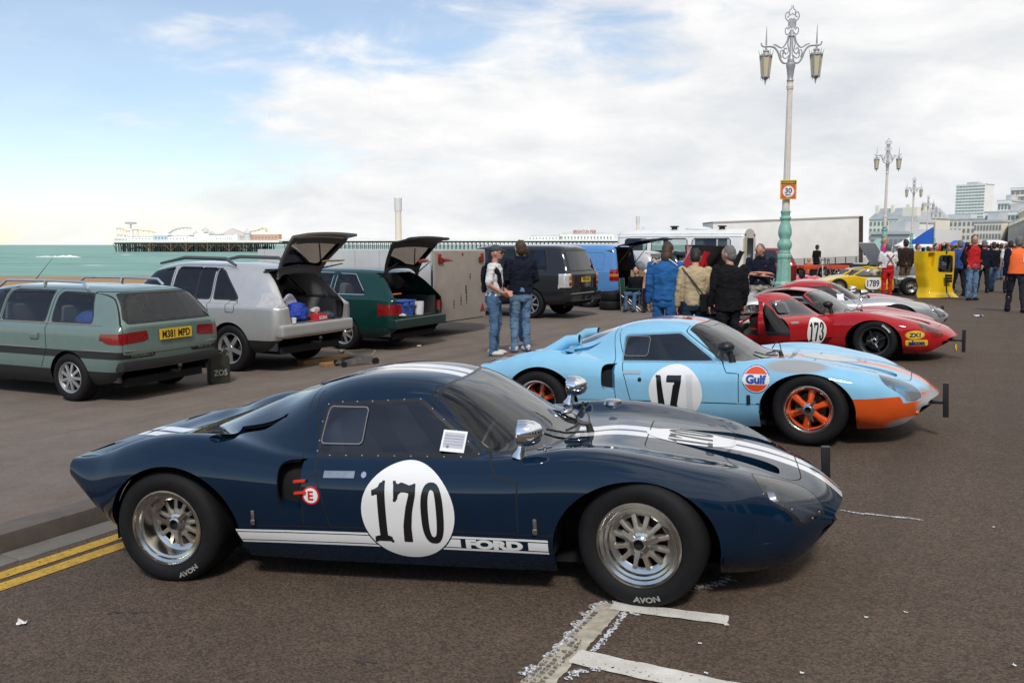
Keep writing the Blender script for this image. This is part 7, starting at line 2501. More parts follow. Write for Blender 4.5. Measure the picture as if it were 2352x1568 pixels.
def minibus():
	T = empty('minibus', label='old white minibus with curtains and open rear door behind the men', cat='minibus')
	WHB = M('bus_white', (.74, .74, .72), .45, coat=.3, var=(3, .08))
	L_, W_, H_ = 4.5, 2.05, 2.30
	sec = [(W_ / 2 - .06, .40), (W_ / 2, .55), (W_ / 2, .95), (W_ / 2, 1.3), (W_ / 2 - .03, 1.75), (W_ / 2 - .12, 2.10), (W_ / 2 - .42, H_ - .05), (0, H_)]
	rows = [(0, sec), (.5, sec), (2, sec), (3.8, sec), (L_, [(y * .96, z * .98 + .01) for y, z in sec])]
	q = np.linspace(0, L_, 46)
	bm = car_loft(rows, q, lambda x, y, z: x, [3, 4, 4, 4, 5, 5, 6], capbulge=.0)
	surf = Surf(bm)
	lay = bm.faces.layers.int.new('reg')
	X = lambda c: c[:, 0]; Y = lambda c: np.abs(c[:, 1]); Z = lambda c: c[:, 2]; Yr = lambda c: c[:, 1]
	wins = [round_poly([(x0, 1.22), (x1, 1.22), (x1, 1.95), (x0, 1.95)], .10, 5) for x0, x1 in ((.45, 1.75), (1.95, 3.2), (3.4, 4.2))]
	for w in wins: cut(bm, lambda c: np.maximum(sd_poly(X(c), Z(c), w) - .03, .3 - Y(c)), 1, lay)
	for i, w in enumerate(wins): cut(bm, lambda c: np.maximum(sd_poly(X(c), Z(c), w), .3 - Y(c)), 2 + i, lay)
	cut(bm, lambda c: np.maximum(sd_poly(Yr(c), Z(c), round_poly([(-.62, .5), (.62, .5), (.62, 1.98), (-.62, 1.98)], .1)), X(c) - .1), 9, lay)
	cut(bm, lambda c: np.maximum(np.hypot(X(c) - 1.3, Z(c) - .36) - .40, .45 - Y(c)), 10, lay)
	region_obj('body', bm, lay, {0}, WHB, T, surf)
	region_obj('window_rubbers', bm, lay, {1}, BLACKP, T, surf)['kind'] = 'stuff'
	for fc in bm.faces:
		if 2 <= fc[lay] <= 5: fc[lay] = 20 + 2 * fc[lay] + (1 if fc.calc_center_median().y > 0 else 0)
	for k in range(24, 32): region_obj('window', bm, lay, {k}, CAR_GLASS, T, surf)
	bm.free()
	CU = M('curtain_blue', (.03, .07, .16), .9, bump=(25, .8, .03)); CU2 = M('curtain_grey', (.50, .50, .50), .9, bump=(25, .8, .03))
	for x0, x1, m_ in ((.95, 1.35, CU), (1.40, 1.70, CU2), (.58, .90, CU2)):
		b = MB(); n = 14; vs = []
		for i in range(n + 1): 
			x = x0 + (x1 - x0) * i / n
			y = W_ / 2 - .16 + .03 * math.sin(i * 2.2)
			vs += [(x, y, 1.20), (x, y, 1.97)]
		b.add(vs, [(2 * i, 2 * i + 2, 2 * i + 3, 2 * i + 1) for i in range(n)]); b.build('curtain', m_, T, smooth=True)
	for x in (2.2, 3.2):
		b = MB(); b.box((x, -.75, .55), (x + .4, .75, 1.5)); b.build('seat_row', M('bus_seat', (.05, .06, .09), .9), T, bevel=.06)
	b = MB(); b.box((.1, -.95, .44), (4.3, .95, .50)); b.build('floor', CARPET, T)
	for s_ in (-1, 1):
		for x in (1.3, 3.9): make_wheel(T, (x, s_ * (W_ / 2 - .06), .34), s_, 'road6', deep=.03, width=.2, rad=.345, lip=.21)
	b = MB(); b.box((-.04, .60, .5), (-.01, 1.0, 2.0)); b.build('rear_pillar', M('cream_panel', (.55, .50, .42), .6), T)
	for s_ in (-1, 1):
		for j in range(2):
			b = MB(); b.ball((.0, s_ * .75 + .14 * j - .07, 2.09), (.02, .055, .045), 10, 6); b.build('roof_marker_lamp', M('dull_red', (.35, .03, .02), .3), T, smooth=True)
	for x in (.9, 2.6):
		b = MB(); b.lathe([(.12, 2.27), (.10, 2.36), (.16, 2.37), (.16, 2.41), (.01, 2.42)], 12, Matrix.Translation((x, .3, 0))); b.build('roof_vent', BLACKP, T, smooth=True)
	b = MB(); b.ball((1.8, .1, 2.30), (.5, .35, .09), 14, 6); b.build('roof_hatch', WHB, T, smooth=True)
	b = MB(); b.tube([(.0, W_ / 2 + .005, 2.12), (L_, W_ / 2 - .02 + .005, 2.12)], .015, 5); b.build('gutter_rail', WHB, T)
	# rear-left corner surveyed
	g = at_depth(1706, 600, 29.5)
	rz = math.pi / 2 + R(63)
	T.rotation_euler = (0, 0, rz)
	c, s_ = math.cos(rz), math.sin(rz)
	T.location = (g.x + s_ * W_ / 2, g.y - c * W_ / 2, -.05)
minibus()
def lorry():
	T = empty('lorry_trailer', label='long white lorry trailer standing side-on behind the lamp post', cat='trailer')
	Y = 46.5
	a, c = at_depth(1640, 603, Y), at_depth(1986, 497, Y)
	L_ = c.x - a.x; H_ = c.z - a.z
	T.location = (c.x, Y, 0.05); T.rotation_euler = (0, R(-2.2), 0)
	z0 = a.z - .05
	CUR = M('trailer_curtain', (.82, .80, .76), .6, var=(1.5, .06), bump=(3, .2, .05))
	b = MB(); b.box((-L_, 0, z0 + .35), (0, 2.5, z0 + H_)); b.build('box', CUR, T, bevel=.03)
	b = MB(); b.box((-L_, -.015, z0), (0, 2.5, z0 + .345)); b.build('side_rave', M('rave_grey', (.45, .44, .41), .6, var=(2, .12)), T)
	b = MB(); b.box((-L_, -.03, z0 + H_ - .06), (.02, 2.53, z0 + H_ + .03)); b.build('roof_edge', M('dirty_white', (.42, .41, .38), .6), T)
	b = MB(); b.box((-.18, -.03, z0), (.03, 2.53, z0 + H_)); b.build('rear_frame', M('rust_dark', (.05, .03, .022), .8, var=(5, .5)), T)
	b = MB()
	for x in np.arange(-L_ + .4, -.3, .55): b.box((x, -.025, z0 + .02), (x + .05, -.016, z0 + .33))
	b.build('strap_buckles', BLACKP, T)['kind'] = 'stuff'
	for x in (-1.3, -2.4):
		for y in (.15, 2.35):
			make_wheel(T, (x, y, .42), -1 if y < 1 else 1, 'road6', deep=.05, width=.3, rad=.42, lip=.26)
	b = MB(); b.box((-L_, .7, z0 - .25), (-.2, 1.8, z0)); b.box((-5.6, .4, -.0), (-5.45, .55, z0)); b.bar((-5.5, .5, .3), (-4.6, .5, z0), .08); b.build('chassis', DARK, T)
lorry()

# ---- yellow racer with its bodywork off
YEL = paint('race_yellow', (.72, .46, .012), .35)
def racer_yellow():
	T = empty('racing_car', label='yellow open racing car number 1789 with its tail bodywork removed', cat='race car')
	b = MB()
	# tub: local x forward (to the left in view)
	prof = [(-.55, .16), (1.95, .16), (2.05, .30), (1.75, .46), (1.15, .62), (.75, .66), (.55, .62), (.35, .60), (-.35, .60), (-.50, .55)]
	n = len(prof)
	vs = [(x, -.78 if .16 < z < .6 else -.70, z) for x, z in prof] + [(x, .78 if .16 < z < .6 else .70, z) for x, z in prof]
	b.add(vs, [tuple(range(n)), tuple(range(n, 2 * n))[::-1]] + [(k, (k + 1) % n, n + (k + 1) % n, n + k) for k in range(n)])
	b.build('tub', YEL, T, bevel=.05, seg=3)
	b = MB(); b.tube([(.75, .60, .66), (.40, .60, .86), (-.05, .58, .92), (-.42, .55, .86)], .028, 8); b.tube([(.75, -.60, .66), (.40, -.60, .86), (-.05, -.58, .92), (-.42, -.55, .86)], .028, 8); b.tube([(-.42, .55, .86), (-.42, -.55, .86)], .028, 8); b.build('cockpit_rim', YEL, T, smooth=True)
	b = MB(); b.box((-.4, -.55, .45), (.5, .55, .625)); b.build('cockpit_shade_block', DARK, T)  # solid dark block painted as the shaded hollow of the cockpit
	b = MB(); b.ball((-.52, 0, .70), (.10, .62, .16), 16, 8); b.build('airbox', M('airbox_grey', (.05, .05, .055), .5), T, smooth=True)
	engine2 = M('engine_alloy', (.30, .30, .29), .45, .7, var=(12, .25))
	b = MB(); b.box((-1.15, -.22, .22), (-.60, .22, .62)); b.box((-1.5, -.14, .22), (-1.15, .14, .45)); b.build('engine', engine2, T, bevel=.03)
	for s_ in (-1, 1):
		b = MB()
		for i in range(4): b.tube([(-.70 - i * .12, s_ * .22, .56), (-.76 - i * .12, s_ * .42, .52), (-1.30, s_ * .40, .58), (-1.60, s_ * .36, .60)], .028, 7)
		b.build('exhaust', M('white_exhaust', (.6, .58, .54), .5), T, smooth=True)
		b = MB(); b.bar((-1.0, s_ * .2, .35), (-1.05, s_ * .72, .30), .04); b.bar((-1.0, s_ * .2, .55), (-1.05, s_ * .70, .42), .03); b.build('wishbone', engine2, T)
		make_wheel(T, (-1.05, s_ * .86, .30), s_, 'star' if False else 'brm', deep=.05, width=.30, rad=.305, lip=.19)
		make_wheel(T, (1.25, s_ * .80, .28), s_, 'brm', deep=.04, width=.22, rad=.285, lip=.18)
	flat_print('number_disc', shape_mesh(rect_f(.52, .40, r=.18), (-.27, -.21, .27, .21), .05), WHITEP, T, (.15, .783, .40), (-1, 0, 0), (0, 0, 1))
	flat_print('race_number', text_mesh('1789', .30, .006, sx=.72), BLACKV, T, (.15, .786, .40), (-1, 0, 0), (0, 0, 1))
	b = MB(); b.tube([(.9, .55, .62), (.82, .60, .78)], .012, 6); b.ball((.80, .62, .82), (.03, .07, .045), 10, 6); b.build('mirror', BLACKP, T, smooth=True)
	g = at_ground(2092, 679)
	rz = math.radians(180 - 6)
	T.rotation_euler = (0, 0, rz)
	c, s_ = math.cos(rz), math.sin(rz)
	lx, ly = -1.05, .86
	T.location = (g.x - (c * lx - s_ * ly), g.y - (s_ * lx + c * ly), g.z)
racer_yellow()
def yellow_tail():
	T = empty('body_panel', label='large yellow tail bodywork standing on end with a grey window', cat='body panel')
	# a curved shell standing on its rear edge: width x, height z, hollow towards +y
	W_, H_ = 1.36, 1.44
	def half(t):     # half width by height fraction: flared foot, waist, shoulders
		return float(np.interp(t, [0, .08, .22, .45, .75, 1.0], [.66, .60, .52, .60, .64, .62]))
	nv, nu = 30, 26
	def f(u, t):     # u in -1..1
		x = u * half(t)
		if u < -.62 and t > .55: x -= .08 * (t - .55) * 2
		bul = .16 * (1 - abs(u) ** 3) * (1 - .5 * t)
		y = -bul + .30 * max(0, abs(u) - .80) / .20 + .05 * math.sin(t * 3)
		y += -.14 * max(0, 1 - t / .10)
		return (x, y, t * H_)
	G = np.array([[f(-1 + 2 * j / nu, i / nv) for j in range(nu + 1)] for i in range(nv + 1)])
	bm, V = grid_bm(G)
	lay = bm.faces.layers.int.new('reg')
	win = round_poly([(-.12, .80), (.42, .78), (.40, 1.31), (-.08, 1.31)], .08)
	cut(bm, lambda c: sd_poly(c[:, 0] - .0, c[:, 2], win) - .025, 1, lay)
	cut(bm, lambda c: sd_poly(c[:, 0] - .0, c[:, 2], win), 2, lay)
	sc = round_poly([(-.42, .96), (-.28, .90), (-.22, 1.40), (-.46, 1.40)], .05)
	cut(bm, lambda c: sd_poly(c[:, 0], c[:, 2], sc), 3, lay)
	for s0, s1 in ((.0, .74), (1.36, 1.44)):
		cut(bm, lambda c: np.maximum(np.maximum(c[:, 0] - .175, .125 - c[:, 0]), np.maximum(s0 - c[:, 2], c[:, 2] - s1)), 4, lay, {0})
	surf = Surf(bm)
	region_obj('shell', bm, lay, {0}, YEL, T, surf)
	region_obj('window_edge', bm, lay, {1}, M('dull_yellow', (.42, .28, .03), .5), T, surf)
	region_obj('window', bm, lay, {2}, SMOKED, T, surf)
	region_obj('black_stripe', bm, lay, {4}, BLACKV, T, surf)['kind'] = 'stuff'
	extruded_region('scoop', bm, lay, {3}, YEL, T, (0, .12, .0), .8)
	region_obj('inner_face', bm, lay, {0, 1}, M('grp_inner', (.20, .14, .03), .8), T, surf, off=-.012, flip=True)
	for i in range(2):
		for j in range(3):
			k = MB(); k.box((.05 + i * .11, -.225, .47 + j * .085), (.15 + i * .11, -.17, .545 + j * .085)); k.build('vent_slot', BLACKP, T)
	bm.free()
	g = at_ground(2158, 684)
	T.location = (g.x, g.y, g.z + .01)
	T.rotation_euler = (R(-3), 0, R(10))
yellow_tail()
def silver_sports():
	T = empty('sports_car', label='silver sports car with bonnet raised behind the yellow racer', cat='car')
	rows = [row8(-1.9, .35, .78, .78, .84, .5, .7), row8(-1.6, .25, .86, .82, .95, .55, .74), row8(-.9, .2, .88, .82, 1.15, .58, .74), row8(-.2, .2, .88, .82, 1.18, .58, .74), row8(.4, .2, .87, .80, .95, .58, .74), row8(.7, .2, .87, .78, .84, .6, .74), row8(1.5, .22, .84, .70, .74, .55, .7), row8(2.0, .3, .70, .52, .58, .5, .6)]
	q = np.linspace(-1.9, 2.0, 44)
	wins = [round_poly([(-.9, .86), (.3, .86), (.0, 1.08), (-.7, 1.08)], .05)]
	road_car(T, dict(rows=rows, q=q, warp=lambda x, y, z: x, xr=-1.9, wb=2.4, dx=.0, arch=.33, wz=.3, W=1.74, L=3.9, wr=.3, lip=.2, wheel='road6', windows=wins, rdepth=.3, glass=DARK_GLASS, paint=paint('sport_silver', (.34, .36, .40), .4, .4),
		rwin=round_poly([(-.5, .86), (.5, .86), (.45, .9), (-.45, .9)], .01), lamps=[(round_poly([(.5, .6), (.8, .6), (.8, .7), (.5, .7)], .02), 7, .2)], zfloor=.24, belt=.82, noseat=True))
	b = MB(); b.box((.0, -.62, 0), (1.0, .62, .03), Matrix.Translation((.75, 0, .80)) @ Matrix.Rotation(R(-55), 4, 'Y')); b.build('bonnet', M('white_panel', (.7, .7, .68), .4), T, bevel=.01)
	p = at_depth(1990, 600, 34.0)
	T.location = (p.x + 1.2, p.y, .15); T.rotation_euler = (0, 0, R(188))
silver_sports()
# ------------------------------------------------------------------ people
from mathutils import noise as mnoise
TMP_SCENE = bpy.data.scenes.new('remesh_bench')
def remesh(mb, vox, smooth=3, wob=0.0, freq=9.0):
	me = mb.mesh('tmp')
	bm = bmesh.new(); bm.from_mesh(me); bmesh.ops.recalc_face_normals(bm, faces=bm.faces); bm.to_mesh(me); bm.free()
	ob = bpy.data.objects.new('tmp', me)
	TMP_SCENE.collection.objects.link(ob)
	m = ob.modifiers.new('r', 'REMESH'); m.mode = 'VOXEL'; m.voxel_size = vox
	s_ = ob.modifiers.new('s', 'SMOOTH'); s_.iterations = smooth; s_.factor = .5
	with bpy.context.temp_override(scene=TMP_SCENE, view_layer=TMP_SCENE.view_layers[0]):
		dg = bpy.context.evaluated_depsgraph_get()
		out = bpy.data.meshes.new_from_object(ob.evaluated_get(dg))
	bpy.data.objects.remove(ob)
	bpy.data.meshes.remove(me)
	if wob:
		n = len(out.vertices)
		co = np.zeros(n * 3); out.vertices.foreach_get('co', co); co = co.reshape(-1, 3)
		no = np.array([v.normal[:] for v in out.vertices])
		d = np.array([mnoise.noise(Vector((x * freq, y * freq, z * freq * .7))) + .55 * mnoise.noise(Vector((x * freq * 1.2 + z * 7, y * freq * 1.2 + 5, z * freq * 2.6))) for x, y, z in co])
		co += no * (wob * d)[:, None]
		out.vertices.foreach_set('co', co.ravel())
		out.update()
	out.shade_smooth()
	return out
def rings(mb, rs, n=14):
	vs, fs = [], []
	for cx, cy, z, rx, ry in rs:
		for k in range(n):
			t = 2 * math.pi * k / n
			vs.append((cx + rx * math.cos(t), cy + ry * math.sin(t), z))
	for i in range(len(rs) - 1):
		for k in range(n):
			k2 = (k + 1) % n
			fs.append((i * n + k, i * n + k2, (i + 1) * n + k2, (i + 1) * n + k))
	fs.append(tuple(range(n))[::-1]); fs.append(tuple((len(rs) - 1) * n + k for k in range(n)))
	mb.add(vs, fs)
def limb(mb, pts, rad, n=10):
	mb.tube(pts, rad, n)
	for p, r in zip(pts, rad): mb.ball(p, r, n, 6)
SKIN = {'fair': M('skin_fair', (.50, .27, .19), .55, var=(30, .08)), 'tan': M('skin_tan', (.36, .19, .13), .55, var=(30, .08)), 'pink': M('skin_pink', (.52, .25, .18), .55, var=(30, .08))}
def cloth(name, col, sc=60):
	return M('cloth_' + name, col, .9, var=(7, .14), bump=(16, .5, .012), spec=.2)
HAIRM = {'brown': M('hair_brown', (.055, .028, .014), .6, bump=(70, .8, .01)), 'dark': M('hair_dark', (.016, .012, .010), .6, bump=(70, .8, .01)), 'grey': M('hair_grey', (.15, .145, .14), .7, bump=(70, .8, .01)), 'blond': M('hair_blond', (.42, .28, .12), .6, bump=(70, .8, .01)), 'ginger': M('hair_ginger', (.28, .10, .03), .6, bump=(70, .8, .01))}
JEANS = cloth('jeans', (.075, .14, .24)); JEANS2 = cloth('jeans_light', (.12, .20, .32)); DARKT = cloth('dark_trousers', (.012, .013, .017))
SHOE_W = M('trainers_white', (.55, .53, .50), .7, var=(30, .2)); SHOE_B = M('shoes_black', (.012, .012, .013), .5)
def person(label, loc, face, H, top=None, legs=None, hair='brown', skin='fair', sleeve='long', shoes=None, pose=None, vox=.016, hem=.86, extra=None, group=None, hairlen=0.0, bulk=1.0):
	"""face: heading of the chest in degrees (0 = +X). pose keys: armL/armR (elbow, wrist), lean, hunch, stride, sit, headyaw, headpitch"""
	pose = pose or {}
	k = H / 1.75
	P0 = empty('tmp')
	lean = pose.get('lean', 0.0)
	sit = pose.get('sit', False)
	base = -.44 if sit else 0.0
	def tf(p):
		x, y, z = p
		z2 = z + base
		if lean and z > .92:
			a = lean; dz = z - .92
			x, z2 = x * math.cos(a) + dz * math.sin(a), .92 + base + dz * math.cos(a) - x * math.sin(a)
		return (x * k, y * k, z2 * k)
	def T_(mb):
		mb.v = [tf(p) for p in mb.v]
		return mb
	arms = {}
	for s_, key in ((1, 'armL'), (-1, 'armR')):
		e, w = pose.get(key, ((-.03, .245, 1.13), (.03, .26, .87)))
		sh = (.0, s_ * .19 * bulk, 1.405)
		arms[s_] = (Vector(sh), Vector((e[0], s_ * e[1], e[2])), Vector((w[0], s_ * w[1], w[2])))
	st = pose.get('stride', .0)
	feet = {}
	for s_ in (1, -1):
		if sit: hip, kn, an = (.0, s_ * .10, .92), (.42, s_ * .13, .95), (.46, s_ * .13, .52)
		else:
			fx = st * s_
			hip, kn, an = (0, s_ * .095, .92), (fx * .45 + .02, s_ * .105, .50), (fx - .01, s_ * .11, .085)
			if 'legs' in pose: kn, an = pose['legs'][0 if s_ > 0 else 1]
		feet[s_] = (Vector(hip), Vector(kn), Vector(an))
	# --- body: one continuous surface
	b = MB()
	hx = pose.get('hunch', .02)
	hy, hp = math.radians(pose.get('headyaw', 0)), math.radians(pose.get('headpitch', 0))
	hm = Matrix.Translation((hx, 0, 1.52)) @ Matrix.Rotation(hy, 4, 'Z') @ Matrix.Rotation(hp, 4, 'Y')
	hb = MB()
	hb.ball((.012, 0, .115), (.098, .077, .115), 18, 12)
	hb.ball((.035, 0, .055), (.066, .058, .062), 14, 8)
	hb.ball((.108, 0, .095), (.020, .014, .026), 8, 6)
	hb.ball((.085, 0, .135), (.026, .060, .014), 8, 6)
	hb.ball((.088, 0, .052), (.022, .030, .012), 8, 6)
	for s_ in (-1, 1): hb.ball((.005, s_ * .080, .10), (.024, .012, .034), 8, 6)
	hb.v = [tuple(hm @ Vector(p)) for p in hb.v]
	b.add(hb.v, hb.f)
	limb(b, [(0, 0, 1.40), (hx * .6, 0, 1.48), (hx + .01, 0, 1.56)], [.066, .058, .055])
	rings(b, [(0, 0, .86, .10, .15), (0, 0, .98, .11, .155), (0, 0, 1.10, .10, .14), (0, 0, 1.25, .105, .155), (0, 0, 1.38, .09, .16), (0, 0, 1.44, .05, .09)])
	for s_ in (1, -1):
		sh, el, wr = arms[s_]
		limb(b, [sh, el, wr], [.052, .042, .029])
		d = (wr - el).normalized()
		side = Vector((0, -s_, 0)) if abs(d.y) < .8 else Vector((0, 0, -1))
		fw = (Vector((1, 0, 0)) - d * d.x)
		fw = fw.normalized() if fw.length > .2 else Vector((0, 0, 1))
		pc = wr + d * .05
		pm = MB(); pm.ball((0, 0, 0), (.050, .020, .042), 10, 7)
		X_, Y_ = d, fw.cross(d).normalized()
		R3 = Matrix((X_, Y_, Y_.cross(X_) * -1)).transposed().to_4x4()
		b.add([tuple(pc + R3.to_3x3() @ Vector(p)) for p in pm.v], pm.f)
		for i in range(4):
			o = fw * (-.033 + .022 * i)
			L_ = (.060, .072, .070, .052)[i]
			p0 = pc + d * .035 + o
			curl = Vector((0, -s_, 0)) * .018
			limb(b, [p0, p0 + d * L_ * .55 + curl * .4, p0 + d * L_ * .95 + curl * 1.2], [.0105, .0098, .0085], 7)
		limb(b, [pc + fw * .03 - d * .02, pc + fw * .055 + d * .015, pc + fw * .062 + d * .045], [.013, .0115, .0095], 7)
		hip, kn, an = feet[s_]
		limb(b, [hip, kn, an], [.075, .05, .035])
		b.ball((an.x + .05, an.y, an.z - .05), (.10, .04, .03), 10, 6)
	body = remesh(T_(b), vox * .75, 2)
	o = link('person', body, SKIN[skin])
	o.location = loc
	o.rotation_euler = (0, 0, math.radians(face))
	tag(o, label, 'person', group)
	bpy.data.objects.remove(P0)
	# --- shirt or jacket
	if top is not None:
		b = MB()
		g = .016
		w_ = bulk
		rings(b, [(0, 0, hem, .128 + g, (.172 + g) * w_), (0, 0, 1.00, .118 + g, (.165 + g) * w_), (0, 0, 1.12, .112 + g, (.160 + g) * w_), (.0, 0, 1.27, .120 + g, (.178 + g) * w_), (0, 0, 1.37, .105 + g, (.185 + g) * w_), (0, 0, 1.43, .078 + g, .13 + g), (hx * .4, 0, 1.475, .058 + g, .066 + g)], 18)
		for s_ in (1, -1):
			sh, el, wr = arms[s_]
			if sleeve == 'long': limb(b, [sh, (sh + el) / 2, el, (el + wr) / 2, el.lerp(wr, .96)], [.072, .066, .058, .052, .044], 12)
			elif sleeve == 'short': limb(b, [sh, sh.lerp(el, .5), sh.lerp(el, .85)], [.072, .066, .064], 12)
			else: limb(b, [sh, sh.lerp(el, .1)], [.068, .06], 12)
		me = remesh(T_(b), vox, 2, .019 * k, 11)
		link('shirt' if sleeve != 'long' else 'jersey', me, top, o)
	if legs is not None:
		b = MB()
		g = .014
		rings(b, [(0, 0, .80, .10 + g, .135 + g), (0, 0, .86, .122 + g, .168 + g), (0, 0, .95, .118 + g, .166 + g), (0, 0, 1.03, .108 + g, .155 + g)], 16)
		for s_ in (1, -1):
			hip, kn, an = feet[s_]
			lowp = an + Vector((0, 0, -.03)) if not sit else an
			limb(b, [hip + Vector((0, 0, -.02)), (hip + kn) / 2, kn, (kn + an) / 2, lowp], [.100, .088, .070, .062, .060], 12)
		me = remesh(T_(b), vox, 2, .021 * k, 10)
		link('trousers', me, legs, o)
	# --- shoes
	sm = shoes or SHOE_B
	for s_ in (1, -1):
		an = feet[s_][2]
		b = MB()
		b.ball((an.x + .055, an.y, an.z - .040), (.135, .050, .042), 14, 8)
		b.ball((an.x - .02, an.y, an.z - .01), (.062, .046, .05), 12, 7)
		b.v = [(x, y, max(z, an.z - .085)) for x, y, z in b.v]
		T_(b).build('shoe', sm, o, smooth=True, weld=False)
	# --- hair
	if hair:
		b = MB()
		b.ball((-.012, 0, .132), (.104, .086, .112), 18, 12)
		b.ball((-.035, 0, .085), (.082, .080, .095), 14, 8)
		if hairlen: b.ball((-.045, 0, .02), (.07, .085, .09 + hairlen), 14, 8)
		vs = []
		for p in b.v:
			x, y, z = p
			if x > .035 and z < .165: x = .035 - (x - .035) * .3
			q = .99 + .09 * mnoise.noise(Vector((x * 45, y * 45, z * 45)))
			vs.append(tuple(hm @ Vector((x * q, y * q, z * q))))
		b.v = vs
		T_(b).build('hair', HAIRM[hair], o, smooth=True, weld=False)
	# --- eyes
	for s_ in (-1, 1):
		b = MB(); b.ball((.098, s_ * .030, .118), (.008, .012, .007), 8, 5)
		b.v = [tuple(hm @ Vector(p)) for p in b.v]
		T_(b).build('eye', M('eye_dark', (.02, .015, .012), .3), o, smooth=True, weld=False)
	if extra: extra(o, tf, hm, k)
	return o
def person_at(u, vt, Y, label, face, **k):
	p = at_depth(u, vt, Y)
	gz = ground_z(p.x, Y)
	sit = (k.get('pose') or {}).get('sit', False)
	H = (p.z - gz) / (1 - .44 / 1.75) if sit else p.z - gz
	return person(label, (p.x, Y, gz), face, H, **k)
def add_part(o, b, name, mat, tf=None, smooth=True):
	if tf: b.v = [tf(p) for p in b.v]
	return b.build(name, mat, o, smooth=smooth, weld=False)
NAVY = cloth('navy', (.008, .010, .022)); WHITEC = cloth('white', (.68, .67, .66)); BEIGE = cloth('beige', (.46, .36, .22)); BLACKC = cloth('black', (.008, .008, .010))
SUIT = cloth('racesuit_blue', (.022, .11, .30)); REDC = cloth('red', (.50, .02, .02)); ORANGEC = M('cloth_orange_vest', (.95, .16, .03), .8, var=(7, .08), bump=(16, .4, .01)); BROWNC = cloth('brown', (.03, .018, .014))
PINKC = cloth('pink', (.75, .10, .28)); BLUEC = cloth('royal', (.03, .07, .25)); KHAKI = cloth('khaki', (.13, .085, .05)); CREAMC = cloth('cream', (.55, .48, .36)); ORC = cloth('orange_top', (.62, .15, .06))
g1 = at_ground(1136, 816); g2 = at_ground(1196, 808)
def cap_and_scarf(o, tf, hm, k):
	b = MB(); b.ball((-.005, 0, .165), (.108, .090, .075), 16, 8); b.ball((.10, 0, .155), (.075, .065, .012), 12, 5)
	b.v = [tuple(hm @ Vector(p)) for p in b.v]; add_part(o, b, 'cap', M('cap_grey', (.05, .06, .075), .8), tf)
	b = MB()
	for s_ in (-1, 1): b.ball((.10, s_ * .033, .118), (.010, .024, .018), 8, 5)
	b.bar((.10, -.03, .125), (.10, .03, .125), .008); b.bar((.10, .055, .12), (0, .082, .12), .006); b.bar((.10, -.055, .12), (0, -.082, .12), .006)
	b.v = [tuple(hm @ Vector(p)) for p in b.v]; add_part(o, b, 'sunglasses', BLACKP, tf)
	b = MB(); b.ball((.055, 0, .03), (.052, .055, .045), 12, 7); b.v = [tuple(hm @ Vector(p)) for p in b.v]; add_part(o, b, 'beard', HAIRM['grey'], tf)
	b = MB()
	limb(b, [(.09, .12, 1.36), (.0, .19, 1.45), (-.09, .10, 1.46), (-.10, -.02, 1.45), (-.08, -.12, 1.45), (.0, -.19, 1.44)], [.035, .045, .05, .05, .05, .045])
	rings(b, [(-.155, 0, 1.0, .03, .15), (-.165, 0, 1.2, .035, .18), (-.14, 0, 1.42, .05, .19)])
	limb(b, [(.0, .19, 1.44), (.10, .13, 1.30), (.11, .09, 1.12)], [.045, .045, .04])
	limb(b, [(.0, -.19, 1.44), (.10, -.13, 1.30), (.11, -.09, 1.12)], [.045, .045, .04])
	b.v = [tf(p) for p in b.v]
	link('draped_jumper', remesh(b, .016, 2, .012, 12), NAVY, o)
	b = MB(); b.box((.12, -.10, .90), (.20, .02, 1.02)); b.v = [tf(p) for p in b.v]; b.build('belt_pouch', BLACKP, o, bevel=.015)
person('man in cap and sunglasses, white polo and jeans, jumper draped over shoulders', g1, -12, 1.74, WHITEC, JEANS, None, 'pink', 'short', SHOE_W, pose=dict(armR=((-.04, .25, 1.14), (.14, .16, 1.02)), armL=((-.02, .25, 1.14), (.16, .14, 1.02)), headpitch=4), vox=.014, hem=.95, extra=cap_and_scarf)
def collar_ring(o, tf, hm, k):
	b = MB(); b.lathe([(.072, 1.47), (.078, 1.50), (.07, 1.515)], 14); add_part(o, b, 'collar', NAVY, tf)
person('man in navy jumper and pale jeans seen from behind beside the capped man', g2, 118, 1.80, NAVY, JEANS2, 'brown', 'fair', 'long', SHOE_W, pose=dict(armR=((-.02, .27, 1.15), (.15, .20, 1.06)), armL=((-.02, .27, 1.15), (.15, .20, 1.06))), vox=.014, hem=.93, bulk=1.14, extra=collar_ring)
person('third man in jeans almost hidden behind the man in navy jumper', (g2.x * 1.06 + .05, g2.y * 1.06, g2.z), 200, 1.70, cloth('grey', (.10, .11, .12)), JEANS2, 'dark', 'fair', 'short', SHOE_W, vox=.02, pose=dict(armR=((-.02, .25, 1.14), (.18, .22, 1.10))))
def suit_trim(o, tf, hm, k):
	b = MB()
	for s_ in (-1, 1): b.tube([(-.03, s_ * .06, 1.50), (-.08, s_ * .14, 1.46), (-.06, s_ * .215, 1.40), (.0, s_ * .262, 1.33)], .008, 6)
	add_part(o, b, 'white_piping', WHITEC, tf)
	b = MB(); b.ball((-.02, -.272, 1.27), (.045, .006, .045), 14, 7); add_part(o, b, 'sleeve_badge', WHITEP, tf)
	b = MB(); rings(b, [(0, 0, .99, .140, .190), (0, 0, 1.04, .140, .188)]); add_part(o, b, 'waist_band', SUIT, tf)
person_at(1530, 556, 13.2, 'driver in blue racing overalls with white shoulder piping, seen from behind', 62, top=SUIT, legs=SUIT, hair='brown', hairlen=.02, pose=dict(headpitch=18, hunch=.05, armR=((-.02, .25, 1.13), (.06, .26, .87))), vox=.015, hem=.90, bulk=1.08, extra=suit_trim)
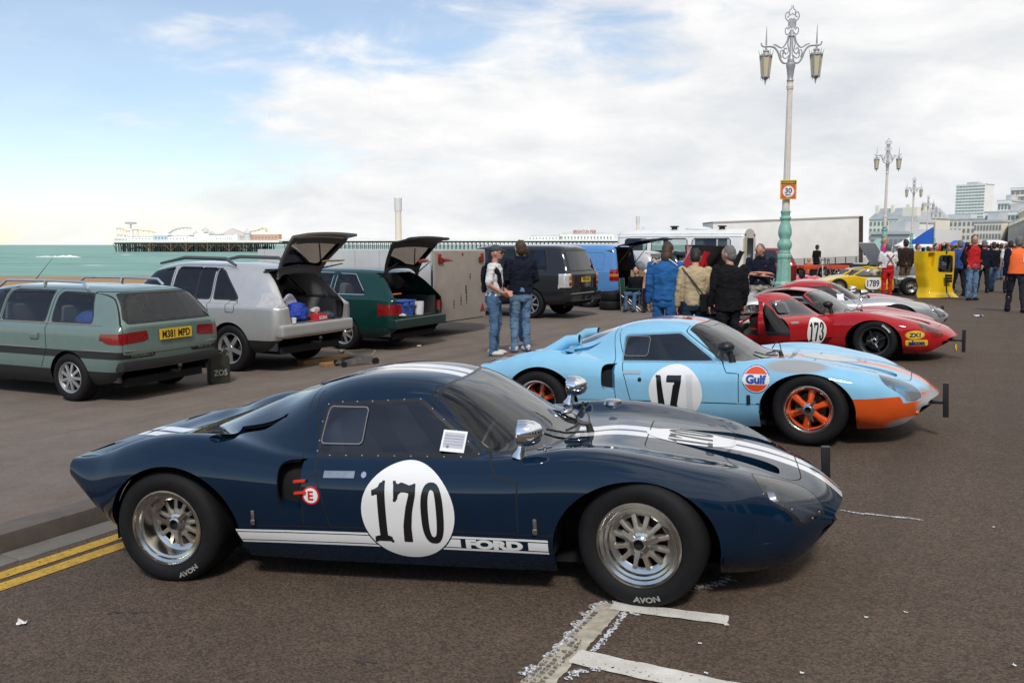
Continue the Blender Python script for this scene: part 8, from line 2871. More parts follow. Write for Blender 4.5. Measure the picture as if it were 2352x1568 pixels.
def camera_bag(o, tf, hm, k):
	b = MB(); b.tube([(-.06, .20, 1.45), (-.14, .06, 1.28), (-.17, -.12, 1.05), (-.16, -.20, .93)], .012, 6); b.tube([(-.06, .20, 1.45), (.10, .10, 1.3), (.14, -.10, 1.05), (-.05, -.24, .93)], .012, 6); add_part(o, b, 'bag_strap', BLACKP, tf)
	b = MB(); b.box((-.25, -.28, .80), (-.09, -.08, 1.04)); b.box((-.255, -.29, .98), (-.08, -.07, 1.055)); b.v = [tf(p) for p in b.v]; b.build('camera_bag', BLACKC, o, bevel=.02, weld=False)
person_at(1598, 570, 13.0, 'man in beige jumper with black camera bag slung at his side', 80, top=BEIGE, legs=cloth('dark_jeans', (.02, .035, .06)), hair='dark', pose=dict(headpitch=20, hunch=.05), vox=.015, hem=.86, extra=camera_bag)
person_at(1678, 565, 12.7, 'grey-haired man in long black jacket behind the pale blue coupe', 100, top=BLACKC, legs=DARKT, hair='grey', pose=dict(headyaw=40, headpitch=8, armL=((-.03, .27, 1.13), (.05, .28, .88))), vox=.015, hem=.78, bulk=1.15)
def polo_buttons(o, tf, hm, k):
	b = MB(); rings(b, [(.005, 0, 1.455, .092, .10), (.01, 0, 1.50, .076, .082)]); add_part(o, b, 'collar', NAVY, tf)
	b = MB(); b.ball((.136, .09, 1.30), (.006, .025, .008), 8, 5); add_part(o, b, 'chest_motif', M('motif_red', (.4, .03, .05), .7), tf)
person_at(1748, 560, 18.2, 'man in navy polo shirt with folded arms beside the green lamp post', -100, top=NAVY, legs=cloth('stone', (.42, .38, .31)), hair='grey', skin='pink', sleeve='short', pose=dict(headpitch=14, headyaw=-28, armL=((.05, .25, 1.14), (.21, -.06, 1.17)), armR=((.05, .25, 1.14), (.19, -.08, 1.10))), vox=.015, hem=.92, bulk=1.18, extra=polo_buttons)
# --- around the yellow car and the lorry
def braces(o, tf, hm, k):
	b = MB()
	b.bar((-.145, .12, 1.40), (-.150, -.10, 1.10), .03, .006, up=(1, 0, 0)); b.bar((-.145, -.12, 1.40), (-.150, .10, 1.10), .03, .006, up=(1, 0, 0))
	add_part(o, b, 'crossed_print', M('print_maroon', (.22, .03, .04), .7), tf, False)
	b = MB(); rings(b, [(0, 0, .98, .15, .20), (0, 0, 1.06, .15, .195)]); add_part(o, b, 'tied_sleeves', REDC, tf)
person_at(2042, 558, 27.6, 'mechanic in white T-shirt with crossed print and red overalls tied at waist', 95, top=WHITEC, legs=REDC, hair='grey', sleeve='short', pose=dict(armL=((.0, .27, 1.16), (.18, .22, 1.06)), armR=((.0, .27, 1.16), (.18, .22, 1.06))), vox=.018, hem=.98, bulk=1.22, extra=braces)
person_at(2082, 550, 31.6, 'man in dark brown jumper and khaki trousers behind the yellow car', 100, top=BROWNC, legs=KHAKI, hair='dark', vox=.02, bulk=1.15)
person_at(2008, 580, 31.4, 'man in cream jacket bending over the yellow car cockpit', -10, top=CREAMC, legs=CREAMC, hair='brown', pose=dict(lean=1.1, armL=((.1, .24, 1.2), (.32, .22, 1.1)), armR=((.1, .24, 1.2), (.32, .22, 1.1))), vox=.02)
person_at(1877, 562, 45.0, 'man in black T-shirt standing in front of the white lorry trailer', 20, top=BLACKC, legs=DARKT, hair='dark', sleeve='short', vox=.026, hem=.95, extra=None)
person_at(1858, 592, 44.0, 'woman in orange top sitting near the white lorry trailer', 30, top=ORC, legs=JEANS, hair='blond', pose=dict(sit=True), vox=.026)
person_at(2034, 545, 40, 'blonde girl in pink top high up behind the mechanic', 180, top=PINKC, legs=DARKT, hair='blond', hairlen=.05, sleeve='short', vox=.026)
# --- right-hand crowd
def vest(o, tf, hm, k):
	b = MB(); rings(b, [(0, 0, .90, .165, .222), (0, 0, 1.1, .160, .215), (0, 0, 1.3, .158, .222), (0, 0, 1.42, .12, .19), (0, 0, 1.475, .07, .085)])
	add_part(o, b, 'orange_vest', ORANGEC, tf)
	b = MB(); b.box((-.166, -.10, 1.17), (-.158, -.06, 1.36)); add_part(o, b, 'reflective_strip', M('reflective', (.8, .8, .8), .4), tf, False)
person_at(2342, 543, 20.6, 'marshal in orange high-visibility vest walking at the right edge', 75, top=NAVY, legs=cloth('charcoal', (.022, .023, .03)), hair='grey', pose=dict(stride=.22), vox=.016, bulk=1.2, extra=vest)
person_at(2238, 540, 25.6, 'man in red jumper and open dark jacket with hands in pockets', -75, top=REDC, legs=JEANS2, hair='dark', pose=dict(armL=((-.06, .27, 1.13), (.05, .23, .95)), armR=((-.06, .27, 1.13), (.05, .23, .95)), headyaw=-30), vox=.016, bulk=1.08,
	extra=lambda o, tf, hm, k: [add_part(o, b_, 'open_jacket', BLACKC, tf) for b_ in [(lambda b: (limb(b, [(0, .19, 1.42), (-.06, .27, 1.13), (.03, .24, .97)], [.085, .075, .062]), limb(b, [(0, -.19, 1.42), (-.06, -.27, 1.13), (.03, -.24, .97)], [.085, .075, .062]), rings(b, [(-.06, 0, .84, .13, .23), (-.06, 0, 1.2, .12, .22), (-.05, 0, 1.42, .10, .19), (-.03, 0, 1.49, .07, .09)]), b)[-1])(MB())]])
crowd = [
 (2207, 552, 28.0, 'grey-haired man in navy jumper beside the yellow bodywork', 100, BLUEC, DARKT, 'grey', 'long'),
 (2262, 552, 29.5, 'balding man in dark jacket just behind the man in red', 80, NAVY, DARKT, 'grey', 'long'),
 (2284, 556, 30.0, 'man in dark tracksuit top and blue jeans walking away', 95, BLACKC, JEANS, 'brown', 'long'),
 (2322, 553, 29.0, 'man in white short-sleeved shirt next to the orange marshal', 70, WHITEC, DARKT, 'dark', 'short'),
 (2222, 556, 38.0, 'person in black behind the grey-haired man in navy', 90, BLACKC, DARKT, 'dark', 'long'),
 (2300, 560, 40.0, 'person in grey top far back between two men on the road', 100, cloth('grey', (.10, .11, .12)), JEANS, 'brown', 'long'),
 (2345, 552, 42.0, 'person in maroon top half hidden by the orange marshal', 60, cloth('maroon', (.16, .02, .03)), DARKT, 'dark', 'long'),
 (2150, 560, 31.0, 'dark-haired man whose head shows over the yellow bodywork, left', -80, cloth('pale_blue', (.35, .45, .6)), JEANS, 'dark', 'short'),
 (2186, 563, 30.0, 'curly brown-haired person whose head shows over the yellow bodywork, right', 150, KHAKI, JEANS, 'brown', 'short'),
 (2108, 560, 34.0, 'man in grey shirt looking down left of the yellow bodywork', -60, cloth('grey', (.10, .11, .12)), JEANS, 'brown', 'short'),
 (2064, 564, 38.0, 'person in grey behind the mechanic in red overalls', -90, cloth('grey', (.10, .11, .12)), DARKT, 'grey', 'long'),
 (2132, 566, 40.0, 'person in light shirt far behind the yellow car', 90, WHITEC, JEANS, 'brown', 'short'),
 (2250, 562, 50.0, 'distant person in blue on the road behind the man in red', 90, BLUEC, JEANS, 'brown', 'long'),
 (2270, 563, 62.0, 'distant person in white top down the road', 80, WHITEC, JEANS, 'dark', 'short'),
 (2235, 563, 66.0, 'distant person in beige near the terrace of shops', 70, BEIGE, DARKT, 'brown', 'long'),
 (2312, 562, 60.0, 'distant person in red coat down the road', 100, REDC, DARKT, 'dark', 'long'),
 (2196, 563, 58.0, 'distant person in black far down the road left of the crowd', 100, BLACKC, JEANS, 'dark', 'long'),
 (2176, 563, 64.0, 'distant person in green far down the road', 60, cloth('green', (.03, .12, .06)), JEANS, 'brown', 'long'),
 (2335, 561, 70.0, 'distant person in yellow jacket at the right of the road', 90, cloth('yellow', (.6, .45, .05)), DARKT, 'dark', 'long'),
 (2288, 563, 78.0, 'farthest person in pale jacket in the middle of the road', 90, CREAMC, DARKT, 'grey', 'long'),
]
for i, (u, vt, Y, lab, fc, tp, lg, hr, sl) in enumerate(crowd):
	person_at(u, vt, Y, lab, fc, top=tp, legs=lg, hair=hr, sleeve=sl, vox=.020 if Y < 33 else .034, pose=dict(stride=random.choice((-.15, .0, .16))), bulk=random.uniform(1.0, 1.15), group='spectators on the road')
# --- on the promenade behind the vans
person_at(1462, 612, 24.4, 'child with dark hair sitting in a camp chair by the blue van', -120, top=BLACKC, legs=JEANS, hair='dark', pose=dict(sit=True), vox=.024)
person_at(1503, 592, 24.0, 'woman in white vest sitting behind the driver in blue', -110, top=WHITEC, legs=NAVY, hair='dark', sleeve='none', pose=dict(sit=True), vox=.024)

bpy.data.scenes.remove(TMP_SCENE)
# ------------------------------------------------------------------ paint on the road
YLINE = M('yellow_road_paint', (.50, .30, .035), .8, var=(14, .22), bump=(90, .5, .004))
WLINE = M('white_road_paint', (.62, .59, .53), .8, var=(9, .16), bump=(90, .5, .004))
SPRAY = M('spray_white', (.62, .63, .65), .85, var=(60, .35))
def speckle(m, scale, lo, hi):
	"""paint that only caught the tops of the stones"""
	nt = m.node_tree
	tc = nt.nodes.new('ShaderNodeTexCoord'); n = nt.nodes.new('ShaderNodeTexNoise')
	n.inputs['Scale'].default_value = scale; n.inputs['Detail'].default_value = 3
	nt.links.new(tc.outputs['Object'], n.inputs['Vector'])
	mr = nt.nodes.new('ShaderNodeMapRange'); mr.inputs[1].default_value, mr.inputs[2].default_value = lo, hi
	nt.links.new(n.outputs[0], mr.inputs[0]); nt.links.new(mr.outputs[0], nt.nodes['Principled BSDF'].inputs['Alpha'])
speckle(SPRAY, 95, .44, .54)
speckle(WLINE, 70, .30, .36)
speckle(YLINE, 60, .31, .38)
def ragged(f, amp=.006, sc=38.0):
	def g(x, y):
		return f(x, y) + amp * (np.sin(x * sc + 1.3 * np.sin(y * sc * .7)) * np.sin(y * sc * 1.3 + x * 11)) + amp * .7 * np.sin(x * sc * 2.7 + y * sc * 3.1)
	return g
def road_paint(name, f, bb, cell, mat, lift=.004, amp=.003, kind='structure', label=None, cat=None):
	"""paint laid on the cambered road; f in world x, y"""
	vs, fs = shape_mesh(ragged(f, amp), bb, cell)
	me = bpy.data.meshes.new(name)
	me.from_pydata([(x, y, ground_z(x, y) + lift) for x, y in vs], [], fs)
	o = link(name, me, mat, smooth=True)
	if sum(p.normal.z for p in me.polygons) < 0: me.flip_normals()
	o['kind'] = kind
	return o
def line_f(p, q, w):
	p, q = Vector(p).to_2d(), Vector(q).to_2d()
	d = (q - p); L_ = d.length; d /= L_
	def f(x, y):
		a = (x - p.x) * d.x + (y - p.y) * d.y
		b = -(x - p.x) * d.y + (y - p.y) * d.x
		return np.maximum(np.maximum(-a, a - L_), np.abs(b) - w / 2)
	return f, (min(p.x, q.x) - w, min(p.y, q.y) - w, max(p.x, q.x) + w, max(p.y, q.y) + w)
# double yellow lines beside the gutter, built in the kerb's own frame
for s0, s1 in ((.30, .375), (.475, .55)):
	vs, fs = shape_mesh(ragged(rect_f(60, s1 - s0, 24, (s0 + s1) / 2), .004, 30), (-5.5, s0 - .02, 14, s1 + .02), .06)
	me = bpy.data.meshes.new('yellow_line')
	P_ = [along_kerb(t, s, zroad(s) + .004) for t, s in vs]
	me.from_pydata(P_, [], fs)
	if sum(p.normal.z for p in me.polygons) < 0: me.flip_normals()
	o = link('yellow_line', me, YLINE); o['kind'] = 'structure'
# worn white bay marking under the front wheel
A, B_ = at_ground(1405, 1388), at_ground(1225, 1580)
w0 = .125
f, bb = line_f(A, B_, w0)
road_paint('bay_line', f, bb, .02, M('worn_cream_paint', (.42, .38, .30), .85, var=(18, .30), bump=(60, .6, .005)))
f, bb = line_f(at_ground(1405, 1392), at_ground(1672, 1426), .095); road_paint('bay_tick', f, bb, .02, WLINE, .0065)
f, bb = line_f(at_ground(1318, 1508), at_ground(1700, 1592), .125); road_paint('bay_tick', f, bb, .02, WLINE, .0065)
# tyre tread print on the old line
d = (B_ - A).normalized(); n_ = Vector((-d.y, d.x, 0))
TREAD = M('tread_dirt', (.14, .12, .10), .9, var=(30, .4))
speckle(TREAD, 60, .42, .52)
polys = []
for i in range(26):
	for j, w in enumerate((.018, .018, .018)):
		a = .12 + i * .029; 
		if a > (B_ - A).length: break
		c = -.045 + j * .03 - .0006 * i
		p = A + d * a + n_ * c
		q = [p, p + d * .021 + n_ * .004, p + d * random.uniform(.018, .026) + n_ * .025, p + d * .002 + n_ * random.uniform(.018, .026)]
		if (i > 9 or j == 0) and random.random() < .85: polys.append([(v.x, v.y) for v in q])
b = MB()
for p in polys:
	k = len(b.v)
	b.v += [(x, y, ground_z(x, y) + .009) for x, y in p]; b.f.append((k, k + 1, k + 2, k + 3)); b.m.append(0)
o = b.build('tread_print', TREAD); o['kind'] = 'structure'
# sprayed zig-zag and edge squiggles
def spray(pts, w, jit=.008):
	P_ = [at_ground(u, v) for u, v in pts]
	def f(x, y):
		return sd_line(x, y, [(p.x, p.y) for p in P_]) - w / 2
	bb = (min(p.x for p in P_) - w, min(p.y for p in P_) - w, max(p.x for p in P_) + w, max(p.y for p in P_) + w)
	road_paint('spray_mark', f, bb, .010, SPRAY, .0055, jit)
spray([(1388, 1384), (1358, 1392), (1368, 1404), (1338, 1410), (1350, 1424), (1318, 1432), (1326, 1446), (1298, 1458), (1306, 1470), (1276, 1486), (1280, 1496), (1252, 1508)], .028, .004)
spray([(1438, 1404), (1412, 1440), (1380, 1478), (1358, 1502)], .03, .004)
spray([(1438, 1404), (1468, 1414)], .026, .004)
spray([(1222, 1538), (1208, 1548)], .05, .012)
spray([(1300, 1560), (1325, 1545), (1370, 1540)], .03, .01)
spray([(1935, 1173), (1975, 1180), (2040, 1186), (2112, 1194)], .022, .008)
spray([(1590, 1352), (1640, 1345), (1670, 1330)], .04, .02)
# dark stains and drips
STAIN = M('oil_stain', (.052, .040, .034), .7, var=(20, .3))
for u, v, a, bq in ((840, 1516, .05, .02), (300, 1405, .08, .015)):
	g = at_ground(u, v)
	road_paint('oil_stain', lambda x, y: np.hypot((x - g.x) / a, (y - g.y) / bq) * bq - bq, (g.x - a * 1.3, g.y - bq * 1.6, g.x + a * 1.3, g.y + bq * 1.6), .012, STAIN, .003, .012)
# ------------------------------------------------------------------ litter
PAPER = M('litter_paper', (.68, .68, .67), .8, var=(40, .15))
def litter(u, v, L_, lab, m=PAPER, seed=0):
	g = at_ground(u, v)
	r = random.Random(seed)
	b = MB()
	n = 5
	vs = [(L_ * (i / n - .5) + r.uniform(-.2, .2) * L_ / n, L_ * .7 * (j / n - .5) + r.uniform(-.2, .2) * L_ / n, .006 + abs(r.gauss(0, .14)) * L_) for i in range(n + 1) for j in range(n + 1)]
	b.add(vs, [(i * (n + 1) + j, (i + 1) * (n + 1) + j, (i + 1) * (n + 1) + j + 1, i * (n + 1) + j + 1) for i in range(n) for j in range(n)])
	o = b.build('litter', m)
	o.location = g; o.rotation_euler = (0, 0, r.uniform(0, 6))
	tag(o, lab, 'litter')
litter(2246, 727, .18, 'crumpled plastic bag lying on the road at the right', M('litter_bag', (.6, .64, .72), .5), 1)
litter(50, 1434, .045, 'scrap of white paper on the road at the lower left', PAPER, 2)
litter(962, 796, .09, 'small white scrap on the promenade beside the green car', PAPER, 3)
for i, (u, v) in enumerate(((1608, 1480), (1622, 1548), (1842, 1548), (2282, 1212), (2080, 1408), (1990, 1420), (2330, 1530))):
	litter(u, v, .016, ['tiny pale scrap on the tarmac near the white bay line', 'tiny pale scrap between the two white ticks', 'tiny pale scrap at the lower middle of the road', 'tiny pale scrap on the road at the right', 'tiny pale scrap right of the blue coupe nose', 'tiny pale scrap below the blue coupe nose', 'tiny pale scrap in the lower right corner'][i], PAPER, 10 + i)
# ------------------------------------------------------------------ things on the promenade
WOOD = M('raw_timber', (.30, .17, .065), .75, var=(8, .25), bump=(30, .3, .01))
def plank(u0, v0, u1, v1, w, h, lab):
	a, c = at_ground(u0, v0), at_ground(u1, v1)
	d = c - a
	T = empty('plank', (a + c) / 2, math.atan2(d.y, d.x), lab, 'plank')
	b = MB(); b.box((-d.length / 2, -w / 2, 0), (d.length / 2, w / 2, h)); b.build('board', WOOD, T, bevel=.006)
plank(690, 838, 800, 822, .16, .07, 'long timber plank lying behind the silver car')
plank(740, 843, 796, 836, .16, .06, 'short timber plank beside the trolley jack')
def trolley_jack():
	T = empty('trolley_jack', at_ground(818, 838), R(38), 'grey steel trolley jack on the ground by the planks', 'jack')
	ST = M('jack_steel', (.22, .22, .21), .45, .6, var=(15, .3))
	for s_ in (-1, 1):
		b = MB(); b.prism([(-.30, .03), (.30, .03), (.30, .09), (.10, .16), (-.25, .10)], Matrix.Translation((0, s_ * .10 + .006, 0)) @ Matrix.Rotation(R(90), 4, 'X'), .012); b.build('side_plate', ST, T)
	b = MB(); b.bar((.15, 0, .12), (-.22, 0, .22), .09, .04); b.lathe([(.001, .26), (.05, .26), (.055, .23), (.03, .20)], 12, Matrix.Translation((-.24, 0, 0))); b.build('lift_arm', ST, T, bevel=.006)
	b = MB(); b.tube([(.28, 0, .12), (.34, 0, .20)], .02, 8); b.build('handle_socket', ST, T, smooth=True)
	for x, r in ((-.27, .045), (.27, .055)):
		for s_ in (-1, 1):
			b = MB(); b.lathe([(.001, 0), (r, 0), (r, .03), (.001, .03)], 14, Matrix.Translation((x, s_ * .13 - .015, r)) @ Matrix.Rotation(R(-90), 4, 'X')); b.build('roller', BLACKP, T)
trolley_jack()
def jerrycan():
	T = empty('jerrycan', at_ground(503, 880), R(40), 'dark olive fuel can with white lettering behind the grey-green estate', 'fuel can')
	T.scale = (.8, .8, .9)
	OL = M('olive_drab', (.028, .030, .020), .55, var=(10, .3))
	pr = round_poly([(-.17, 0), (.17, 0), (.17, .40), (.06, .46), (-.17, .46)], .04)
	b = MB(); b.prism(pr, Matrix.Translation((0, .085, 0)) @ Matrix.Rotation(R(90), 4, 'X'), .17); b.build('can', OL, T, bevel=.02)
	for y in (-.045, 0, .045):
		b = MB(); b.tube([(-.14, y, .46), (-.12, y, .50), (.02, y, .50), (.05, y, .465)], .009, 6); b.build('handle', OL, T, smooth=True)
	b = MB(); b.tube([(.10, 0, .44), (.14, 0, .50)], .03, 10); b.build('spout', OL, T)
	flat_print('stencil', text_mesh('ZOS', .12, .003), M('stencil_white', (.35, .35, .33), .8), T, (0, -.0865, .17), (1, 0, 0), (0, 0, 1))
	b = MB(); b.box((.171, -.06, .12), (.173, .06, .34)); b.build('paper_label', M('label_blue', (.06, .13, .22), .7, var=(25, .5)), T)
jerrycan()
def tyre_thing(loc, lab):
	T = empty('loose_tyre', loc, 0, lab, 'tyre', 'stacked racing tyres')
	b = MB()
	b.lathe([(.19, .02), (.28, .0), (.315, .03), (.325, .08), (.325, .18), (.315, .23), (.28, .26), (.19, .24), (.185, .13)], 36, None, True)
	b.build('tread', RUBBER, T, smooth=True)
g = at_ground(1402, 711)
tyre_thing(g, 'lower of two black racing tyres stacked beside the blue van'); tyre_thing(g + Vector((.03, .02, .262)), 'upper of two black racing tyres stacked beside the blue van')
def camp_chair(loc, rz, lab, col):
	T = empty('camp_chair', loc, rz, lab, 'chair', 'folding camp chairs by the vans')
	MT = M('chair_tube', (.38, .38, .38), .35, .7)
	CL = cloth('chair_' + str(int(col[1] * 1000)), col)
	w, d = .27, .25
	for (p, q) in (((-d, -w, 0), (d, -w, .45)), ((d, -w, 0), (-d, -w, .45)), ((-d, w, 0), (d, w, .45)), ((d, w, 0), (-d, w, .45)), ((d, -w, 0), (d, w, .45)), ((d, w, 0), (d, -w, .45)), ((-d, -w, 0), (-d, w, .45)), ((-d, w, 0), (-d, -w, .45))):
		b = MB(); b.tube([p, q], .011, 6); b.build('leg', MT, T)
	for s_ in (-1, 1):
		b = MB(); b.tube([(-d, s_ * w, .02), (-d - .06, s_ * w, .92)], .011, 6); b.build('back_post', MT, T)
		b = MB(); b.tube([(d, s_ * w, .02), (d, s_ * w, .63)], .011, 6); b.build('front_post', MT, T)
		b = MB(); b.box((-d - .02, s_ * w - .035, .63), (d + .04, s_ * w + .035, .645)); b.build('armrest', CL, T, bevel=.004)
	b = MB(); n = 8; vs = []
	for i in range(n + 1):
		for j in range(n + 1):
			u_, v_ = i / n * 2 - 1, j / n * 2 - 1
			vs.append((u_ * d, v_ * w, .45 - .06 * (1 - u_ * u_) * (1 - v_ * v_)))
	b.add(vs, [(i * 9 + j, i * 9 + 9 + j, i * 9 + 10 + j, i * 9 + 1 + j) for i in range(n) for j in range(n)]); b.build('seat', CL, T, smooth=True)
	b = MB(); vs = []
	for i in range(n + 1):
		for j in range(n + 1):
			u_, v_ = i / n, j / n * 2 - 1
			vs.append((-d - .02 - .04 * u_ - .05 * (1 - v_ * v_), v_ * w, .48 + .44 * u_))
	b.add(vs, [(i * 9 + j, i * 9 + 9 + j, i * 9 + 10 + j, i * 9 + 1 + j) for i in range(n) for j in range(n)]); b.build('backrest', CL, T, smooth=True)
camp_chair(at_ground(1452, 714), R(-20), 'empty dark green folding camp chair beside the stacked tyres', (.012, .085, .06))
g = at_depth(1463, 650, 24.4); camp_chair((g.x, 24.4, -.14), R(-120), 'folding camp chair holding the dark-haired child', (.02, .03, .06))
g = at_depth(1503, 650, 24.0); camp_chair((g.x, 24.0, -.14), R(-110), 'folding camp chair holding the woman in white vest', (.015, .05, .09))
def box_table():
	p = at_depth(1470, 658, 26.3)
	T = empty('folding_table', (p.x, 26.3, -.16), R(-10), 'low folding table carrying a cardboard box behind the camp chairs', 'table')
	b = MB(); b.box((-.4, -.3, p.z + .13), (.4, .3, p.z + .155)); b.build('table_top', M('table_grey', (.2, .2, .2), .6), T)
	for x in (-.36, .36):
		for y in (-.26, .26):
			b = MB(); b.bar((x, y, 0), (x, y, p.z + .13), .025); b.build('leg', ALLOY, T)
	z = p.z - .004
	B2 = empty('cardboard_box', (p.x, 26.3, z), R(-10), 'brown cardboard box with dark printed emblem under the white helmet', 'box')
	CB = M('cardboard', (.36, .24, .12), .85, var=(6, .1))
	b = MB(); b.box((-.28, -.2, 0), (.28, .2, .50)); b.build('carton', CB, B2, bevel=.006)
	INK = M('box_ink', (.10, .065, .03), .85)
	flat_print('emblem', shape_mesh(lambda x, y: np.maximum(np.abs(np.hypot(x, (y) * 1.6) - .15) - .012, -y - .09), (-.2, -.12, .2, .12), .012), INK, B2, (0, -.2015, .30), (1, 0, 0), (0, 0, 1))
	flat_print('emblem_head', shape_mesh(disc_f(.045), (-.06, -.06, .06, .06), .015), INK, B2, (0, -.2016, .31), (1, 0, 0), (0, 0, 1))
	H_ = empty('racing_helmet', (p.x, 26.3, z + .505), R(30), 'white racing helmet resting on the cardboard box', 'helmet')
	b = MB(); b.ball((0, 0, .13), (.15, .125, .14), 18, 12); b.v = [(x, y, max(z_, .02)) for x, y, z_ in b.v]; b.build('shell', M('helmet_white', (.75, .75, .74), .25, coat=.5), H_, smooth=True)
	b = MB(); b.ball((.03, 0, .13), (.125, .115, .05), 16, 8); b.build('visor', BLACKP, H_, smooth=True)
box_table()
# ------------------------------------------------------------------ clutter in front of the lorry
def red_frame():
	p = at_depth(1930, 622, 42)
	T = empty('trailer_frame', (p.x, 42, .1), R(-3), 'low orange-red metal trailer frame in front of the lorry', 'trailer')
	RM = M('frame_red', (.55, .06, .02), .5)
	for y in (-.6, .6):
		b = MB(); b.box((-1.9, y - .05, .45), (1.6, y + .05, .62)); b.build('rail', RM, T, bevel=.01)
	for x in (-1.8, -.6, .6, 1.5):
		b = MB(); b.box((x, -.6, .48), (x + .08, .6, .58)); b.build('cross_member', RM, T)
	b = MB(); b.prism([(0, 0), (.9, 0), (.85, .30), (.7, .1)], Matrix.Translation((.7, -.58, .62)) @ Matrix.Rotation(R(90), 4, 'X'), .05); b.build('ramp_bracket', RM, T)
	for x in (-1.0, .6):
		make_wheel(T, (x, -.7, .28), -1, 'road6', deep=.03, width=.17, rad=.28, lip=.16)
		make_wheel(T, (x, .7, .28), 1, 'road6', deep=.03, width=.17, rad=.28, lip=.16)
red_frame()
def stepladder():
	p = at_depth(1894, 636, 41)
	T = empty('stepladder', (p.x, 41, .12), R(10), 'small aluminium stepladder left of the red trailer frame', 'ladder')
	for s_ in (-1, 1):
		b = MB(); b.bar((s_ * .22, -.25, 0), (s_ * .16, 0, .95), .05, .025); b.build('stile', ALLOY, T)
		b = MB(); b.bar((s_ * .24, .35, 0), (s_ * .16, .03, .95), .04, .02); b.build('rear_leg', ALLOY, T)
	for i in range(4):
		t = (i + 1) / 4.4
		b = MB(); b.box((-.2, -.25 + .25 * t - .05, .95 * t), (.2, -.25 + .25 * t + .05, .95 * t + .03)); b.build('step', ALLOY, T)
stepladder()
def kart(u, v, Y, col, lab):
	p = at_depth(u, v, Y)
	T = empty('go_kart', (p.x, Y, ground_z(p.x, Y)), R(15), lab, 'kart')
	PM = M('kart_%d' % int(col[1] * 999), col, .4, coat=.5)
	b = MB(); b.box((-.8, -.35, .08), (.8, .35, .16)); b.build('floor_tray', BLACKP, T, bevel=.02)
	b = MB(); b.ball((.75, 0, .25), (.28, .5, .16), 14, 8); b.build('nose_fairing', PM, T, smooth=True)
	for s_ in (-1, 1):
		b = MB(); b.ball((0, s_ * .55, .22), (.45, .14, .14), 12, 8); b.build('side_pod', PM, T, smooth=True)
		for x in (-.6, .6):
			b = MB(); b.lathe([(.04, 0), (.13, 0), (.14, .03), (.14, .15), (.13, .18), (.04, .18)], 18, Matrix.Translation((x, s_ * .52 - .09, .14)) @ Matrix.Rotation(R(-90), 4, 'X')); b.build('tyre', RUBBER, T, smooth=True)
	b = MB(); b.box((-.45, -.2, .16), (-.05, .2, .24)); b.box((-.5, -.2, .2), (-.4, .2, .62), Matrix.Rotation(R(-4), 4, 'Y')); b.build('seat', BLACKP, T, bevel=.03)
kart(1838, 634, 38, (.65, .06, .10), 'red and pink racing kart parked right of the lamp post')
kart(1862, 628, 42, (.80, .22, .30), 'pink racing kart near the woman in orange')
def pennant():
	p = at_depth(2143, 562, 60)
	T = empty('blue_banner', (p.x, 60, .2), 0, 'triangular bright blue banner on a pole above the crowd', 'banner')
	b = MB(); b.tube([(0, 0, 0), (0, 0, at_depth(2143, 518, 60).z)], .04, 8); b.build('pole', ALLOY, T)
	z1, z0 = at_depth(2143, 520, 60).z - .2, at_depth(2143, 561, 60).z - .2
	b = MB(); n = 10; vs, fs = [], []
	for i in range(n + 1):
		t = i / n
		vs += [(-t * 1.5, .06 * math.sin(t * 5), z1 - (z1 - z0 - .25) * t), (-t * 1.5, .06 * math.sin(t * 5) + .02, z0)]
	b.add(vs, [(2 * i, 2 * i + 1, 2 * i + 3, 2 * i + 2) for i in range(n)]); b.build('cloth', M('banner_blue', (.02, .12, .55), .7), T, smooth=True)
pennant()
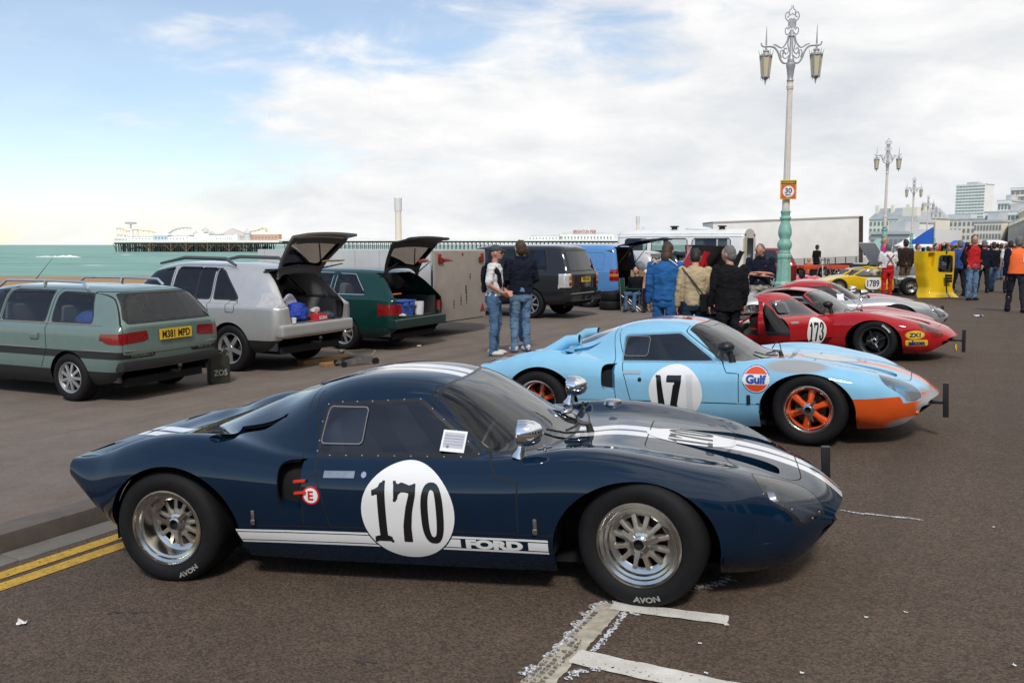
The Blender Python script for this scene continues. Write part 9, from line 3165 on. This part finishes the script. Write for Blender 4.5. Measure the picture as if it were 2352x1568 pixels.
def marquee(u0, u1, vt, Y, lab, m):
	a, c = at_depth(u0, vt, Y), at_depth(u1, vt, Y)
	W_ = (c.x - a.x) / 2
	T = empty('marquee', ((a.x + c.x) / 2, Y, .15), R(-20), lab, 'marquee')
	H_ = a.z - .15
	b = MB(); b.add([(-W_, -2, H_ * .62), (W_, -2, H_ * .62), (W_, 2, H_ * .62), (-W_, 2, H_ * .62), (-W_ * .3, 0, H_), (W_ * .3, 0, H_)], [(0, 1, 5, 4), (1, 2, 5), (2, 3, 4, 5), (3, 0, 4), (3, 2, 1, 0)]); b.build('roof', m, T)
	b = MB(); b.box((-W_, -2, H_ * .55), (W_, -1.98, H_ * .62)); b.build('valance', m, T)
	for x in (-W_, W_):
		for y in (-2, 2):
			b = MB(); b.bar((x, y, 0), (x, y, H_ * .62), .08); b.build('post', ALLOY, T)
marquee(1996, 2048, 548, 70, 'pale green awning at the end of the white lorry trailer', M('awning_green', (.25, .42, .36), .8))
marquee(2060, 2142, 545, 90, 'white marquee behind the yellow car', M('tent_white', (.8, .8, .8), .8))
marquee(2175, 2225, 552, 110, 'blue topped stall behind the crowd', M('banner_blue', (.02, .12, .55), .7))
marquee(2240, 2330, 552, 130, 'white stall tent far down the road', M('tent_white', (.8, .8, .8), .8))
# a far crowd that reads as one mass at the end of the road
b = MB()
r_ = random.Random(5)
cols = []
for i in range(150):
	Y = r_.uniform(85, 170)
	u = r_.uniform(2120, 2350)
	p = at_depth(u, 562, Y)
	h = r_.uniform(1.55, 1.85)
	x, y, z = p.x, Y, .2
	k = r_.randrange(5)
	b.mi = k
	limb(b, [(x, y, z + .85), (x, y, z + 1.15), (x, y, z + h - .35)], [.17, .19, .17], 6)
	b.mi = 5
	b.ball((x, y, z + h - .13), (.10, .10, .13), 6, 5)
	b.mi = 6
	limb(b, [(x - .09, y, z + .85), (x - .1, y, z)], [.09, .07], 5); limb(b, [(x + .09, y, z + .85), (x + .1, y, z)], [.09, .07], 5)
o = b.build('distant_crowd', [NAVY, WHITEC, BLACKC, REDC, BEIGE, SKIN['fair'], DARKT], None, smooth=True, weld=False)
tag(o, 'far-off crowd of spectators at the end of the road', 'crowd', None, 'stuff')
mpv('white van parked behind the yellow racer under the awning', (.72, .72, .70), 2000, 622, 100, 'van_white')
